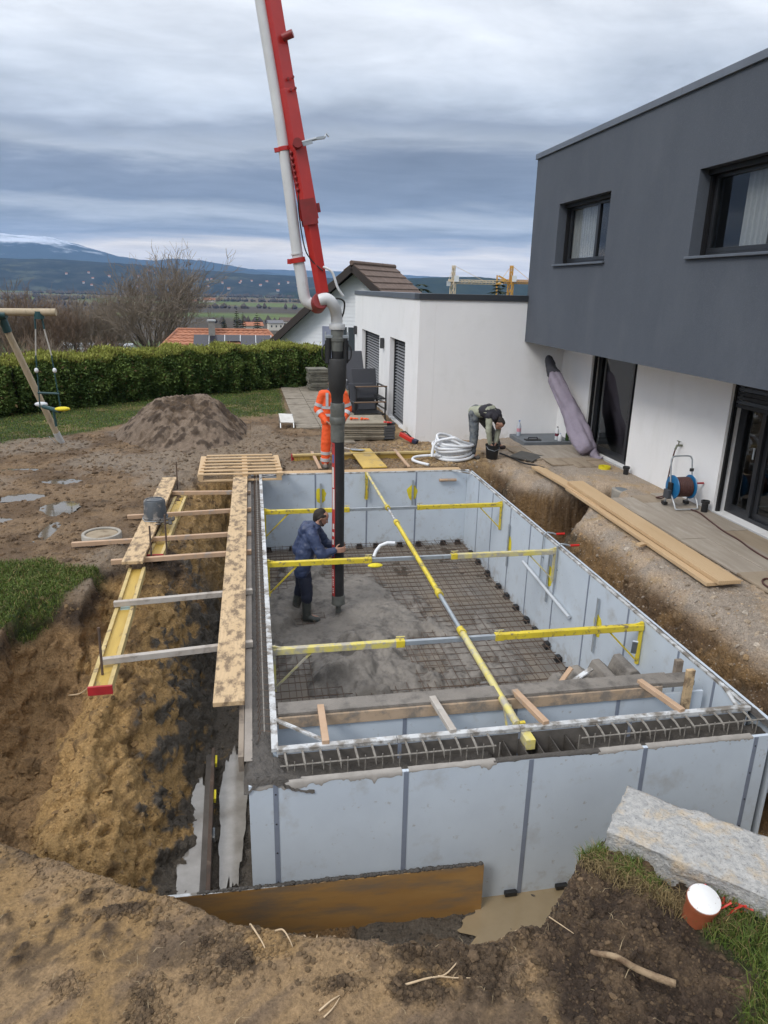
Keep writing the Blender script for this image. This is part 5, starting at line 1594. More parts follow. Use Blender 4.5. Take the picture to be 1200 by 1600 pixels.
def crane(base, h, az_, jib, cj, label, m, luff=.0):
    t = thing('tower_crane', label, 'crane', base, 'building cranes beyond the annex roof')
    b = Vector(base); top = b + UP * h; d = Vector((math.cos(az_), math.sin(az_), 0))

    def lattice(nm, p0, p1, w, r, n):
        ax = (p1 - p0).normalized(); s = ax.orthogonal().normalized(); u = ax.cross(s)
        g = G(); cs = [s * w + u * w, s * -w + u * w, s * -w - u * w, s * w - u * w]
        for c in cs: g.beam(p0 + c, p1 + c, r, r)
        for i in range(n):
            q0, q1 = p0.lerp(p1, i / n), p0.lerp(p1, (i + 1) / n)
            for j in range(4): g.beam(q0 + cs[j], q1 + cs[(j + 1) % 4], r * .7, r * .7)
        part(g, nm, m, t)
    lattice('mast', b, top, h * .022, h * .008, 14)
    lattice('jib', top, top + d * jib + UP * luff * jib, h * .014, h * .006, 14)
    lattice('counter_jib', top, top - d * cj, h * .014, h * .006, 5)
    lattice('peak', top, top + UP * h * .16, h * .012, h * .007, 3)
    g = G()
    for q in (top + d * jib * .7 + UP * luff * jib * .7, top - d * cj): g.tube([top + UP * h * .16, q], h * .002, 4)
    part(g, 'stay_cable', m, t)
    g = G(); g.box(top + UP * h * .03 + d * h * .03, (h * .05, h * .05, h * .06)); part(g, 'cabin', m_white_clad, t)
    g = G(); g.box(top - d * cj * .9 - UP * h * .02, (h * .035, h * .035, h * .05)); part(g, 'counterweight', m_zinc, t)


crane((34.22, 95, -8), 12.64, .1, 4.5, 1.6, 'yellow crane with raised mast behind the annex roof', m_crane)
crane((58.09, 210, -22), 27.83, .05, 15, 1.5, 'pale distant crane with long level jib', m_crane_pale)
p0, p1 = Vector((20.49, 60, 3.21)), Vector((20.39, 60, 4.64))
g = G(); g.beam(p0 - UP * 3, p1, .10, .10); t = thing('truck_crane', 'small yellow folding crane arm in front of the dark evergreen', 'crane', p0)
part(g, 'post', m_crane, t)
g = G(); g.beam(Vector((20.39, 60, 3.82)), Vector((21.15, 60, 4.3)), .14, .16); g.beam(Vector((21.15, 60, 4.3)), Vector((20.51, 60, 4.59)), .10, .12); part(g, 'arm', m_crane, t)

# ------------------------------------------------------------------ hedge
def build_hedge():
    rng = np.random.RandomState(9)
    pl = np.array([(-22, 12.0), (-10, 18.2), (-6.45, 20.3), (-2.9, 23.4), (.0, 25.2), (2.45, 26.0)])
    seg = np.diff(pl, axis=0); L_ = np.hypot(seg[:, 0], seg[:, 1]); cum = np.concatenate([[0], np.cumsum(L_)])
    N_ = 270000
    s = rng.uniform(cum[1] * .55, cum[-1], N_)
    k = np.clip(np.searchsorted(cum, s) - 1, 0, len(seg) - 1); f = (s - cum[k]) / L_[k]
    c = pl[k] + seg[k] * f[:, None]; dr = seg[k] / L_[k][:, None]; nr = np.stack([dr[:, 1], -dr[:, 0]], -1)   # towards the pool
    W, H = .62, 1.30 + .05 * np.sin(s * 3.1) + .04 * np.sin(s * 7.7)
    lump = .10 * np.sin(s * 5.2) + .07 * np.sin(s * 11 + 1)
    u = rng.uniform(0, 1, N_)
    top = u < .34
    z = np.where(top, H + rng.normal(0, .05, N_), rng.uniform(.0, 1, N_) ** .9 * H)
    bul = .14 * np.sin(np.clip(z / H, 0, 1) * np.pi) + lump * .6
    off = np.where(top, rng.uniform(-.75, W + .1, N_), W + bul + rng.normal(0, .07, N_) - .12 * np.clip(z / H, 0, 1) ** 4)
    tuft = vnoise(s * 4.2, z * 3.5, 5) - .5
    off = off + np.where(top, 0, tuft * .22); z = z + np.where(top, tuft * .12, 0)
    P = np.stack([c[:, 0] + nr[:, 0] * off, c[:, 1] + nr[:, 1] * off, z], -1)
    # sprays: upright fans leaning out
    lean = rng.uniform(.15, .9, N_)
    out = np.concatenate([nr, np.zeros((N_, 1))], -1); al = np.concatenate([dr, np.zeros((N_, 1))], -1)
    side = rng.normal(0, .45, N_)[:, None]
    d = np.where(top[:, None], np.array([0, 0, 1.0]) + al * side + out * rng.normal(.2, .4, N_)[:, None], out * lean[:, None] + np.array([0, 0, 1]) * rng.uniform(-.5, 1.0, N_)[:, None] + al * side)
    d /= np.linalg.norm(d, axis=1)[:, None]
    ln = rng.uniform(.05, .125, N_) * np.where(top, .8, 1.0); wd = ln * rng.uniform(.14, .26, N_)
    sd = np.cross(d, rng.normal(0, 1, (N_, 3))); sd /= np.linalg.norm(sd, axis=1)[:, None]
    A = P; B = P + d * (ln * .5)[:, None] + sd * (wd)[:, None]; E_ = P + d * ln[:, None]; D_ = P + d * (ln * .5)[:, None] - sd * wd[:, None]
    V = np.stack([A, B, E_, D_], 1).reshape(-1, 3); F = np.arange(4 * N_).reshape(-1, 4)
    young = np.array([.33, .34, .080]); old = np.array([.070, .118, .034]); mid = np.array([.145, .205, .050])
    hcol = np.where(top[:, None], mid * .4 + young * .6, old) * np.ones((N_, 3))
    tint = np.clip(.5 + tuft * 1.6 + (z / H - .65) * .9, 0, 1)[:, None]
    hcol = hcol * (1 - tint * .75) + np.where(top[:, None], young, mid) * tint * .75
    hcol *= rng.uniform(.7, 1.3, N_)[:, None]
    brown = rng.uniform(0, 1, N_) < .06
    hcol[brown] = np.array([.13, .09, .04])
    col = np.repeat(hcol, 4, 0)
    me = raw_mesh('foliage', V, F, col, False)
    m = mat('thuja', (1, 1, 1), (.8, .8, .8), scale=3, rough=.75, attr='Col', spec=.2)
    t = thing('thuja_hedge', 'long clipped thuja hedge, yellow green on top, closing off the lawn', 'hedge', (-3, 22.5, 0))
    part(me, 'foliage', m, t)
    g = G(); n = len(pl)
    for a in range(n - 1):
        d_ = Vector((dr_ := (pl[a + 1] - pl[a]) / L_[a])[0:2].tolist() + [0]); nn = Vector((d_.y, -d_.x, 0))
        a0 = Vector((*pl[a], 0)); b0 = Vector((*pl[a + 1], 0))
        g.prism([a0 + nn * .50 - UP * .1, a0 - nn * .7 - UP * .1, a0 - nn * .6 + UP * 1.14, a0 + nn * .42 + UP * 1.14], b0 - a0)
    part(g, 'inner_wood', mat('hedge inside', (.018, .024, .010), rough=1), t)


build_hedge()
# ------------------------------------------------------------------ concrete pump boom and its end hose
m_red = mat('red machine paint', (.46, .028, .022), (.40, .022, .02), scale=3, rough=.38, stain=(.30, .045, .035), sscale=3, sth=(.6, .75), coat=.2)
m_red_dark = mat('dark red castings', (.25, .02, .02), (.18, .02, .018), scale=8, rough=.5)
m_pipe_w = mat('white delivery pipe', (.64, .65, .655), (.57, .575, .58), scale=3, rough=.35, stain=(.48, .47, .45), sscale=4, sth=(.66, .8))
m_rubber_hose = mat('black rubber hose', (.014, .014, .016), (.022, .022, .024), scale=6, rough=.5, stain=(.075, .07, .065), sscale=4, sth=(.60, .72))
m_coupling = mat('grey cast coupling', (.165, .17, .155), (.115, .12, .11), scale=9, rough=.5, metal=.25, stain=(.22, .21, .19), sscale=6, sth=(.58, .7))
HY = 9.75
boom = thing('pump_boom', 'red concrete pump boom with white delivery pipe hanging down out of the sky', 'pump boom', (.93, HY, 3.2))
BX0, BZ0 = .925, 3.28
bd = Vector((-.585, 0, 3.26)).normalized()      # up along the boom
bs = Vector((0, -1, 0)); bn_ = bs.cross(bd).normalized()


def bp(t_, u=0.0, v=0.0):
    """t along the boom from its tip, u across in the picture plane, v towards the pool's near end"""
    w = Vector((BX0, HY, BZ0)) + bd * t_
    x_ = Vector((bd.z, 0, -bd.x))
    return w + x_ * u + bs * v


def boxsec(nm, t0, t1, w0, w1, u0=0, u1=0, m=m_red, dep=.20):
    """box section turned about its own axis so that two faces show"""
    g = G(); vs = []
    for t_, w, u in ((t0, w0, u0), (t1, w1, u1)):
        for a, b in ((-.62, .10), (-.18, .62), (.62, .38), (.18, -.62)):
            vs.append(bp(t_, u + a * w, b * w * dep / .2))
    g.add(vs, [(0, 1, 2, 3), (7, 6, 5, 4), (0, 4, 5, 1), (1, 5, 6, 2), (2, 6, 7, 3), (3, 7, 4, 0)])
    return part(g, nm, m, boom, bevel=.008)


boxsec('boom_tip', -.02, .92, .135, .155, 0, 0)
boxsec('boom_arm', .88, 2.35, .190, .178, .0, .0)
boxsec('boom_arm', 2.33, 16.0, .170, .24, .0, .08)
for s_ in (-1, 1):
    g = G(); g.beam(bp(.82, .0, s_ * .12), bp(1.12, 0, s_ * .12), .19, .012, up=bs); part(g, 'splice_plate', m_red_dark, boom)
# delivery pipe with its double bend
pts = [bp(16.0, -.16, .02), bp(3.4, -.118, .0), bp(2.0, -.145, 0), bp(.42, -.235, 0)]
g = G(); g.tube(pts, [.067, .067, .068, .070], 18); part(g, 'delivery_pipe', m_pipe_w, boom, smooth=True)
e0 = bp(.40, -.235, 0); 
el = [e0, e0 + Vector((.03, 0, -.14)), Vector((.70, HY, 3.20)), Vector((.78, HY - .01, 3.125)), Vector((.90, HY - .02, 3.10))]
def smooth_path(P, n=8):
    out = []
    P = [Vector(p) for p in P]
    for i in range(len(P) - 1):
        p0 = P[max(0, i - 1)]; p1 = P[i]; p2 = P[i + 1]; p3 = P[min(len(P) - 1, i + 2)]
        for k in range(n):
            t_ = k / n
            out.append(.5 * ((2 * p1) + (p2 - p0) * t_ + (2 * p0 - 5 * p1 + 4 * p2 - p3) * t_ ** 2 + (3 * p1 - p0 - 3 * p2 + p3) * t_ ** 3))
    out.append(P[-1]); return out


g = G(); g.tube(smooth_path(el), .074, 18); part(g, 'elbow', m_pipe_w, boom, smooth=True)
el2 = [(.88, HY - .14, 3.17), (.97, HY - .15, 3.19), (1.06, HY - .12, 3.12), (1.11, HY - .04, 3.00), (1.12, HY, 2.86)]
g = G(); g.tube(smooth_path(el2), .078, 18); part(g, 'elbow', m_pipe_w, boom, smooth=True)
g = G(); g.tube([(.86, HY + .05, 3.10), (.89, HY - .17, 3.17)], .108, 18); part(g, 'swivel', m_red_dark, boom, smooth=True, bevel=.01)
g = G(); g.tube([bp(.40, -.235), bp(.46, -.235)], .096, 20); g.box(bp(.43, -.35), (.05, .06, .06)); part(g, 'pipe_clamp', m_red, boom, smooth=True)
g = G(); g.tube([bp(.5, -.235), bp(.52, -.235)], .080, 18); part(g, 'pipe_ring', m_pipe_w, boom, smooth=True)
g = G(); g.beam(bp(1.72, -.28, .02), bp(1.72, -.05, .02), .05, .05); g.tube([bp(1.70, -.155), bp(1.75, -.155)], .078, 16); part(g, 'pipe_bracket', m_red, boom, bevel=.004)
g = G(); g.tube([bp(1.74, .0, .10), bp(1.74, .0, .22)], .055, 12); part(g, 'hook_boss', m_red_dark, boom, smooth=True)
g = G(); g.tube([bp(1.74, .04, .17), bp(1.76, .24, .17)], .018, 8); g.beam(bp(1.72, .06, .17), bp(1.74, .18, .17), .03, .05); g.beam(bp(1.76, .24, .17), bp(1.76, .34, .17), .05, .028); g.tube([bp(1.76, .34, .17), bp(1.80, .37, .17), bp(1.76, .39, .17)], .012, 6); part(g, 'safety_hook', m_galv, boom, smooth=True)
g = G(); g.tube([bp(2.86, .05, .12), bp(2.88, .17, .16)], .045, 12); part(g, 'lug', m_red_dark, boom, smooth=True)
for u, t_ in ((-.01, 2.44), (.05, 2.45), (.0, 2.32), (.055, 2.33)):
    g = G(); g.tube([bp(t_, u + .04, .10), bp(t_, u + .04, .135)], .017, 6); part(g, 'bolt', m_red_dark, boom)
g = G(); g.beam(bp(.95, .13, .05), bp(1.06, .13, .05), .03, .05); part(g, 'lug', m_red_dark, boom, bevel=.004)
g = G(); g.tube([bp(1.70, -.09, .05), bp(1.5, -.10, .07), bp(1.25, -.08, .06), bp(1.2, -.07, .06)], .013, 8)
for k in range(7): g.ball(bp(1.66 - k * .07, -.085, .07), .024, 8, 5)
part(g, 'safety_chain', m_red_dark, boom, smooth='all')
g = G(); g.tube(smooth_path([bp(1.2, -.08, .05), bp(1.0, -.12, .06), bp(.6, -.13, .06), bp(.42, -.08, .06), bp(.25, .05, .1)]), .009, 6); part(g, 'hydraulic_line', m_black, boom, smooth='all')
g = G(); g.tube(smooth_path([bp(.30, .06, .10), bp(.22, .16, .12), bp(.02, .20, .12), bp(-.10, .26, .10)]), .016, 8); part(g, 'hydraulic_line', m_pipe_w, boom, smooth='all')

hose = thing('end_hose', 'black end hose of the concrete pump hanging upright in front of the man in blue', 'hose', (1.13, HY, -1.4))
hx = lambda z: 1.125 + (2.9 - z) * .006


def ring(nm, prof, m, n=22):
    g = G(); g.lathe([(r, 0) for r, z in prof] and [(r, z) for r, z in prof], n, Matrix.Translation((hx(prof[0][1]), HY, 0)))
    return part(g, nm, m, hose, smooth=True)


ring('top_ring', [(.105, 2.875), (.108, 2.85), (.108, 2.82), (.10, 2.80)], m_pipe_w)
ring('reducer', [(.085, 2.80), (.088, 2.70), (.098, 2.69), (.098, 2.65), (.086, 2.64), (.082, 2.52)], m_coupling)
ring('valve_neck', [(.080, 2.53), (.075, 2.37)], m_black)
ring('rubber_sleeve', [(.118, 2.42), (.128, 2.40), (.126, 2.15), (.112, 1.99), (.085, 1.93), (.080, 1.82)], mat('scuffed rubber', (.02, .02, .02), (.032, .031, .03), scale=5, rough=.65, stain=(.06, .057, .052), sscale=5, sth=(.6, .72), bump=.2, bscale=40), 26)
ring('coupling', [(.096, 1.82), (.100, 1.80), (.100, 1.64), (.092, 1.62)], m_coupling)
ring('coupling_ring', [(.106, 1.63), (.112, 1.61), (.112, 1.55), (.104, 1.53)], m_coupling)
ring('coupling', [(.098, 1.54), (.096, 1.28)], m_coupling)
for s_ in (-1, 1):
    g = G(); g.tube([(1.118 + s_ * .115, HY - .01, 2.70), (1.118 + s_ * .118, HY - .01, 2.36)], .043, 14); part(g, 'valve_cylinder', m_black, hose, smooth=True)
    g = G(); g.beam((1.118 + s_ * .06, HY - .03, 2.71), (1.118 + s_ * .16, HY - .03, 2.71), .05, .04); g.tube([(1.118 + s_ * .15, HY - .03, 2.77), (1.118 + s_ * .15, HY - .03, 2.66)], .012, 8); part(g, 'clamp_lever', m_galv, hose, bevel=.003)
    g = G(); g.tube(smooth_path([(1.118 + s_ * .12, HY, 2.64), (1.118 + s_ * .19, HY - .02, 2.56), (1.118 + s_ * .19, HY - .02, 2.43), (1.118 + s_ * .13, HY, 2.36)]), .010, 6); part(g, 'valve_line', m_black, hose, smooth='all')
g = G(); g.tube(smooth_path([(1.05, HY - .1, 3.13), (1.10, HY - .16, 3.20), (1.20, HY - .14, 3.16), (1.20, HY - .08, 3.02), (1.17, HY - .03, 2.94)]), .011, 8); part(g, 'valve_line', m_black, hose, smooth='all')
g = G(); hp = [(hx(z) + .006 * math.sin(z * 2), HY, z) for z in (1.30, .9, .5, .1, -.3, -.7, -1.08)]; g.tube(hp, .090, 24); part(g, 'hose', m_rubber_hose, hose, smooth=True)
# printed red stripe with worn lettering
m_stripe = mat('red hose print', (.42, .05, .045), (.36, .04, .04), scale=6, rough=.55, stain=(.10, .03, .03), sscale=9, sth=(.6, .7))
m_print_white = mat('white hose print', (.60, .56, .54), rough=.6)
m_print_blue = mat('blue hose print', (.08, .13, .30), rough=.6)


def print_patch(z0, z1, a0, a1, r, m, nm):
    g = G(); n = 6; k = max(2, int((z0 - z1) / .1)); vs = []
    for i in range(k + 1):
        z = z0 + (z1 - z0) * i / k
        for j in range(n + 1):
            a = R(a0 + (a1 - a0) * j / n)
            vs.append((hx(z) + .006 * math.sin(z * 2) + r * math.cos(a), HY + r * math.sin(a), z))
    g.add(vs, [(i * (n + 1) + j, i * (n + 1) + j + 1, (i + 1) * (n + 1) + j + 1, (i + 1) * (n + 1) + j) for i in range(k) for j in range(n)])
    part(g, nm, m, hose, smooth='all')


print_patch(1.27, -1.06, 188, 234, .0912, m_stripe, 'printed_stripe')
random.seed(5)
for z0, z1, a0, a1, m_ in ((1.10, .98, 200, 226, m_print_blue), (.92, .62, 196, 222, m_print_white), (.60, .30, 203, 228, m_print_white), (.08, .0, 205, 226, m_print_white), (-.05, -.11, 196, 226, m_print_white), (-.16, -.24, 200, 224, m_print_white), (-.30, -.36, 200, 226, m_print_blue), (-.38, -.43, 200, 226, m_print_blue)):
    print_patch(z0, z1, a0, a1, .0924, m_, 'printed_mark')
for i in range(14):
    z = -.60 - i * .03
    print_patch(z, z - .018, 205, 222, .0924, m_print_white if i % 5 else m_stripe, 'printed_letter')
ring('end_coupling', [(.097, -1.06), (.102, -1.08), (.098, -1.17), (.103, -1.18), (.103, -1.205), (.07, -1.225)], m_coupling)
ring('nozzle', [(.04, -1.22), (.036, -1.34), (.034, -1.42)], m_coupling, 14)

# ------------------------------------------------------------------ planks, battens and beams along the left wall
g = G(); g.beam((-.285, 13.12, .066), (-.285, 9.735, .070), .245, .04); solo(g, 'walkway_plank', m_wood_mud, 'muddy pale plank beside the pool, its end resting on the pale lattice pallet', 'plank', (-.285, 11.4, .066), 'planks laid as a walkway along the pool', bevel=.004)
g = G(); g.beam((-.29, 9.73, .068), (-.285, 5.20, .066), .255, .042); solo(g, 'walkway_plank', m_wood_mud, 'muddy pale plank ending free in mid air over the deepest trench', 'plank', (-.285, 7.4, .066), 'planks laid as a walkway along the pool', bevel=.004)
bat = [((-1.40, 11.86, .0), (-.11, 11.72, .015), m_wood_pink, 'reddish batten under the walkway, the one farthest from the plywood board'),
       ((-1.92, 10.60, .0), (-.10, 10.74, .015), m_wood_pink, 'reddish batten passing under the grey tub'),
       ((-2.45, 9.46, .0), (-.10, 9.62, .015), m_wood_pink, 'longest pale batten, reaching out past the concrete ring'),
       ((-1.83, 8.76, -.005), (-.10, 8.86, .015), m_wood_pink, 'pale batten just beyond the end of the upper muddy plank'),
       ((-1.57, 7.44, .01), (-.09, 7.58, .015), m_wood_grey, 'grey batten across the yellow beam with the light blue mark'),
       ((-1.47, 6.17, .01), (-.09, 6.32, .015), m_wood_grey, 'grey batten by the rebar stake at the red beam end')]
for p0, p1, m_, lab in bat:
    g = G(); g.beam(p0, p1, .055, .06); c_ = (Vector(p0) + Vector(p1)) / 2
    solo(g, 'batten', m_, lab, 'batten', c_, 'battens carrying the walkway', bevel=.004)
m_beam_y = mat('yellow shuttering timber', (.50, .34, .075), (.42, .28, .06), scale=5, rough=.6, stretch=(2, .4, 1), stain=(.20, .145, .07), sscale=6, sth=(.55, .66))
m_beam_rail = mat('pale beam flange', (.56, .43, .19), (.47, .35, .14), scale=5, rough=.65, stain=(.22, .16, .09), sscale=7, sth=(.56, .66))
m_cap_red = mat('red beam cap', (.44, .025, .03), (.34, .02, .025), scale=8, rough=.5)
m_mark = mat('light blue mark', (.32, .48, .50), (.45, .47, .35), scale=20, rough=.7)


def hbeam(p0, p1, label, mark=None, caps=(True, True), w=.20, flat=True):
    """timber I-beam lying on its side: two flanges, a web sunk between, red plastic ends"""
    p0 = Vector(p0); p1 = Vector(p1); d = (p1 - p0).normalized(); s = d.cross(UP).normalized(); u = UP if flat else s
    s = s if flat else UP
    t = thing('formwork_beam', label, 'beam', (p0 + p1) / 2, 'yellow timber formwork beams')
    for k in (-1, 1):
        g = G(); g.beam(p0 + s * k * (w / 2 - .02), p1 + s * k * (w / 2 - .02), .04 if flat else .08, .08 if flat else .04); part(g, 'flange', m_beam_rail, t, bevel=.003)
    g = G(); g.beam(p0 + d * .004, p1 - d * .004, (w - .082) if flat else .028, .028 if flat else (w - .082)); part(g, 'web', m_beam_y, t)
    for on, p, k in ((caps[0], p0, -1), (caps[1], p1, 1)):
        if on:
            g = G(); g.beam(p + d * k * .002, p + d * k * .026, (w + .006) if flat else .085, .085 if flat else (w + .006))
            g.beam(p - d * k * .03 + u * .0, p + d * k * .002, .05 if flat else .036, .05 if flat else .05); part(g, 'end_cap', m_cap_red, t, bevel=.004)
    if mark:
        q = p0.lerp(p1, mark); g = G(); g.beam(q - d * .13 + u * .0155, q + d * .13 + u * .0155, .10, .003); part(g, 'painted_mark', m_mark, t)
    return t


hbeam((-1.50, 8.62, -.075), (-1.405, 5.80, -.065), 'yellow formwork beam with red end and light blue mark over the clay ridge', .38, (False, True))
hbeam((-1.26, 11.95, -.085), (-1.335, 9.06, -.075), 'yellow formwork beam under the grey tub, red end by the stakes', None, (False, True))
g = G(); g.beam((-1.515, 12.62, .055), (-1.54, 8.54, .055), .25, .042); solo(g, 'muddy_plank', m_wood_mud, 'muddy plank lying over the battens under the grey tub', 'plank', (-1.52, 10.6, .055), bevel=.004)
for i, (x, y, z0, z1, lab) in enumerate(((-1.365, 12.35, -.35, .42, 'rebar stake standing at the far end of the muddy plank'), (-1.20, 9.12, -.35, .48, 'rebar stake rising just below the grey tub'), (-1.37, 8.92, -.35, .40, 'rebar stake at the red end of the farther yellow beam'), (-1.43, 6.03, -.05, .42, 'rebar stake beside the near grey batten'))):
    g = G(); g.tube([(x, y, z0), (x + .01, y, z1)], .012, 8); solo(g, 'rebar_stake', m_rebar, lab, 'stake', (x, y, z0), 'rebar stakes beside the beams')
# grey mortar tub, upside down on the plank
m_tub = mat('grey tub', (.075, .085, .095), (.055, .062, .07), scale=7, rough=.55, stain=(.24, .22, .20), sscale=7, sth=(.50, .62))
t = thing('mortar_tub', 'grey mortar tub turned upside down on the muddy plank', 'tub', (-1.47, 10.28, .078))
g = G(); g.lathe([(.170, .078), (.180, .085), (.180, .105), (.165, .11), (.150, .34), (.140, .352), (.0, .352)], 24, Matrix.Translation((-1.47, 10.28, 0)), cap=False); part(g, 'body', m_tub, t, smooth=True)
g = G(); g.lathe([(.128, .352), (.128, .362), (.112, .362), (.112, .352)], 24, Matrix.Translation((-1.47, 10.28, 0)), cap=False); part(g, 'base_ring', m_tub, t, smooth=True)
g = G(); g.tube([(-1.64, 10.20, .10), (-1.60, 10.10, .085), (-1.45, 10.07, .082), (-1.32, 10.14, .09)], .006, 6); part(g, 'handle', m_galv, t, smooth=True)
g = G()
for k in range(24): g.ball((-1.33 + random.uniform(-.09, .12), 10.1 + random.uniform(-.16, .16), .086), (random.uniform(.015, .05), random.uniform(.015, .05), random.uniform(.008, .022)), 6, 4)
part(g, 'mortar_blobs', m_conc, t, smooth='all', kind='stuff')
# concrete ring with lid
m_cring = mat('pale concrete', (.36, .335, .29), (.28, .26, .225), scale=5, rough=.85, bump=.2, bscale=60, stain=(.20, .155, .105), sscale=3, sth=(.55, .68))
t = thing('manhole_ring', 'round concrete manhole ring with lid sunk in the mud', 'manhole', (-2.13, 9.78, -.2))
g = G(); g.lathe([(.262, -.25), (.262, .035), (.255, .045), (.222, .045), (.215, .03)], 36, Matrix.Translation((-2.13, 9.78, 0)), cap=False); part(g, 'ring', m_cring, t, smooth=True)
g = G(); g.lathe([(.212, .0), (.212, .024), (.0, .030)], 32, Matrix.Translation((-2.13, 9.78, 0)), cap=False); part(g, 'lid', mat('muddy concrete lid', (.33, .265, .185), (.25, .2, .135), scale=5, rough=.9, stain=(.18, .13, .08), sscale=5, sth=(.55, .66)), t, smooth=True)
# lattice pallets
t = thing('lattice_pallet', 'stack of pale slatted pallets at the corner of the pool', 'pallet', (-.25, 13.3, 0))
for i in range(7):
    y = 12.56 + i * .245
    g = G(); g.beam((-1.02 + i * .012, y, .128), (.50 - i * .03, y, .128), .075, .022); part(g, 'slat', m_wood_new, t, bevel=.002)
for x in (-.98, -.20, .42):
    g = G(); g.beam((x, 12.52, .10), (x - .03, 14.06, .10), .10, .03); part(g, 'bearer', m_wood_new, t, bevel=.002)
for x in (-.98, -.22, .40):
    for y in (12.58, 13.3, 14.0):
        g = G(); g.box((x, y, .055), (.09, .12, .06)); part(g, 'block', m_wood_new, t)
for y in (12.56, 13.3, 14.02):
    g = G(); g.beam((-1.0, y, .012), (.45, y, .012), .09, .022); part(g, 'slat', m_wood_new, t, bevel=.002)
g = G(); g.tube([(-.75, 12.9, .14), (-.1, 13.25, .145)], .006, 5); g.tube([(.1, 13.6, .14), (.38, 13.35, .15)], .012, 5); solo(g, 'thin_stick', m_wood_new, 'thin stick lying across the pale pallet', 'stick', (-.4, 13.1, .14))

# timber beyond the far wall
hbeam((.72, 13.98, .05), (3.95, 14.06, .05), 'long yellow formwork beam lying behind the far wall, red end by the boots', None, (True, False), .18, False)
g = G(); g.prism([(1.90, 14.28, .14), (2.34, 14.30, .14), (2.50, 13.16, .022), (2.02, 13.14, .022)], (0, .004, .024)); solo(g, 'yellow_board', mat('yellow shuttering ply', (.60, .40, .075), (.50, .33, .06), scale=4, rough=.5, stain=(.35, .25, .10), sscale=6, sth=(.55, .66)), 'yellow shuttering board leaning over the beam behind the far wall', 'board', (2.2, 13.7, .03), bevel=.003)
for (a, b, lab) in (((1.13, 14.25, .12), (1.20, 13.16, .03), 'pale batten leaning over the yellow beam by the orange legs'), ((2.84, 14.2, .15), (2.93, 13.15, .03), 'pale batten leaning over the yellow beam nearest the hose coil')):
    g = G(); g.beam(a, b, .06, .03); solo(g, 'batten', m_wood_pink, lab, 'batten', a, 'battens behind the far wall', bevel=.003)
t = thing('shovel', 'mortar crusted shovel lying on the yellow panel', 'shovel', (1.8, 14.3, .1))
g = G(); g.tube([(1.62, 14.9, .12), (1.92, 14.2, .17)], .016, 8); part(g, 'shaft', m_wood_grey, t)
g = G(); g.prism([(1.90, 14.24, .17), (1.94, 14.10, .172), (2.12, 14.06, .165), (2.22, 14.12, .165), (2.12, 14.2, .165)], (0, 0, .012)); part(g, 'blade', m_galv, t)

# ------------------------------------------------------------------ coil of white hose
t = thing('hose_coil', 'big coil of white ribbed hose on the ground below the annex wall', 'hose coil', (4.0, 13.85, 0))
pts = []
for i in range(7 * 20):
    a = 2 * math.pi * i / 20; k = i / 20
    rr_ = .36 + .035 * math.sin(k * 1.9)
    pts.append((4.02 + rr_ * math.cos(a) + .04 * math.sin(k), 13.92 + rr_ * .95 * math.sin(a), .045 + k * .042 + .03 * math.sin(a + k * .7) + .16 * max(0, math.sin(a - .6)) * (k / 7)))
pts += [(4.1, 13.62, .42), (3.95, 13.60, .50), (3.82, 13.7, .46), (3.6, 13.72, .40), (3.52, 13.66, .25), (3.50, 13.6, .12)]
g = G(); g.tube(smooth_path(pts, 2), .030, 10); part(g, 'coil', m_white_hose, t, smooth=True)
g = G(); g.tube(smooth_path([(3.72, 13.72, .10), (3.5, 13.8, .10), (3.2, 13.75, .09), (3.10, 13.6, .07), (3.18, 13.45, .05), (3.36, 13.28, .035)]), .030, 10); part(g, 'loose_end', m_white_hose, t, smooth=True)

# ------------------------------------------------------------------ timber planks bridging the drain trench
for p0, p1, w, h, lab in (((5.32, 12.60, .115), (5.47, 9.55, .10), .20, .045, 'new pine plank reaching towards the worker with the bucket, lowest of three'),
                          ((5.40, 11.15, .085), (5.30, 6.92, .085), .24, .045, 'new pine plank lying beneath the widest plank'),
                          ((5.50, 11.25, .165), (5.42, 6.84, .135), .29, .05, 'widest new pine plank on top, bridging the drain trench')):
    g = G(); g.beam(p0, p1, w, h); solo(g, 'bridge_plank', m_wood_new, lab, 'plank', (Vector(p0) + Vector(p1)) / 2, 'planks over the drain trench', bevel=.004)
g = G(); g.box((5.14, 8.35, .075), (.12, .08, .03), (0, 0, .4)); solo(g, 'wood_block', m_wood_new, 'small off-cut of wood under the pine planks', 'block', (5.14, 8.35, .07))
# drain shaft
t = thing('drain_shaft', 'concrete drain shaft with grey lid beside the white house wall', 'drain', (6.6, 11.2, -.8))
g = G(); g.lathe([(.36, -1.0), (.36, .02), (.33, .035), (.30, .03)], 32, Matrix.Translation((6.58, 11.18, 0)), cap=False); part(g, 'shaft', m_cring, t, smooth=True)
g = G(); g.lathe([(.31, .0), (.31, .03), (0, .045)], 32, Matrix.Translation((6.58, 11.18, 0)), cap=False); part(g, 'lid', mat('grey plastic lid', (.17, .195, .21), (.13, .15, .165), scale=5, rough=.5), t, smooth=True)
g = G(); g.tube([(6.9, 11.0, .02), (6.8, 10.6, .02), (6.75, 10.3, .08)], .05, 10); solo(g, 'blue_pipe', mat('dark blue pipe', (.03, .05, .10), rough=.5), 'short dark blue pipe bend between the drain shaft and the hose reel', 'pipe', (6.8, 10.6, 0), smooth=True)
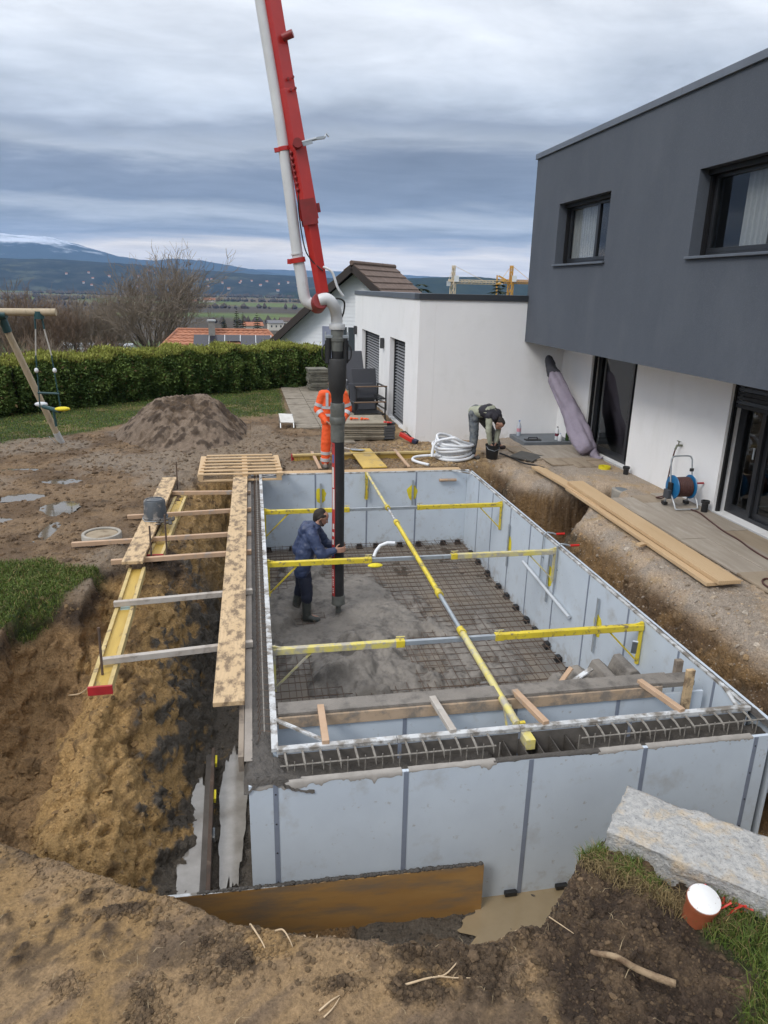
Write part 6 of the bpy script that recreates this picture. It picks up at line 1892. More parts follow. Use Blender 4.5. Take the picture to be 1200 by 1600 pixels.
for (x, y, z, lab) in ((6.86, 11.98, .06, 'black downpipe stub at the wall corner by the glass door'), (6.86, 9.52, .12, 'black downpipe stub beside the hose reel')):
    g = G(); g.lathe([(.05, z - .06), (.05, z + .13), (.065, z + .14), (.065, z + .18), (.052, z + .18), (.045, z + .05)], 16, Matrix.Translation((x, y, 0)), cap=False); solo(g, 'downpipe_stub', m_black, lab, 'pipe stub', (x, y, z - .06), 'black downpipe stubs', smooth=True)

# ------------------------------------------------------------------ tap, hose reel and garden hose
t = thing('wall_tap', 'brass garden tap on the white wall with a hose attached', 'tap', (GX, 10.55, .95))
m_brass = mat('dull brass', (.22, .23, .17), (.17, .18, .14), rough=.4, metal=.6)
g = G(); g.tube([(GX, 10.55, .95), (GX - .10, 10.55, .95)], .018, 10); g.tube([(GX - .09, 10.55, .96), (GX - .12, 10.55, .88)], .018, 10); part(g, 'spout', m_brass, t, smooth=True)
g = G(); g.tube([(GX - .07, 10.55, .95), (GX - .07, 10.55, 1.02)], .010, 8); g.beam((GX - .07, 10.50, 1.02), (GX - .07, 10.60, 1.02), .02, .012); part(g, 'handle', m_brass, t)
m_hose_r = mat('brown red hose', (.095, .038, .032), (.07, .03, .026), scale=20, rough=.55)
g = G(); g.tube(smooth_path([(GX - .12, 10.55, .88), (GX - .16, 10.53, .7), (GX - .24, 10.45, .38), (GX - .34, 10.28, .2), (GX - .46, 10.2, .15), (GX - .55, 10.22, .16), (GX - .50, 10.1, .22), (GX - .42, 10.05, .30), (6.50, 9.92, .36)]), .012, 8)
solo(g, 'garden_hose', m_hose_r, 'brown garden hose running from the wall tap down to the reel', 'hose', (6.8, 10.3, .14), smooth='all')
reel = thing('hose_reel', 'blue garden hose reel with tubular steel stand by the white wall', 'hose reel', (6.62, 9.82, .13))
m_blue = mat('blue plastic', (.015, .15, .34), (.012, .115, .27), scale=6, rough=.4)
rx, ry, rz = 6.62, 9.84, .44
M90 = Matrix.Translation((0, ry, rz)) @ Matrix.Rotation(R(90), 4, 'Y')
for x0 in (rx - .15, rx + .15):
    g = G(); g.lathe([(.03, -.014), (.185, -.010), (.192, 0), (.185, .010), (.03, .014)], 28, Matrix.Translation((x0, 0, 0)) @ M90); part(g, 'side_disc', m_blue, reel, smooth=True)
g = G(); g.lathe([(.06, -.14), (.06, .14)], 16, Matrix.Translation((rx, 0, 0)) @ M90); part(g, 'drum', m_black, reel, smooth=True)
pts = []
for lay, rr_ in ((0, .095), (1, .122), (2, .148)):
    n = 9
    for i in range(n * 16):
        a = 2 * math.pi * i / 16; f = i / (n * 16)
        xx = rx - .125 + .25 * (f if lay % 2 == 0 else 1 - f)
        pts.append((xx, ry + rr_ * math.cos(a), rz + rr_ * math.sin(a)))
g = G(); g.tube(pts, .0135, 6); part(g, 'wound_hose', m_hose_r, reel, smooth='all')
for s_ in (-1, 1):
    x0 = rx + s_ * .19
    g = G(); g.tube(smooth_path([(x0, ry + .10, .14), (x0, ry + .02, rz - .05), (x0, ry, rz), (x0 - s_ * .005, ry + .05, rz + .22), (x0 - s_ * .01, ry + .09, .86)]), .012, 8); part(g, 'stand_tube', m_galv, reel, smooth='all')
    g = G(); g.tube(smooth_path([(x0, ry - .0, rz - .08), (x0, ry - .08, .30), (x0 + s_ * .01, ry - .16, .24), (x0, ry - .22, .142)]), .012, 8); part(g, 'foot_tube', m_zinc, reel, smooth='all')
    g = G(); g.box((x0, ry, rz), (.04, .10, .16)); part(g, 'bearing', m_black, reel, bevel=.01)
    g = G(); g.box((x0, ry + .10, .155), (.06, .10, .05)); part(g, 'foot', m_black, reel, bevel=.006)
g = G(); g.tube(smooth_path([(rx - .18, ry + .09, .86), (rx - .14, ry + .10, .91), (rx, ry + .10, .92), (rx + .14, ry + .10, .91), (rx + .18, ry + .09, .86)]), .013, 8); part(g, 'handle', m_galv, reel, smooth='all')
g = G(); g.tube(smooth_path([(rx - .19, ry - .22, .142), (rx - .12, ry - .24, .142), (rx + .12, ry - .24, .142), (rx + .19, ry - .22, .142)]), .012, 8); part(g, 'foot_bar', m_zinc, reel, smooth='all')
g = G(); g.tube([(rx + .21, ry - .03, rz + .06), (rx + .36, ry - .03, rz + .06)], .016, 8); part(g, 'crank_handle', mat('red handle', (.33, .02, .03), rough=.4), reel, smooth=True)
g = G(); g.box((rx - .24, ry - .02, rz - .10), (.06, .14, .14)); part(g, 'hose_guide', mat('slate plastic', (.05, .055, .065), rough=.5), reel, bevel=.01)
g = G(); g.box((rx + .175, ry + .055, .70), (.06, .03, .05)); part(g, 'clip', m_black, reel, bevel=.005)
g = G()
hp = [(6.66, 9.62, .14), (6.72, 9.45, .135), (6.63, 9.0, .133), (6.55, 8.6, .133), (6.52, 8.2, .133), (6.45, 7.85, .133), (6.42, 7.4, .133), (6.5, 6.6, .133), (6.3, 5.9, .133), (6.0, 6.0, .133), (5.82, 6.4, .133), (5.80, 6.75, .132), (5.95, 6.9, .132), (6.1, 6.72, .132), (6.2, 6.2, .132)]
g.tube(smooth_path(hp), .011, 8); solo(g, 'garden_hose', m_hose_r, 'thin red hose trailing over the terrace slabs from the reel, looping at its end', 'hose', (6.5, 8, .13), smooth='all')

# ------------------------------------------------------------------ parasol in its cover, bottles, bits on the terrace
m_lilac = mat('lilac cover', (.30, .262, .325), (.25, .218, .275), scale=3, rough=.75, bump=1.6, bscale=7, stain=(.22, .18, .24), sscale=4, sth=(.58, .72))
m_charcoal = mat('charcoal cloth', (.035, .035, .045), (.05, .05, .06), scale=6, rough=.85)


def cloth_tube(p0, p1, radii, seed, folds=.16, n=40, k=36):
    p0 = Vector(p0); p1 = Vector(p1); d = (p1 - p0); L_ = d.length; d.normalize(); u = d.orthogonal().normalized(); w = d.cross(u)
    vs = []; fs = []
    for i in range(k + 1):
        f = i / k; r0 = np.interp(f, [a for a, b in radii], [b for a, b in radii])
        c = p0.lerp(p1, f) + Vector((0, 0, -.05 * math.sin(f * math.pi)))
        for j in range(n):
            a = 2 * math.pi * j / n
            q = Vector((math.cos(a) * 1.3, math.sin(a) * 1.3, f * 2.2 + seed))
            r = r0 * (1 + folds * mnoise.noise(q) + folds * .9 * math.sin(a * 5 + f * 4 + 2 * mnoise.noise(q * 1.7)) * .35 + folds * .35 * mnoise.noise(Vector((math.cos(a) * 2, math.sin(a) * 2, f * 13 + seed))) + folds * .30 * mnoise.noise(Vector((math.cos(a) * 5, math.sin(a) * 5, f * 5 + seed))))
            vs.append(c + (u * math.cos(a) + w * math.sin(a)) * r)
    for i in range(k):
        for j in range(n):
            a = i * n + j; b = i * n + (j + 1) % n
            fs.append((a, b, b + n, a + n))
    fs.append(tuple(range(n))); fs.append(tuple(reversed(range(k * n, (k + 1) * n))))
    g = G(); g.add(vs, fs); return g


t = thing('covered_parasol', 'folded parasol in a lilac cover leaning in the house corner, charcoal tip', 'parasol', (6.75, 13.55, .12))
g = cloth_tube((6.78, 13.42, .20), (6.56, 14.98, 1.62), [(0, .17), (.06, .21), (.18, .215), (.32, .20), (.5, .185), (.8, .17), (.95, .165), (1, .12)], 3.3, .30); part(g, 'cover', m_lilac, t, smooth='all')
g = cloth_tube((6.57, 14.93, 1.58), (6.50, 15.28, 1.98), [(0, .12), (.15, .135), (.6, .11), (.9, .08), (1, .04)], 8.1, .22, 28, 16); part(g, 'tip', m_charcoal, t, smooth='all')
g = cloth_tube((6.88, 13.35, .16), (7.0 - .04, 13.12, .15), [(0, .12), (.5, .06), (1, .02)], 5.1, .3, 20, 8); part(g, 'cover_tail', m_lilac, t, smooth='all')
m_pet = mat('clear plastic bottle', (.50, .54, .60), (.42, .46, .53), scale=8, rough=.15)


def bottle(name, label, x, y, z, h, r, m, capm, lab_m=None):
    t = thing(name, label, 'bottle', (x, y, z), 'bottles in the corner of the terrace')
    g = G(); g.lathe([(r * .9, z), (r, z + .01), (r, z + h * .62), (r * .75, z + h * .74), (r * .32, z + h * .88), (r * .32, z + h * .93)], 14, Matrix.Translation((x, y, 0))); part(g, 'body', m, t, smooth=True)
    g = G(); g.lathe([(r * .38, z + h * .93), (r * .38, z + h)], 10, Matrix.Translation((x, y, 0))); part(g, 'cap', capm, t)
    if lab_m:
        g = G(); g.lathe([(r * 1.02, z + h * .28), (r * 1.02, z + h * .5)], 14, Matrix.Translation((x, y, 0)), cap=False); part(g, 'sleeve', lab_m, t, smooth=True)
    return t


m_pinklab = mat('pink label', (.55, .25, .30), rough=.5)
bottle('water_bottle', 'clear plastic water bottle standing against the annex wall', 5.98, 15.35, .165, .36, .05, m_pet, mat('blue cap', (.1, .2, .5), rough=.4), m_pinklab)
bottle('spray_bottle', 'white spray bottle with dark red label beside the lilac cover', 6.70, 14.85, .165, .30, .045, m_white_clad, m_black, mat('dark red label', (.14, .02, .04), rough=.5))
bottle('white_bottle', 'small white and blue bottle in front of the spray bottle', 6.72, 14.72, .165, .17, .045, m_white_clad, mat('pale blue', (.3, .42, .6), rough=.5))
bottle('green_bottle', 'dark green glass bottle next to the lilac cover', 6.90, 14.74, .165, .24, .042, mat('green glass', (.03, .07, .015), rough=.1), m_black)
t = thing('rubber_float', 'black plastering float left on the blue grey step', 'float', (6.13, 14.85, .165))
g = G(); g.box((6.13, 14.85, .175), (.36, .16, .02)); part(g, 'plate', m_black, t, bevel=.004)
g = G(); g.tube([(6.02, 14.85, .18), (6.03, 14.85, .225), (6.23, 14.85, .225), (6.24, 14.85, .18)], .015, 8); part(g, 'handle', m_charcoal, t, smooth=True)
g = G(); g.box((5.50, 13.55, .105), (.52, .52, .03), (.06, -.03, .75)); solo(g, 'loose_slab', mat('dark grey slab', (.095, .092, .085), (.075, .072, .066), scale=4, rough=.8), 'loose dark grey slab lying by the worker with the bucket', 'slab', (5.5, 13.55, .1), bevel=.004)
g = G(); g.tube(smooth_path([(5.05, 13.95, .09), (5.2, 13.5, .075), (5.25, 13.1, .075), (5.35, 12.7, .12), (5.42, 12.45, .13)]), .018, 7); solo(g, 'black_cable', m_black, 'black cable running from the bucket to the pine plank', 'cable', (5.2, 13.2, .08), smooth='all')
g = G(); g.lathe([(.055, .10), (.115, .10), (.115, .165), (.055, .165), (.055, .10)], 24, Matrix.Translation((6.66, 12.44, -.02)), cap=False); solo(g, 'tape_roll', mat('bright yellow tape', (.66, .56, .02), rough=.45), 'roll of bright yellow tape on the gravel by the slabs', 'tape roll', (6.66, 12.44, .08), smooth=True)

# ------------------------------------------------------------------ things along the annex: path, slab stacks, furniture
m_pave = mat('old paving slab', (.27, .235, .185), (.21, .18, .14), scale=4, rough=.88, stain=(.14, .115, .085), sscale=3, sth=(.52, .66), bump=.1, bscale=40)
pathT = thing('path', None, None, (1.8, 20, .02), kind='structure')
random.seed(21)
for r_ in range(18):
    for c_ in range(3):
        y0 = 15.55 + r_ * .60; x0 = 1.02 + c_ * .60 - (y0 - 15.55) * .012
        if (c_ == 0 and r_ < 3) or (c_ == 2 and r_ < 1): continue
        g = G(); g.box((x0 + .3, y0 + .3, .018 + random.uniform(-.006, .008)), (.588, .588, .04), (random.uniform(-.012, .012), random.uniform(-.012, .012), 0)); part(g, 'slab', m_pave, pathT, bevel=.004)


def slab_stack(name, label, x, y, w, d, n, th, m, rot=0, jit=.02, wav=False):
    t = thing(name, label, 'slab stack', (x, y, 0))
    for i in range(n):
        g = G()
        g.box((x + random.uniform(-jit, jit), y + random.uniform(-jit, jit), .03 + (i + .5) * th), (w * random.uniform(.97, 1.03), d, th * .80), (0, random.uniform(-.012, .012), rot + random.uniform(-.03, .03)))
        part(g, 'slab', m, t, bevel=.005)
    return t


m_slabg = mat('lichen grey slab', (.20, .19, .155), (.145, .14, .115), scale=4, rough=.9, stain=(.09, .09, .075), sscale=5, sth=(.5, .65))
m_slabt = mat('tan concrete slab', (.30, .265, .20), (.235, .205, .155), scale=3, rough=.9, stain=(.18, .155, .115), sscale=4, sth=(.52, .66))
slab_stack('slab_stack', 'tall stack of weathered grey slabs at the end of the hedge', 2.15, 24.2, .66, .62, 11, .066, m_slabg, .1, .05)
slab_stack('slab_stack', 'low stack of large tan slabs behind the man in orange', 2.42, 16.35, 1.10, 1.10, 8, .048, m_slabt, -.05, .03)
t = thing('block_stack', 'small stack of dark grey paving blocks at the annex corner', 'block stack', (3.02, 15.95, 0))
m_blk = mat('dark paving block', (.085, .088, .092), (.065, .067, .07), scale=8, rough=.9)
for i in range(5):
    for j in range(2):
        g = G(); g.box((3.03 + random.uniform(-.008, .008), 15.86 + j * .22, .04 + (i + .5) * .062), (.26, .20, .054)); part(g, 'block', m_blk, t, bevel=.006)
g = G(); g.box((3.08, 15.98, .375), (.20, .16, .05), (0, 0, .3)); part(g, 'block', m_blk, t, bevel=.006)
m_orange = mat('orange hi-vis cloth', (.86, .115, .022), (.78, .095, .02), scale=6, rough=.75)
m_redtool = mat('red tool casing', (.52, .03, .02), rough=.4)
for (x, y, z, lab) in ((2.28, 16.25, .435, 'orange work glove on the tan slabs, the one nearer the man'), (2.52, 16.2, .435, 'orange work glove on the tan slabs, the one nearer the wall'), (3.0, 15.84, .41, 'orange red glove on the dark paving blocks')):
    t = thing('work_glove', lab, 'glove', (x, y, z), 'orange gloves on the stacks')
    g = G(); g.ball((x, y, z + .01), (.055, .045, .022), 10, 6); g.tube([(x - .05, y, z + .012), (x - .10, y + .01, z + .01)], .032, 8); part(g, 'palm', m_redtool if x > 2.9 else m_orange, t, smooth='all')
    for k in range(4):
        g = G(); g.tube([(x + .04, y - .035 + k * .023, z + .01), (x + .085 + .01 * (k % 2), y - .045 + k * .028, z + .004)], [.012, .009], 6); part(g, 'finger', m_redtool if x > 2.9 else m_orange, t, smooth='all')
t = thing('angle_grinder', 'red and dark blue power tool leaning at the foot of the annex corner', 'power tool', (3.38, 15.45, .05))
g = G(); g.beam((3.25, 15.62, .20), (3.50, 15.38, .08), .10, .11); part(g, 'body', m_redtool, t, bevel=.02)
g = G(); g.beam((3.50, 15.38, .09), (3.58, 15.30, .06), .12, .09); part(g, 'head', mat('navy casing', (.02, .025, .06), rough=.5), t, bevel=.015)
g = G(); g.tube([(3.26, 15.60, .24), (3.34, 15.50, .27), (3.46, 15.42, .16)], .016, 8); part(g, 'handle', m_black, t, smooth=True)
m_sling = mat('charcoal sling fabric', (.040, .042, .05), (.05, .052, .06), scale=60, rough=.8)
m_tubeblk = mat('black powder coat', (.016, .017, .019), rough=.4)
m_teak = mat('teak armrest', (.20, .125, .075), (.16, .10, .06), scale=6, rough=.6)
m_alu = mat('light aluminium', (.55, .56, .57), rough=.35, metal=.4)


def lounge_chair(x, y, z, rz, label):
    t = thing('lounge_chair', label, 'chair', (0, 0, 0), 'black garden lounge chairs stacked by the annex')
    W, D = .78, .80
    for s_ in (-1, 1):
        xx = s_ * W / 2
        g = G(); g.beam((xx, -D / 2, .60), (xx, D / 2, .60), .05, .03); part(g, 'armrest', m_tubeblk if s_ < 0 else m_tubeblk, t, bevel=.004)
        for yy in (-D / 2, D / 2):
            g = G(); g.beam((xx, yy, .0), (xx, yy, .585), .035, .035, up=(0, 1, 0)); part(g, 'leg', m_tubeblk, t, bevel=.003)
        g = G(); g.beam((xx, -D / 2, .03), (xx, D / 2, .03), .035, .03); part(g, 'side_rail', m_tubeblk, t)
    g = G(); g.beam((-W / 2 - .02, -D / 2 - .0, .62), (W / 2 + .02, -D / 2 - .0, .62), .06, .025); part(g, 'front_rail', m_teak, t, bevel=.003)
    for yy in (-D / 2 + .03, D / 2 - .03):
        g = G(); g.beam((-W / 2, yy, .30), (W / 2, yy, .30), .03, .04); part(g, 'cross_rail', m_tubeblk, t)
    for k in range(8):
        yy = -D / 2 + .09 + k * .09
        g = G(); g.beam((-W / 2 + .02, yy, .325), (W / 2 - .02, yy, .325), .055, .012); part(g, 'seat_slat', m_tubeblk, t)
    g = G(); g.prism([(-.33, .22, .34), (.33, .22, .34), (.33, .44, .98), (-.33, .44, .98)], (0, .025, .008)); part(g, 'backrest', m_sling, t, bevel=.01)
    t.location = (x, y, z); t.rotation_euler.z = rz
    return t


lounge_chair(2.78, 17.75, .03, .12, 'black lounge chair with slatted seat standing at the bottom of the stack')
lounge_chair(2.92, 18.4, .33, .10, 'black lounge chair with brown front rail on top of the stack')
t = thing('garden_recliner', 'charcoal garden recliner with light armrests behind the lounge chairs', 'recliner', (3.0, 20.2, 0))
g = G(); g.prism([(2.52, 20.0, .72), (3.12, 20.0, .72), (3.08, 20.55, 1.62), (2.46, 20.55, 1.62)], (0, .02, .01)); part(g, 'backrest', m_sling, t, bevel=.01)
g = G(); g.prism([(2.52, 19.4, .66), (3.12, 19.4, .66), (3.12, 20.0, .70), (2.52, 20.0, .70)], (0, 0, .025)); part(g, 'seat', m_sling, t)
for x0 in (2.50, 3.16):
    g = G(); g.beam((x0, 19.45, .92), (x0, 20.2, .98), .05, .03); part(g, 'armrest', m_alu if x0 < 3 else m_tubeblk, t, bevel=.004)
    for (a, b) in (((x0, 19.4, .0), (x0, 20.0, .95)), ((x0, 20.3, .0), (x0, 19.5, .92))):
        g = G(); g.tube([a, b], .016, 8); part(g, 'leg', m_alu, t)
t = thing('garden_table', 'low white table half hidden behind the hose', 'table', (2.25, 20.4, 0))
g = G(); g.span((1.95, 20.0, .42), (2.62, 20.9, .46)); part(g, 'top', m_white_clad, t, bevel=.006)
for a in (2.0, 2.56):
    for b in (20.06, 20.84):
        g = G(); g.tube([(a, b, 0), (a, b, .42)], .02, 8); part(g, 'leg', m_tubeblk, t)
g = G(); g.tube([(2.6, 21.6, 0), (2.6, 21.6, 1.95)], .035, 10); solo(g, 'dark_post', m_tubeblk, 'slim dark post standing behind the garden recliner', 'post', (2.6, 21.6, 0))
g = G(); g.tube([(2.75, 23, 0), (2.75, 23, 1.5)], .06, 10); solo(g, 'wooden_post', m_wood_new, 'round wooden post behind the slim dark post', 'post', (2.75, 23, 0))
t = thing('step_stool', 'small white folding step lying on the bare soil', 'stool', (.78, 17.7, .1))
g = G(); g.box((.78, 17.75, .20), (.34, .62, .03), (.18, .06, .05)); part(g, 'tread', mat('grubby white plastic', (.60, .59, .56), (.48, .46, .42), scale=5, rough=.6), t, bevel=.01)
for a in (-.16, .16):
    g = G(); g.tube([(.78 + a, 17.42, .14), (.78 + a, 17.36, .03)], .016, 8); g.tube([(.78 + a, 18.05, .25), (.78 + a, 18.1, .03)], .016, 8); part(g, 'leg', m_zinc, t)

# ------------------------------------------------------------------ heap of soil
X, Y = np.meshgrid(np.linspace(-3.7, .15, 170), np.linspace(14.6, 19.8, 190))
w1 = fbm(X * 1.6, Y * 1.6, 5, 101) - .5; w2 = fbm(X * 7, Y * 7, 4, 103) - .5; w3 = fbm(X * 20, Y * 20, 3, 105) - .5
cx_ = -1.50 + (Y - 17.2) * .05
dl = np.where(X < cx_ - .25, (cx_ - .25 - X) / 1.45, np.maximum(0, X - cx_ - .35) / 1.0); dy = np.where(Y < 17.3, (17.3 - Y) / 2.1, (Y - 17.3) / 2.2)
q = np.sqrt(dl ** 2 + dy ** 2) + w1 * .25
Z = np.clip(1.22 * (1 - q), -.2, None); Z = np.where(Z > .80, .80 + (Z - .80) * .35, Z); Z = Z - .10 * sstep(.2, .6, w1 + .3) * (Z > 0)
gul = np.abs(np.sin(np.arctan2(Y - 17.3, X - cx_) * 9 + w1 * 9))
Z = Z + (w2 * .10 + w3 * .06 - (1 - gul) ** 3 * .06) * sstep(-.05, .2, Z) - .06
hc = np.array([.185, .138, .10]) * np.ones(X.shape + (3,))
tt = sstep(-.02, .12, w1 * .6 + w2 * .4)[..., None]; hc = hc * (1 - tt) + np.array([.088, .058, .035]) * tt
tt = (sstep(.05, .13, w2) * .8)[..., None]; hc = hc * (1 - tt) + np.array([.052, .036, .025]) * tt
solo(grid_mesh('soil_heap', X, Y, Z, np.concatenate([hc * (1 + w3[..., None] * .6), np.full(X.shape + (1,), .1)], -1)), 'soil_heap', MATS['soil'], 'tall heap of grey brown soil in front of the hedge', 'soil heap', (-1.6, 17.2, 0))

# ------------------------------------------------------------------ swing frame
m_log = mat('round swing timber', (.45, .37, .26), (.37, .30, .20), scale=3, rough=.8, stretch=(3, 3, .6), stain=(.25, .21, .15), sscale=4, sth=(.58, .7))
m_teal = mat('dark teal bracket', (.018, .06, .065), rough=.45)
sw = thing('swing_frame', 'wooden swing frame with a slanting round leg on the lawn', 'swing', (-4.5, 15.6, 0))
g = G(); g.tube([(-9.5, 15.55, 2.70), (-3.70, 15.10, 2.77)], .068, 16); part(g, 'top_beam', m_log, sw, smooth=True)
g = G(); g.tube([(-4.74, 15.25, 2.62), (-4.14, 16.12, -.02)], .064, 16); part(g, 'leg', m_log, sw, smooth=True)
g = G(); g.tube([(-4.78, 15.10, 2.62), (-5.55, 14.25, -.1)], .064, 16); part(g, 'leg', m_log, sw, smooth=True)
g = G(); g.tube([(-4.92, 15.19, 2.70), (-4.62, 15.17, 2.71)], .082, 14); g.tube([(-4.74, 15.22, 2.72), (-4.68, 15.32, 2.38)], .078, 14); g.tube([(-4.78, 15.13, 2.72), (-4.88, 14.99, 2.38)], .078, 14); part(g, 'corner_bracket', m_teal, sw, smooth=True)
g = G(); g.tube([(-4.20, 16.03, .25), (-4.13, 16.13, -.03)], .070, 14); g.beam((-4.26, 16.06, .02), (-4.34, 16.0, .16), .03, .01); part(g, 'ground_anchor', m_zinc, sw, smooth=True)
gl = thing('glider_swing', 'yellow and teal glider seat hanging from the round beam', 'swing seat', (-4.0, 15.15, 1.0))
m_rope = mat('pale rope', (.42, .40, .36), rough=.9)
for dx in (-.05, .07):
    x0 = -4.05 + dx
    g = G(); g.tube([(x0, 15.13, 2.70), (x0 + dx * .3, 15.13, 2.45)], .018, 8); part(g, 'hanger', m_teal, gl)
    g = G(); g.tube([(x0 + dx * .3, 15.13, 2.45), (x0 + dx * 1.4, 15.13, 1.95)], .014, 6); part(g, 'rope', m_rope, gl)
    g = G(); g.tube([(x0 + dx * 1.4, 15.13, 1.95), (x0 + dx * 2.2, 15.13, .92)], .013, 6); part(g, 'chain', m_teal, gl)
    g = G(); g.ball((x0 + dx * 1.8, 15.12, 1.66), (.04, .04, .05), 10, 6); part(g, 'foam_grip', m_white_clad, gl, smooth='all')
g = G(); g.tube([(-4.02, 15.13, 2.64), (-4.02, 15.13, 2.78)], .09, 14); part(g, 'beam_strap', m_teal, gl)
g = G(); g.tube([(-4.22, 15.13, 1.22), (-3.82, 15.13, 1.20)], .022, 8); part(g, 'foot_bar', m_teal, gl)
g = G(); g.tube([(-4.20, 15.3, .92), (-3.80, 14.95, .88)], .04, 10); part(g, 'seat_beam', m_teal, gl)
g = G(); g.ball((-4.24, 15.34, .96), (.13, .08, .05), 12, 6); part(g, 'seat', m_white_clad, gl, smooth='all')
g = G(); g.ball((-3.74, 14.92, .93), (.15, .09, .045), 12, 6); part(g, 'seat', m_foam, gl, smooth='all')
g = G(); g.tube([(-3.96, 15.1, .9), (-3.94, 15.1, .55)], .025, 8); part(g, 'foot_peg', m_teal, gl)

# ------------------------------------------------------------------ front trench: plywood board, steel, pipe
t = thing('shuttering_board', 'orange brown shuttering board standing in the trench before the pool wall', 'board', (.4, 4.25, -1.4))
pA, pB = Vector((-.98, 4.305, -1.19)), Vector((1.645, 4.235, -1.18))
g = G(); g.beam(pA, pB, .027, .50); part(g, 'board', m_orange_ply, t, bevel=.002)
g = G(); k = 90; rnd = random.Random(8)
for i in range(k):
    f = .18 + .82 * i / k; c = pA.lerp(pB, f) + Vector((0, .004, .252 + rnd.uniform(-.004, .006))); g.ball(c, (rnd.uniform(.016, .034), rnd.uniform(.014, .024), rnd.uniform(.008, .018)), 7, 4)
part(g, 'mortar_crust', m_conc, t, smooth='all', kind='stuff')
g = G(); g.beam(pA + Vector((.01, -.0, .2525)), pA.lerp(pB, .42) + Vector((0, 0, .2525)), .026, .004); part(g, 'pale_edge', m_rail, t)
t = thing('rusty_bar', 'long dark rusty steel channel lying in the milky puddle of the trench', 'steel channel', (-.52, 5.7, -1.45))
m_rust = mat('dark rusty steel', (.055, .038, .028), (.085, .052, .035), scale=8, rough=.7, stain=(.17, .13, .10), sscale=5, sth=(.55, .68))
a_, b_ = Vector((-.50, 4.72, -1.42)), Vector((-.545, 6.62, -1.40))
g = G(); g.beam(a_, b_, .035, .13); part(g, 'web', m_rust, t, bevel=.004)
g = G(); g.beam(a_ + Vector((-.045, 0, -.03)), b_ + Vector((-.045, 0, -.03)), .06, .03); part(g, 'flange', mat('mud grey steel', (.115, .10, .088), (.08, .07, .06), scale=6, rough=.8), t, bevel=.004)
for f in (.35, .62, .9):
    g = G(); c = a_.lerp(b_, f); g.beam(c + Vector((.03, -.05, .02)), c + Vector((.03, .07, .03)), .02, .05); part(g, 'yellow_tag', m_foam if f > .5 else m_tub, t)
g = G(); g.tube([(4.30, 4.78, -1.02), (5.6, 4.9, -1.0)], .055, 16); solo(g, 'drain_pipe', m_grey_tube, 'pale grey drain pipe sticking out of the bank beside the pool corner', 'pipe', (4.5, 4.8, -1.0), smooth=True)
for x in (1.92, 2.36):
    g = G(); g.span((x - .05, 4.29, -1.352), (x + .05, 4.327, -1.315)); solo(g, 'panel_clip', m_black, 'black clip at the foot of the outer panels, ' + ('next to the plywood board' if x < 2 else 'above the muddy puddle'), 'clip', (x, 4.31, -1.35), 'black clips below the outer panels', bevel=.003)
# ------------------------------------------------------------------ people
m_skin = mat('skin', (.42, .235, .165), (.38, .205, .14), scale=8, rough=.6)
m_hair = mat('dark hair', (.018, .013, .010), (.03, .022, .017), scale=30, rough=.8)
m_navy = mat('navy rain jacket', (.042, .060, .125), (.032, .046, .10), scale=6, rough=.5, stain=(.20, .19, .175), sscale=4, sth=(.60, .78))
m_navytr = mat('dark navy trousers', (.014, .018, .038), (.02, .024, .045), scale=6, rough=.7, stain=(.06, .058, .055), sscale=6, sth=(.64, .74))
m_boot = mat('muddy rubber boots', (.06, .065, .058), (.045, .05, .045), scale=6, rough=.6, stain=(.17, .155, .135), sscale=6, sth=(.50, .66))
m_silver = mat('silver reflective tape', (.50, .51, .52), (.43, .44, .45), rough=.4)
m_khaki = mat('pale olive shirt', (.36, .37, .28), (.30, .31, .235), scale=6, rough=.85)
m_vest = mat('black vest', (.022, .020, .028), (.03, .028, .036), scale=8, rough=.8)
m_workgrey = mat('grey patterned work trousers', (.085, .10, .12), (.16, .17, .17), scale=9, rough=.85, stain=(.05, .055, .065), sscale=8, sth=(.5, .58))
m_eye = mat('eye white', (.6, .58, .55), rough=.3)


def cap_geo(g, p0, p1, r0, r1, n=14):
    p0 = Vector(p0); p1 = Vector(p1); d = p1 - p0; L_ = d.length
    if L_ < 1e-5: g.ball(p0, r0, n, 8); return
    d.normalize(); pts = []; rad = []
    for a in (-80, -55, -30, 0): pts.append(p0 + d * (r0 * math.sin(R(a)))); rad.append(r0 * math.cos(R(a)))
    for a in (0, 30, 55, 80): pts.append(p1 + d * (r1 * math.sin(R(a)))); rad.append(r1 * math.cos(R(a)))
    g.tube(pts, rad, n)


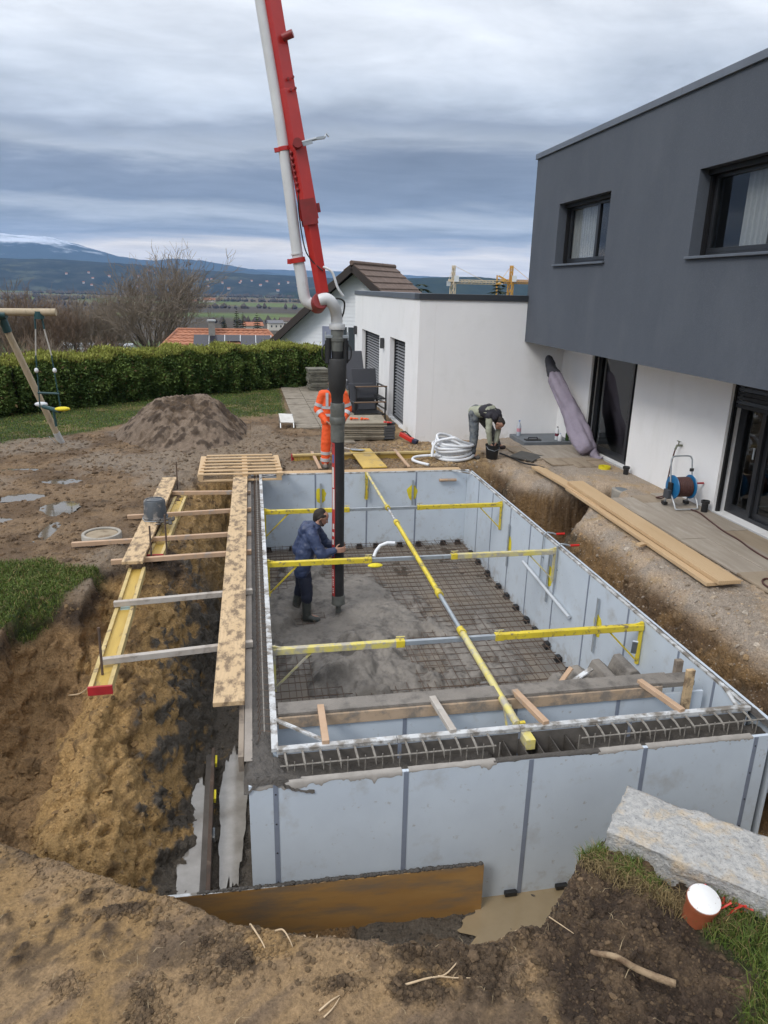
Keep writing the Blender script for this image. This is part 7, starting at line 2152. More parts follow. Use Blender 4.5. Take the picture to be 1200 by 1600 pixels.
def blob(name, caps, voxel, m, parent, smooth=4, wrinkle=0.0, balls=(), wscale=9.0, seed=0):
    """tapered limbs melted into one continuous surface"""
    g = G()
    for c in caps: cap_geo(g, *c)
    for c, r in balls: g.ball(c, r, 16, 10)
    me = g.mesh(name)
    o = bpy.data.objects.new(name, me); COL.objects.link(o)
    md = o.modifiers.new('melt', 'REMESH'); md.mode = 'VOXEL'; md.voxel_size = voxel
    sm_ = o.modifiers.new('soften', 'SMOOTH'); sm_.factor = .5; sm_.iterations = smooth
    dg = bpy.context.evaluated_depsgraph_get()
    me2 = bpy.data.meshes.new_from_object(o.evaluated_get(dg))
    bpy.data.objects.remove(o); bpy.data.meshes.remove(me)
    me2.name = name
    if wrinkle:
        n = len(me2.vertices); co = np.empty(n * 3, np.float32); no = np.empty(n * 3, np.float32)
        me2.vertices.foreach_get('co', co)
        me2.vertex_normals.foreach_get('vector', no)
        co = co.reshape(-1, 3); no = no.reshape(-1, 3)
        d = np.array([mnoise.noise(Vector((p[0] * wscale, p[1] * wscale, p[2] * wscale * 1.7 + seed))) * .65 + mnoise.noise(Vector((p[0] * wscale * 2.3, p[1] * wscale * 2.3, p[2] * wscale * 3.6 + seed))) * .4 for p in co])
        co += no * (d * wrinkle)[:, None]
        me2.vertices.foreach_set('co', co.ravel()); me2.update()
    return part(me2, name, m, parent, smooth='all')


class Fig:
    """local frame of a figure: f forward, l to its left, z up from the ground it stands on"""
    def __init__(s, loc, facing):
        s.o = Vector(loc); s.f = Vector((math.cos(facing), math.sin(facing), 0)); s.l = Vector((-s.f.y, s.f.x, 0))

    def __call__(s, f, l, z): return s.o + s.f * f + s.l * l + Vector((0, 0, z))


def hand_caps(w, d, side, n, curl=.3, size=1.0):
    """palm, four unequal fingers and a thumb; d points along the fingers, side towards the thumb, n is the palm normal"""
    d = d.normalized(); side = (side - d * side.dot(d)).normalized(); n = d.cross(side).normalized() if n is None else (n - d * n.dot(d)).normalized()
    c = []
    for k in (-1, 0, 1): c.append((w + side * k * .022 * size, w + d * .085 * size + side * k * .026 * size, .017 * size, .016 * size))
    for k, ln in zip((-1.5, -.5, .5, 1.5), (.058, .074, .080, .070)):
        a = w + d * .085 * size + side * k * .019 * size
        b = a + (d + n * curl * .4 + side * k * .12).normalized() * ln * .55 * size
        e = b + (d + n * curl * 1.5 + side * k * .12).normalized() * ln * .5 * size
        c += [(a, b, .0098 * size, .009 * size), (b, e, .009 * size, .0078 * size)]
    a = w + d * .02 * size + side * .030 * size; b = a + (d * .55 + side * .8 + n * .2).normalized() * .045 * size; e = b + (d * .85 + side * .4 + n * .3).normalized() * .035 * size
    c += [(a, b, .013 * size, .011 * size), (b, e, .011 * size, .009 * size)]
    return c


def head_geo(c, fwd, up):
    """caps and balls of a head looking along fwd"""
    fwd = fwd.normalized(); up = (up - fwd * up.dot(fwd)).normalized(); lf = up.cross(fwd)
    caps = [(c + fwd * .012 + up * .035, c - fwd * .025 + up * .03, .082, .084), (c + fwd * .035 - up * .055, c + fwd * .03 + up * .01, .052, .068), (c + fwd * .062 - up * .085, c + fwd * .05 - up * .06, .030, .045),
            (c + fwd * .088 + up * .018, c + fwd * .112 - up * .018, .010, .014), (c + fwd * .085 - up * .050, c + fwd * .086 - up * .046, .018, .018), (c + fwd * .075 + up * .030 + lf * .03, c + fwd * .075 + up * .030 - lf * .03, .018, .018)]
    for s_ in (-1, 1): caps.append((c + lf * s_ * .078 - fwd * .005 + up * .012, c + lf * s_ * .080 - fwd * .012 - up * .022, .018, .012))
    return caps, lf, up


def face_bits(t, c, fwd, up, hair_caps, m_h=None):
    fwd = fwd.normalized(); up = (up - fwd * up.dot(fwd)).normalized(); lf = up.cross(fwd)
    for s_ in (-1, 1):
        g = G(); g.ball(c + fwd * .083 + lf * s_ * .031 + up * .006, .011, 8, 6); part(g, 'eye', m_eye, t, smooth='all')
        g = G(); g.beam(c + fwd * .092 + lf * s_ * .018 + up * .030, c + fwd * .086 + lf * s_ * .045 + up * .028, .008, .007); part(g, 'eyebrow', m_hair, t)
    g = G(); g.tube([c + fwd * .098 + lf * .022 - up * .050, c + fwd * .104 - up * .052, c + fwd * .098 - lf * .022 - up * .050], .005, 6); part(g, 'mouth', mat('lips', (.30, .12, .09), rough=.5), t)
    blob('hair', hair_caps, .010, m_h or m_hair, t, 2, .004, wscale=40)


# ---- man in the blue jacket, guiding the hose
F = Fig((.64, 9.80, -1.43), R(-6))
t = thing('person', 'man in muddy navy rain jacket and rubber boots steadying the hose inside the pool', 'person', F(0, 0, 0), 'workers')
sR, sL = F(.13, -.19, 1.385), F(.15, .18, 1.39)
eR, eL = F(.27, -.27, 1.10), F(.32, .20, 1.12)
wR, wL = F(.455, -.16, 1.135), F(.46, .14, 1.10)
hd = F(.262, 0, 1.585); hfw = (F.f * .86 + Vector((0, 0, -.5)) - F.l * .02)
hc_, lf_, up_ = head_geo(hd, hfw, UP)
pel, che, nek = F(.0, 0, .92), F(.10, 0, 1.25), F(.17, 0, 1.44)
hipR, hipL, kR, kL, aR, aL = F(.0, -.10, .90), F(-.01, .10, .90), F(.045, -.125, .50), F(-.04, .11, .50), F(.04, -.135, .09), F(-.14, .10, .09)
body = [(pel, che, .09, .09), (che, nek, .08, .05), (nek, hd, .055, .055), (sR, eR, .055, .045), (eR, wR, .045, .030), (sL, eL, .055, .045), (eL, wL, .045, .030), (sR, sL, .06, .06),
        (hipR, kR, .085, .06), (kR, aR, .055, .04), (hipL, kL, .085, .06), (kL, aL, .055, .04), (aR, aR + F.f * .15 + Vector((0, 0, -.04)), .04, .035), (aL, aL + F.f * .15 + Vector((0, 0, -.04)), .04, .035)] + hc_
body += hand_caps(wR, F.f * .95 + Vector((0, 0, .10)) - F.l * .1, Vector((0, 0, 1)), F.l, .55, 1.05)
body += hand_caps(wL, F.f * .95 + Vector((0, 0, .10)), Vector((0, 0, 1)), -F.l, .55, 1.05)
blob('body', body, .008, m_skin, t, 3)
ja = []
for l in (-.11, 0, .11):
    ja += [(F(-.025, l, .80), F(.03, l, 1.08), .125, .135), (F(.03, l, 1.08), F(.105, l * .9, 1.31), .135, .115)]
ja += [(F(-.07, 0, 1.1), F(.02, 0, 1.34), .10, .10), (sR, eR, .088, .078), (eR, wR - F.f * .01, .076, .052), (sL, eL, .088, .078), (eL, wL - F.f * .01, .076, .052), (sR, sL, .085, .085), (F(.12, 0, 1.36), F(.175, 0, 1.455), .115, .085)]
ja += [(F(.03, -.07, 1.43), F(.03, .07, 1.43), .075, .075), (F(.0, -.05, 1.37), F(.0, .05, 1.37), .075, .075), (F(.13, -.085, 1.475), F(.03, -.07, 1.47), .035, .045), (F(.13, .085, 1.475), F(.03, .07, 1.47), .035, .045), (F(.20, -.06, 1.44), F(.235, 0, 1.43), .035, .03), (F(.20, .06, 1.44), F(.235, 0, 1.43), .035, .03)]
blob('jacket', ja, .011, m_navy, t, 3, .016, seed=2)
blob('trousers', [(F(-.01, -.08, .86), kR, .115, .092), (kR, F(.045, -.13, .36), .092, .085), (F(-.02, .08, .86), kL, .115, .09), (kL, F(-.08, .105, .36), .09, .082), (F(0, -.06, .9), F(0, .06, .9), .12, .12)], .012, m_navytr, t, 3, .012, seed=4)
for kk, a_, yaw in ((kR, aR, -.25), (kL, aL, .1)):
    top = a_.lerp(kk, .72); fd = (F.f + F.l * yaw).normalized(); sole = Vector((a_.x, a_.y, F.o.z + .045))
    b = blob('boot', [(top, a_, .078, .062), (a_, sole - fd * .03, .062, .048), (sole - fd * .04, sole + fd * .17, .045, .045), (a_, sole + fd * .10, .055, .05)], .009, m_boot, t, 3, .004)
hr = [(hd + up_ * .055 - hfw.normalized() * .04, hd + up_ * .03 - hfw.normalized() * .055, .080, .082), (hd - hfw.normalized() * .06 - up_ * .01, hd - hfw.normalized() * .055 - up_ * .055, .070, .05)]
for s_ in (-1, 1): hr += [(hd + lf_ * s_ * .062 + up_ * .05 - hfw.normalized() * .01, hd + lf_ * s_ * .068 - hfw.normalized() * .03 + up_ * .0, .030, .028), (hd + lf_ * s_ * .058 + up_ * .065 + hfw.normalized() * .03, hd + lf_ * s_ * .064 + up_ * .03, .022, .022)]
face_bits(t, hd, hfw, UP, hr)
blob('beard', [(hd + hfw.normalized() * .07 - up_ * .085, hd + hfw.normalized() * .04 - up_ * .075, .030, .040)] + [(hd + lf_ * s_ * .055 - up_ * .03, hd + lf_ * s_ * .035 + hfw.normalized() * .05 - up_ * .08, .020, .026) for s_ in (-1, 1)], .008, mat('short beard', (.10, .065, .05), (.07, .045, .035), scale=30, rough=.9), t, 2)

# ---- man in orange behind the hose
gzv = gz(1.46, 13.42)
F = Fig((1.47, 13.42, gzv), R(-92))
t = thing('person', 'man in orange high visibility clothing standing behind the hose at the far wall', 'person', F(0, 0, 0), 'workers')
sR, sL = F(.02, -.20, 1.42), F(.02, .20, 1.42)
eR, eL = F(.02, -.29, 1.13), F(.02, .29, 1.13)
wR, wL = F(.21, -.14, .93), F(.20, .16, .92)
hd = F(.05, 0, 1.62); hfw = F.f * .9 + Vector((0, 0, -.35)); hc_, lf_, up_ = head_geo(hd, hfw, UP)
hipR, hipL, kR, kL, aR, aL = F(0, -.10, .92), F(0, .10, .92), F(.02, -.135, .50), F(.02, .12, .50), F(0, -.15, .09), F(.0, .13, .09)
body = [(F(0, 0, .95), F(.0, 0, 1.3), .09, .09), (F(0, 0, 1.3), F(.01, 0, 1.48), .08, .05), (F(.01, 0, 1.46), hd, .055, .055), (sR, sL, .06, .06), (sR, eR, .055, .045), (eR, wR, .045, .03), (sL, eL, .055, .045), (eL, wL, .045, .03),
        (hipR, kR, .085, .06), (kR, aR, .055, .04), (hipL, kL, .085, .06), (kL, aL, .055, .04), (aR, aR + F.f * .14 + Vector((0, 0, -.04)), .04, .035), (aL, aL + F.f * .14 + Vector((0, 0, -.04)), .04, .035)] + hc_
body += hand_caps(wR, F.f * .6 + F.l * .7 - UP * .3, F.f + UP * .5, None, .8) + hand_caps(wL, F.f * .6 - F.l * .7 - UP * .3, F.f + UP * .5, None, .8)
blob('body', body, .009, m_skin, t, 3)
ja = []
for l in (-.11, 0, .11): ja += [(F(.0, l, .92), F(.0, l, 1.15), .125, .13), (F(.0, l, 1.15), F(.0, l * .95, 1.36), .13, .105)]
ja += [(sR, eR, .085, .078), (eR, wR, .075, .05), (sL, eL, .085, .078), (eL, wL, .075, .05), (sR, sL, .085, .085)]
blob('jacket', ja, .012, m_orange, t, 3, .010, seed=7)
blob('collar', [(F(-.01, -.06, 1.47), F(-.01, .06, 1.47), .07, .07), (F(.03, -.07, 1.47), F(.08, 0, 1.43), .04, .035), (F(.03, .07, 1.47), F(.08, 0, 1.43), .04, .035)], .012, mat('navy collar', (.03, .04, .08), rough=.8), t, 2)
blob('trousers', [(F(0, -.085, .9), kR, .115, .098), (kR, F(.0, -.148, .13), .096, .085), (F(0, .085, .9), kL, .115, .098), (kL, F(.0, .128, .13), .096, .085), (F(0, -.06, .92), F(0, .06, .92), .12, .12)], .012, m_orange, t, 3, .010, seed=9)


def band(p0, p1, r0, r1):
    g = G(); p0 = Vector(p0); p1 = Vector(p1); g.tube([p0, p1], [r0, r1], 20); part(g, 'reflective_band', m_silver, t, smooth=True)


for s_, e_, w_ in ((sR, eR, wR), (sL, eL, wL)):
    band(s_.lerp(e_, .58), s_.lerp(e_, .78), .0865, .085); band(e_.lerp(w_, .18), e_.lerp(w_, .40), .081, .074)
for k_, a_ in ((kR, aR), (kL, aL)):
    band(k_.lerp(a_, .42), k_.lerp(a_, .56), .097, .096); band(k_.lerp(a_, .74), k_.lerp(a_, .90), .094, .092)


def torso_band(z0, z1, gx_=.012):
    g = G(); vs = []; n = 36
    for z in (z0, z1):
        for j in range(n):
            a = 2 * math.pi * j / n
            x_, y_ = math.cos(a), math.sin(a)
            vs.append(F(.142 * math.copysign(abs(x_) ** .8, x_), .252 * math.copysign(abs(y_) ** .8, y_), z))
    g.add(vs, [(j, (j + 1) % n, n + (j + 1) % n, n + j) for j in range(n)]); part(g, 'reflective_band', m_silver, t, smooth='all')


torso_band(1.02, 1.07); torso_band(1.16, 1.21)
for l in (-.12, .12):
    g = G(); g.beam(F(.136, l, 1.21), F(.108, l * .98, 1.46), .05, .012, up=F.f); part(g, 'reflective_band', m_silver, t)
for a_ in (aR, aL):
    sole = Vector((a_.x, a_.y, F.o.z + .045))
    blob('boot', [(a_ + UP * .05, sole, .062, .05), (sole - F.f * .05, sole + F.f * .15, .048, .045)], .010, mat('grey work boots', (.19, .17, .145), (.13, .115, .10), scale=8, rough=.85), t, 3)
hr = [(hd + up_ * .05 - hfw.normalized() * .03, hd + up_ * .04 - hfw.normalized() * .05, .085, .084), (hd - hfw.normalized() * .05 - up_ * .02, hd - hfw.normalized() * .05 - up_ * .05, .070, .05)]
face_bits(t, hd, hfw, UP, hr)
g = G(); c = F(.30, .0, .93); g.box(c, (.13, .07, .06)); part(g, 'remote_control', m_black, t, bevel=.01)

# ---- man bending over a bucket
m_bucket = mat('black bucket', (.012, .013, .014), (.02, .02, .021), scale=8, rough=.5)
bx, by = 4.80, 13.72; bz = gz(bx, by)
bk = thing('black_bucket', 'black mortar bucket between the hands of the bending worker', 'bucket', (bx, by, bz))
g = G(); g.lathe([(.11, bz), (.115, bz + .01), (.140, bz + .27), (.148, bz + .275), (.148, bz + .30), (.136, bz + .30), (.125, bz + .25), (.10, bz + .03)], 24, Matrix.Translation((bx, by, 0))); part(g, 'body', m_bucket, bk, smooth=True)
g = G(); g.tube([(bx - .14, by, bz + .28), (bx - .12, by - .10, bz + .22), (bx, by - .15, bz + .19), (bx + .12, by - .10, bz + .22), (bx + .14, by, bz + .28)], .005, 6); part(g, 'handle', m_galv, bk, smooth='all')
z0 = gz(4.42, 13.82)
O = Vector((0, 0, 0))
V_ = lambda x, y, z: Vector((x, y, z0 + z))
t = thing('person', 'man in olive shirt and black vest bending over a black bucket', 'person', V_(4.45, 13.95, 0), 'workers')
pelv = V_(4.52, 14.10, .93)
hipA, hipB = V_(4.45, 14.00, .90), V_(4.60, 14.20, .90)        # near and far leg
kA, kB = V_(4.45, 13.90, .47), V_(4.92, 14.36, .56)
aA, aB = V_(4.40, 13.84, .09), V_(5.20, 14.55, gz(5.22, 14.55) - z0 + .09)
chst = V_(4.72, 13.88, .98); nck = V_(4.84, 13.76, .88); hd = V_(4.90, 13.69, .76)
sA, sB = V_(4.68, 13.70, .90), V_(4.93, 13.93, .92)
eA, eB = V_(4.67, 13.64, .60), V_(4.94, 13.82, .62)
wA, wB = V_(4.72, 13.66, .36), V_(4.88, 13.74, .37)
hfw = Vector((.30, -.38, -.87)); hup = Vector((.62, -.62, .42)); hc_, lf_, up_ = head_geo(hd, hfw, hup)
body = [(pelv, chst, .08, .08), (chst, nck, .07, .05), (nck, hd, .055, .055), (sA, sB, .06, .06), (sA, eA, .055, .045), (eA, wA, .045, .03), (sB, eB, .055, .045), (eB, wB, .045, .03), (hipA, kA, .085, .06), (kA, aA, .055, .04), (hipB, kB, .085, .06), (kB, aB, .055, .04), (hipA, hipB, .08, .08)] + hc_
fdA, fdB = Vector((.75, -.66, 0)), Vector((.85, -.5, 0))
body += [(aA, aA + fdA * .13 - UP * .04, .04, .035), (aB, aB + fdB * .13 - UP * .04, .04, .035)]
body += hand_caps(wA, -UP + Vector((.3, .1, 0)), Vector((.5, -.6, 0)), None, .5) + hand_caps(wB, -UP + Vector((-.3, -.1, 0)), Vector((-.2, -.8, 0)), None, .5)
blob('body', body, .009, m_skin, t, 3)
sd = Vector((-.62, -.78, 0)) * .10
sh = []
for k in (-1, 0, 1):
    o_ = Vector((.70, .72, 0)) * .10 * k
    sh += [(pelv + o_ * .9 + UP * .02, chst + o_ * 1.1, .115, .125), (chst + o_ * 1.1, nck + o_ * .7, .12, .085)]
blob('shirt', sh + [(sA, eA, .075, .062), (eA, wA, .060, .045), (sB, eB, .075, .062), (eB, wB, .060, .045)], .011, m_khaki, t, 3, .010, seed=12)
vs_ = []
for k in (-1, 0, 1):
    o_ = Vector((.70, .72, 0)) * .105 * k
    vs_ += [(chst + o_ * 1.1 - Vector((.03, -.03, -.012)), nck + o_ * .85 + UP * .01, .130, .098)]
blob('vest', vs_ + [(sA + UP * .02, sB + UP * .02, .088, .088)], .011, m_vest, t, 3, .008, seed=13)
blob('trousers', [(hipA, kA, .118, .092), (kA, aA + UP * .02, .090, .082), (hipB, kB, .118, .092), (kB, aB + UP * .02, .09, .08), (hipA, hipB, .12, .12), (pelv, pelv + UP * .02, .14, .14)], .012, m_workgrey, t, 3, .012, seed=14)
for a_, fd, bm_ in ((aA, fdA, mat('grey brown work shoes', (.13, .12, .11), (.09, .085, .08), scale=8, rough=.85)), (aB, fdB, mat('dark work shoes', (.05, .03, .028), (.035, .03, .03), scale=8, rough=.8))):
    sole = a_ - UP * .045
    blob('shoe', [(a_ + UP * .03, sole, .058, .05), (sole - fd * .05, sole + fd * .15, .046, .043)], .010, bm_, t, 3)
hr = [(hd + up_ * .04 - hfw.normalized() * .03, hd + up_ * .035 - hfw.normalized() * .05, .088, .086), (hd - hfw.normalized() * .05 - up_ * .02, hd - hfw.normalized() * .05 - up_ * .05, .072, .05), (hd + up_ * .075 + hfw.normalized() * .01, hd + up_ * .07 - hfw.normalized() * .03, .06, .06)]
face_bits(t, hd, hfw, hup, hr)
# ------------------------------------------------------------------ loose soil, stones, grass: what nobody could count
GV = np.empty(len(GROUND.data.vertices) * 3, np.float32); GROUND.data.vertices.foreach_get('co', GV); GV = GV.reshape(-1, 3)


GC = np.empty(len(GROUND.data.vertices) * 4, np.float32); GROUND.data.color_attributes['Col'].data.foreach_get('color', GC); GC = GC.reshape(-1, 4)[:, :3]


def lumps(name, pts, sizes, cols, m, squash=(.5, .9), seed=0, kind='stuff', sink=.25):
    """many small irregular stones or clods as one mesh; pts are x, y pairs dropped on the ground"""
    rng = np.random.RandomState(seed)
    base = np.array([(1, 0, 0), (.31, .95, 0), (-.81, .59, 0), (-.81, -.59, 0), (.31, -.95, 0), (.5, .36, .75), (-.19, .59, .75), (-.62, 0, .75), (-.19, -.59, .75), (.5, -.36, .75), (0, 0, -.5)])
    tri = np.array([(0, 1, 5), (1, 6, 5), (1, 2, 6), (2, 7, 6), (2, 3, 7), (3, 8, 7), (3, 4, 8), (4, 9, 8), (4, 0, 9), (0, 5, 9), (5, 6, 7), (5, 7, 9), (7, 8, 9), (1, 0, 10), (2, 1, 10), (3, 2, 10), (4, 3, 10), (0, 4, 10)])
    V = []; F = []; CC = []; n = 0
    for (x, y), s, c in zip(pts, sizes, cols):
        h = GBVH.ray_cast(Vector((x, y, 6)), Vector((0, 0, -1)))
        if h[0] is None: continue
        a = rng.uniform(0, 6.28); sc = np.array([s * rng.uniform(.7, 1.3), s * rng.uniform(.7, 1.3), s * rng.uniform(*squash)])
        b = base * (1 + rng.uniform(-.28, .28, (11, 3))) * sc
        ca, sa = math.cos(a), math.sin(a)
        b = np.stack([b[:, 0] * ca - b[:, 1] * sa, b[:, 0] * sa + b[:, 1] * ca, b[:, 2]], -1)
        nrm = h[1]
        q = Vector((0, 0, 1)).rotation_difference(nrm).to_matrix()
        b = b @ np.array(q).T
        V.append(b + np.array(h[0]) + np.array(nrm) * s * (.25 - sink)); F.append(tri + n); n += 11
        c = np.array(c); gc_ = GC[GROUND.data.polygons[h[2]].vertices[0]]; c = gc_ * rng.uniform(.55, 1.45) * .6 + c * .4
        CC.append(np.repeat(np.array([[*c, .1]]), 11, 0))
    me = raw_mesh(name, np.concatenate(V), np.concatenate(F), np.concatenate(CC), False)
    return solo(me, name, m, kind=kind)


rng = np.random.RandomState(77)
pts = []; sz = []; cl = []
# crumbled patches on the bank
for cx, cy, rx, ry in CLODS:
    for _ in range(int(5200 * rx * ry / .04)):
        a, r = rng.uniform(0, 6.28), rng.uniform(0, 1.5) ** .7
        y = cy + ry * r * math.sin(a); x = cx + rx * r * math.cos(a) - (y - cy) * .4
        if mnoise.noise(Vector((x * 7, y * 7, 0))) + mnoise.noise(Vector((x * 19, y * 19, 3))) * .6 + rng.normal(0, .12) < (r - .95) * 1.3: continue
        pts.append((x, y)); sz.append(rng.uniform(.002, .008) if rng.rand() < .90 else rng.uniform(.008, .018)); cl.append(np.array([.075, .052, .032]) * rng.uniform(.5, 1.7))
# crumbs everywhere on it
for _ in range(2600):
    x = rng.uniform(-1.9, 2.3); y = rng.uniform(2.2, 3.9)
    pts.append((x, y)); sz.append(rng.uniform(.002, .007)); cl.append(np.array([.20, .145, .085]) * rng.uniform(.5, 1.5))
# topsoil by the stone
for _ in range(5200):
    x = rng.uniform(1.15, 2.6); y = rng.uniform(2.15, 3.5)
    if x + (y - 2.8) * .2 + rng.normal(0, .15) < 1.35: continue
    pts.append((x, y)); sz.append(rng.uniform(.003, .012) if rng.rand() < .9 else rng.uniform(.012, .026)); cl.append((np.array([.06, .04, .026]) if rng.rand() < .7 else np.array([.17, .115, .065])) * rng.uniform(.6, 1.6))
# brim of the trench
for _ in range(1500):
    x = rng.uniform(-1.9, 2.0); y = float(np.interp(x, EDGE_X, EDGE_Y)) + rng.normal(.02, .07)
    pts.append((x, y)); sz.append(rng.uniform(.003, .013)); cl.append(np.array([.14, .10, .06]) * rng.uniform(.5, 1.7))
for _ in range(1500):
    if rng.rand() < .6:
        cx, cy, rx, ry = CLODS[rng.randint(len(CLODS))]; x = cx + rng.normal(0, rx * .55); y = cy + rng.normal(0, ry * .55)
    else:
        x = rng.uniform(-1.8, 2.0); y = float(np.interp(x, EDGE_X, EDGE_Y)) - abs(rng.normal(0, .22))
    pts.append((x, y)); sz.append(rng.uniform(.007, .016) if rng.rand() < .85 else rng.uniform(.016, .028)); cl.append(np.array([.12, .082, .048]) * rng.uniform(.5, 1.9))
lumps('soil_crumbs', pts, sz, cl, MATS['soil'], seed=1)
# mud lumps about the far mud and down the clay slopes
pts = []; sz = []; cl = []
for _ in range(3800):
    x = rng.uniform(-5.5, 1.2); y = rng.uniform(8.9, 17)
    if x > -1.0 and y < 13.2: continue
    pts.append((x, y)); sz.append(rng.uniform(.008, .04) * (1 if rng.rand() < .93 else 1.8)); cl.append((np.array([.10, .066, .04]) if rng.rand() < .6 else np.array([.20, .14, .09])) * rng.uniform(.6, 1.4))
for _ in range(3200):
    y = rng.uniform(4.4, 9.8); x = rng.uniform(-2.8, -.2)
    gr = x > -1.25 + rng.normal(0, .22)
    pts.append((x, y)); sz.append(rng.uniform(.005, .018) if rng.rand() < .95 else rng.uniform(.018, .04))
    cl.append((np.array([.085, .074, .062]) if gr else (np.array([.24, .155, .072]) if rng.rand() < .35 else np.array([.10, .06, .032]))) * rng.uniform(.6, 1.4))
for _ in range(900):
    x = rng.uniform(-.1, 2.6); y = rng.uniform(3.4, 4.3)
    pts.append((x, y)); sz.append(rng.uniform(.006, .022)); cl.append(np.array([.075, .066, .056]) * rng.uniform(.6, 1.5))
lumps('mud_lumps', pts, sz, cl, MATS['soil'], seed=2)
# gravel on the bank before the house
pts = []; sz = []; cl = []
pal = [np.array(c) for c in ((.44, .33, .21), (.40, .36, .31), (.47, .30, .13), (.34, .30, .26), (.55, .49, .41), (.27, .20, .13))]
for _ in range(7500):
    y = rng.uniform(4.2, 14.6); x = rng.uniform(4.45, 5.75) if y < 10.4 else rng.uniform(4.1, 7.0)
    if 14.3 > y > 12.4 and x > 5.7 and rng.rand() < .95: continue
    pts.append((x, y)); big_ = x < 5.35 - .05 * (y - 6); sz.append(rng.uniform(.005, .014) if rng.rand() < .93 or not big_ else rng.uniform(.016, .042)); cl.append(pal[rng.randint(6)] * rng.uniform(.8, 1.3))
for _ in range(2600):
    x = rng.uniform(1.5, 4.4); y = rng.uniform(13.2, 15.5)
    pts.append((x, y)); sz.append(rng.uniform(.010, .03)); cl.append(pal[rng.randint(6)] * rng.uniform(.45, .9))
lumps('gravel', pts, sz, cl, MATS['soil'], seed=3)


def grass(name, xy, hgt, wid, cols, seed=0, lean=.5):
    """single curved blades as one mesh"""
    rng = np.random.RandomState(seed); keep = []; Z = []
    for (x, y) in xy:
        h = GBVH.ray_cast(Vector((x, y, 6)), Vector((0, 0, -1)))
        Z.append(h[0].z - .004 if h[0] is not None else -9)
    Z = np.array(Z); P = np.concatenate([np.array(xy), Z[:, None]], 1)
    n = len(P); a = rng.uniform(0, 6.28, n); l = rng.uniform(.2, 1, n) * lean
    d = np.stack([np.cos(a), np.sin(a), np.zeros(n)], -1); s = np.stack([-np.sin(a), np.cos(a), np.zeros(n)], -1)
    b2 = rng.uniform(0, 6.28, n); s = np.stack([np.cos(b2), np.sin(b2), np.zeros(n)], -1)
    h = hgt[:, None]; w = wid[:, None]; up = np.array([[0, 0, 1.0]])
    m = P + up * h * .55 + d * h * l[:, None] * .25; e = P + up * h * (1 - .45 * l[:, None]) + d * h * l[:, None] * .95
    V = np.stack([P - s * w, P + s * w, m + s * w * .75, m - s * w * .75, e], 1).reshape(-1, 3)
    i = np.arange(n)[:, None] * 5
    F = np.concatenate([i + np.array([[0, 1, 2]]), i + np.array([[0, 2, 3]]), i + np.array([[3, 2, 4]])], 0)
    me = raw_mesh(name, V, F, np.repeat(np.concatenate([cols, np.zeros((n, 1))], 1), 5, 0), False)
    mg = mat('grass blades', (1, 1, 1), (.85, .85, .85), scale=2, rough=.6, attr='Col', spec=.25)
    return solo(me, name, mg, kind='stuff')


def grass_cols(n, rng, straw):
    g1 = np.array([.075, .125, .022]); g2 = np.array([.13, .16, .035]); st = np.array([.30, .225, .10])
    t = rng.uniform(0, 1, (n, 1)); c = g1 * (1 - t) + g2 * t
    k = rng.uniform(0, 1, n) < straw; c[k] = st * rng.uniform(.5, 1.1, (k.sum(), 1))
    return c * rng.uniform(.65, 1.3, (n, 1))


def pick(n, x0, x1, y0, y1, seed, th=.5):
    rng = np.random.RandomState(seed); x = rng.uniform(x0, x1, n); y = rng.uniform(y0, y1, n)
    wob = fbm(x * 1.3, y * 1.3, 4, 5) - .5; wob2 = fbm(x * 4.0, y * 4.0, 4, 15) - .5
    k = lawn_mask(x, y, wob, wob2) > rng.uniform(.2, .9, n); return np.stack([x[k], y[k]], -1)


xy = pick(52000, -6.2, 1.1, 14.5, 26, 4); n = len(xy); rg = np.random.RandomState(5)
patch = fbm(xy[:, 0] * .9, xy[:, 1] * .9, 3, 12)
grass('lawn_grass', xy, rg.uniform(.025, .065, n), rg.uniform(.006, .011, n), grass_cols(n, rg, .10) * (1.05 + (patch[:, None] - .5) * 1.0), 6, .8)
xy = pick(46000, -4.2, -1.6, 6.4, 9.4, 7); n = len(xy)
cl_ = fbm(xy[:, 0] * 3, xy[:, 1] * 3, 3, 14)
grass('turf_grass', xy, rg.uniform(.03, .085, n) * (.6 + .8 * cl_), rg.uniform(.003, .006, n), grass_cols(n, rg, .12), 8, .9)
# tufts round the stone
xy = []; hh = []
for cx, cy, r, k in ((2.06, 3.42, .07, 420), (2.22, 3.26, .07, 260), (2.33, 3.14, .06, 160)):
    for _ in range(k):
        a, q = rng.uniform(0, 6.28), rng.uniform(0, 1) ** .5; xy.append((cx + r * 1.4 * q * math.cos(a), cy + r * q * math.sin(a))); hh.append(rng.uniform(.05, .13))
xy2 = pick(20000, 2.05, 3.3, 1.6, 3.1, 9); xy2 = xy2[:9000]
hh = np.array(hh + list(rng.uniform(.04, .15, len(xy2)))); xy = np.array(xy + list(map(tuple, xy2))); n = len(xy)
c = grass_cols(n, rg, .16)
grass('grass_tufts', xy, hh, rg.uniform(.0015, .0035, n), c, 10, 1.1)
xy = []; hh = []
for _ in range(1900):
    f = rng.uniform(0, 1); x = 2.0 + .62 * f + rng.normal(0, .045); y = 3.40 - .58 * f + rng.normal(-.03, .04); xy.append((x, y)); hh.append(rng.uniform(.03, .11))
n = len(xy); grass('dead_grass', np.array(xy), np.array(hh), rg.uniform(.0015, .003, n), np.array([.27, .20, .095]) * rg.uniform(.35, 1.25, (n, 1)), 11, 1.6)
xy = []
for _ in range(330):
    x = rng.uniform(-1.6, 2.0); y = rng.uniform(2.3, 3.6); xy.append((x, y))
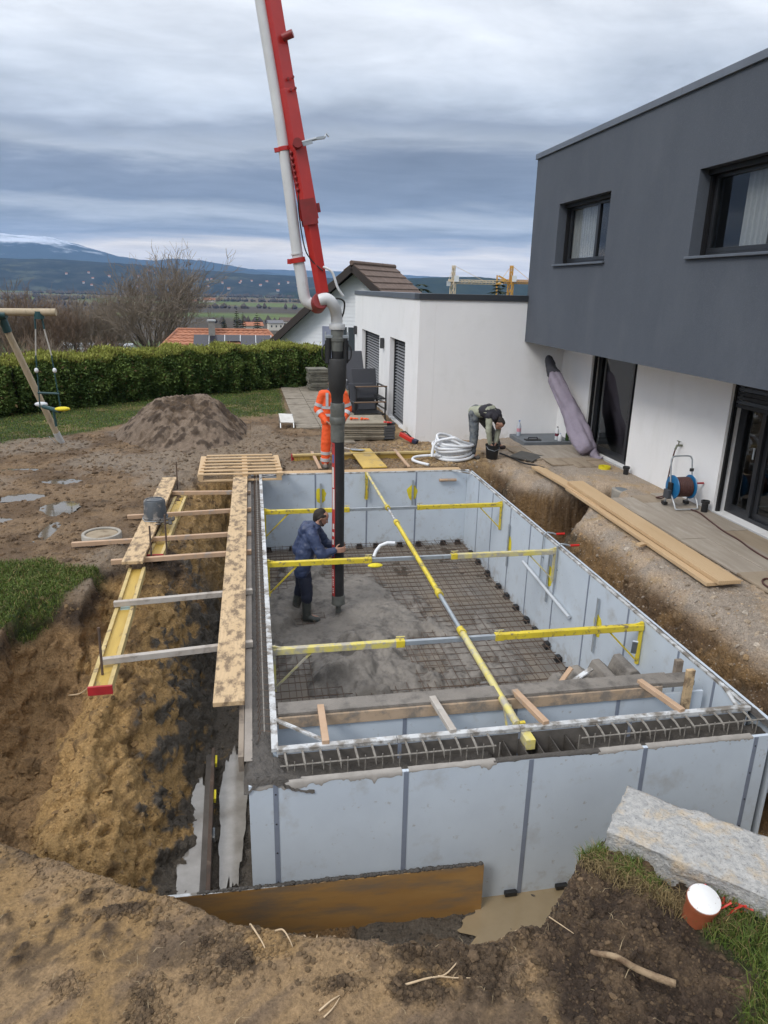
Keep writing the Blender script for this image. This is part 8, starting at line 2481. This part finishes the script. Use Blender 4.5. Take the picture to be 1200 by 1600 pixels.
n = len(xy); grass('straw', np.array(xy), rg.uniform(.02, .07, n), rg.uniform(.001, .002, n), np.array([.42, .33, .20]) * rg.uniform(.6, 1.2, (n, 1)), 12, 2.4)

# ------------------------------------------------------------------ granite block
m_granite = mat('rough granite', (.50, .49, .465), (.34, .34, .335), scale=26, rough=.9, detail=8, bump=1.2, bscale=38, stain=(.54, .44, .31), sscale=7, sth=(.50, .68))
add_dirt(m_granite, (.12, .12, .12), 55, .56, .66, None, .7)
bm = bmesh.new(); bmesh.ops.create_cube(bm, size=1.0)
for v in bm.verts: v.co = Vector((v.co.x * 1.45, v.co.y * .50, v.co.z * .24))
bmesh.ops.subdivide_edges(bm, edges=bm.edges[:], cuts=6, use_grid_fill=True)
for _ in range(2): bmesh.ops.subdivide_edges(bm, edges=bm.edges[:], cuts=1, use_grid_fill=True)
for v in bm.verts:
    p_ = v.co.copy()
    cr = max(0, abs(p_.y) / .25 - .86) + max(0, abs(p_.z) / .12 - .80) * .5 + max(0, abs(p_.x) / .725 - .95)
    n_ = Vector((p_.x / .72, p_.y / .25, p_.z / .12)); n_ = Vector([math.copysign(max(0, abs(a) - .8), a) for a in n_]); 
    if n_.length > 0: n_.normalize()
    d_ = .020 * mnoise.noise(p_ * 5) + .014 * mnoise.noise(p_ * 14) + .008 * mnoise.noise(p_ * 34) - .03 * cr * (.6 + mnoise.noise(p_ * 9))
    v.co += n_ * d_
me = bpy.data.meshes.new('granite_block'); bm.to_mesh(me); bm.free()
ang = math.atan2(-.69, .72)
ctr = Vector((2.335, 3.625, -.095)) + Vector((.72, -.69, 0)) * .72
me.transform(Matrix.Translation(ctr) @ Matrix.Rotation(ang, 4, 'Z') @ Matrix.Rotation(R(3), 4, 'X'))
solo(me, 'granite_block', m_granite, 'long rough hewn granite block lying on the bank above the pool corner', 'granite block', ctr, smooth='all')

# orange drain pipe with a white cap
m_terr = mat('orange brown pvc', (.36, .105, .045), (.29, .08, .035), scale=8, rough=.5, stain=(.20, .12, .08), sscale=6, sth=(.55, .7))
pm = Matrix.Translation((2.475, 2.90, -.20)) @ Matrix.Rotation(R(14), 4, 'X') @ Matrix.Rotation(R(-4), 4, 'Y')
t = thing('capped_pipe', 'orange brown drain pipe stub closed with a muddy white cap beside the granite block', 'drain pipe', (2.475, 2.90, -.20))
g = G(); g.lathe([(.082, -.1), (.082, .185), (.094, .19), (.094, .218), (.086, .222)], 32, pm, cap=False); part(g, 'pipe', m_terr, t, smooth=True)
g = G(); g.lathe([(.091, .205), (.091, .224), (.084, .228), (.0, .230)], 32, pm, cap=False); part(g, 'cap', mat('white pipe cap', (.74, .74, .73), (.68, .68, .67), scale=5, rough=.4, stain=(.22, .13, .08), sscale=11, sth=(.62, .68)), t, smooth=True)
m_mesh = mat('signal red mesh', (.62, .045, .03), (.50, .035, .025), scale=20, rough=.5)
t = thing('warning_mesh', 'crumpled scrap of signal red warning mesh in the grass by the capped pipe', 'warning mesh', (2.68, 2.92, -.1))
rnd = random.Random(6)
for k in range(16):
    p_ = Vector((2.60 + rnd.uniform(-.07, .16), 2.90 + rnd.uniform(-.05, .07), 0)); p_.z = gz(p_.x, p_.y) + rnd.uniform(.01, .05)
    pts = [p_]
    d_ = Vector((rnd.uniform(-.2, 1), rnd.uniform(-.5, .7), rnd.uniform(-.2, .3))).normalized()
    for i in range(5): d_ = (d_ + Vector((rnd.uniform(-.5, .5), rnd.uniform(-.5, .5), rnd.uniform(-.5, .4)))).normalized(); pts.append(pts[-1] + d_ * .030)
    g = G(); g.tube(smooth_path(pts, 3), [.004 + .004 * abs(math.sin(i)) for i in range(16)], 4); part(g, 'strand', m_mesh, t)

# broken branch and pale roots on the bank
m_branch = mat('broken branch', (.36, .265, .165), (.24, .165, .095), scale=7, rough=.85, bump=.3, bscale=60, stain=(.13, .08, .045), sscale=8, sth=(.5, .62))
pp = []
for x, y, r in ((1.73, 2.755, .010), (1.76, 2.735, .015), (1.84, 2.68, .017), (1.93, 2.615, .018), (2.02, 2.545, .020), (2.09, 2.50, .019)):
    pp.append((Vector((x, y, max(gz(x, y), -.16) + .022)), r))
g = G(); g.tube(smooth_path([p for p, r in pp], 4), list(np.interp(np.linspace(0, 5, 21), range(6), [r for p, r in pp])), 10); solo(g, 'branch', m_branch, 'thick broken branch lying on the dark soil below the granite block', 'branch', pp[2][0], smooth='all')
m_root = mat('pale root', (.60, .46, .30), (.46, .34, .21), scale=20, rough=.8)


def root(points, r, label):
    P_ = [Vector((x, y, gz(x, y) + h)) for x, y, h in points]
    g = G(); sp_ = smooth_path(P_, 5); g.tube(sp_, list(np.linspace(r, r * .45, len(sp_))), 6); solo(g, 'root', m_root, label, 'root', P_[0], 'pale roots and sticks on the bank', smooth='all')


root([(-.12, 3.24, .03), (-.10, 3.17, .012), (-.06, 3.10, .008), (-.04, 3.055, .006)], .007, 'pale split root below the left end of the shuttering board')
root([(.68, 2.73, .008), (.80, 2.735, .012), (.90, 2.76, .010), (.985, 2.80, .012)], .007, 'long pale root lying level in the middle of the bank')
root([(.86, 2.75, .012), (.95, 2.735, .010), (1.03, 2.715, .006)], .005, 'thin root branching off the long level root')
root([(.22, 2.65, .006), (.28, 2.68, .018), (.34, 2.715, .010)], .006, 'short pale stick in the smeared clay, the upper of two crossing')
root([(.24, 2.61, .006), (.29, 2.645, .014), (.33, 2.70, .008)], .005, 'short pale stick in the smeared clay, the lower of two crossing')
root([(.20, 3.13, .01), (.18, 3.15, .06), (.165, 3.17, .12)], .006, 'pale root standing upright at the brim, the taller one')
root([(.245, 3.10, .01), (.25, 3.11, .05), (.252, 3.125, .08)], .005, 'pale root standing upright at the brim, the shorter one')
root([(.02, 3.15, .01), (.06, 3.10, .05), (.09, 3.05, .04), (.11, 3.02, .005)], .006, 'bent pale root arching over the brim')
root([(1.22, 2.99, .02), (1.30, 2.97, .015), (1.40, 2.965, .01)], .006, 'pale root lying along the brim before the puddle')
root([(1.60, 3.02, .03), (1.64, 2.94, .03), (1.69, 2.88, .01)], .004, 'thin bent root hanging at the edge of the dark topsoil')
root([(-1.55, 4.25, .03), (-1.50, 4.16, .02), (-1.46, 4.10, .02)], .007, 'pale root sticking out of the clay wall by the brim')
root([(-2.05, 7.12, .02), (-1.85, 6.92, .12), (-1.62, 6.7, .2), (-1.47, 6.55, .28)], .009, 'long thin straw coloured root reaching from the turf edge to the yellow beam')
# ------------------------------------------------------------------ air between here and the hills
g = G(); g.span((-21500, -20000, -72), (21500, 19500, 780))
hz = solo(g, 'haze', None, kind='stuff')
mh = bpy.data.materials.new('air'); mh.use_nodes = True
nt = mh.node_tree; nt.nodes.clear()
o_ = nt.nodes.new('ShaderNodeOutputMaterial'); v_ = nt.nodes.new('ShaderNodeVolumePrincipled')
v_.inputs['Color'].default_value = (.33, .57, .98, 1); v_.inputs['Density'].default_value = 5.5e-5
nt.links.new(v_.outputs[0], o_.inputs['Volume'])
hz.data.materials.append(mh)
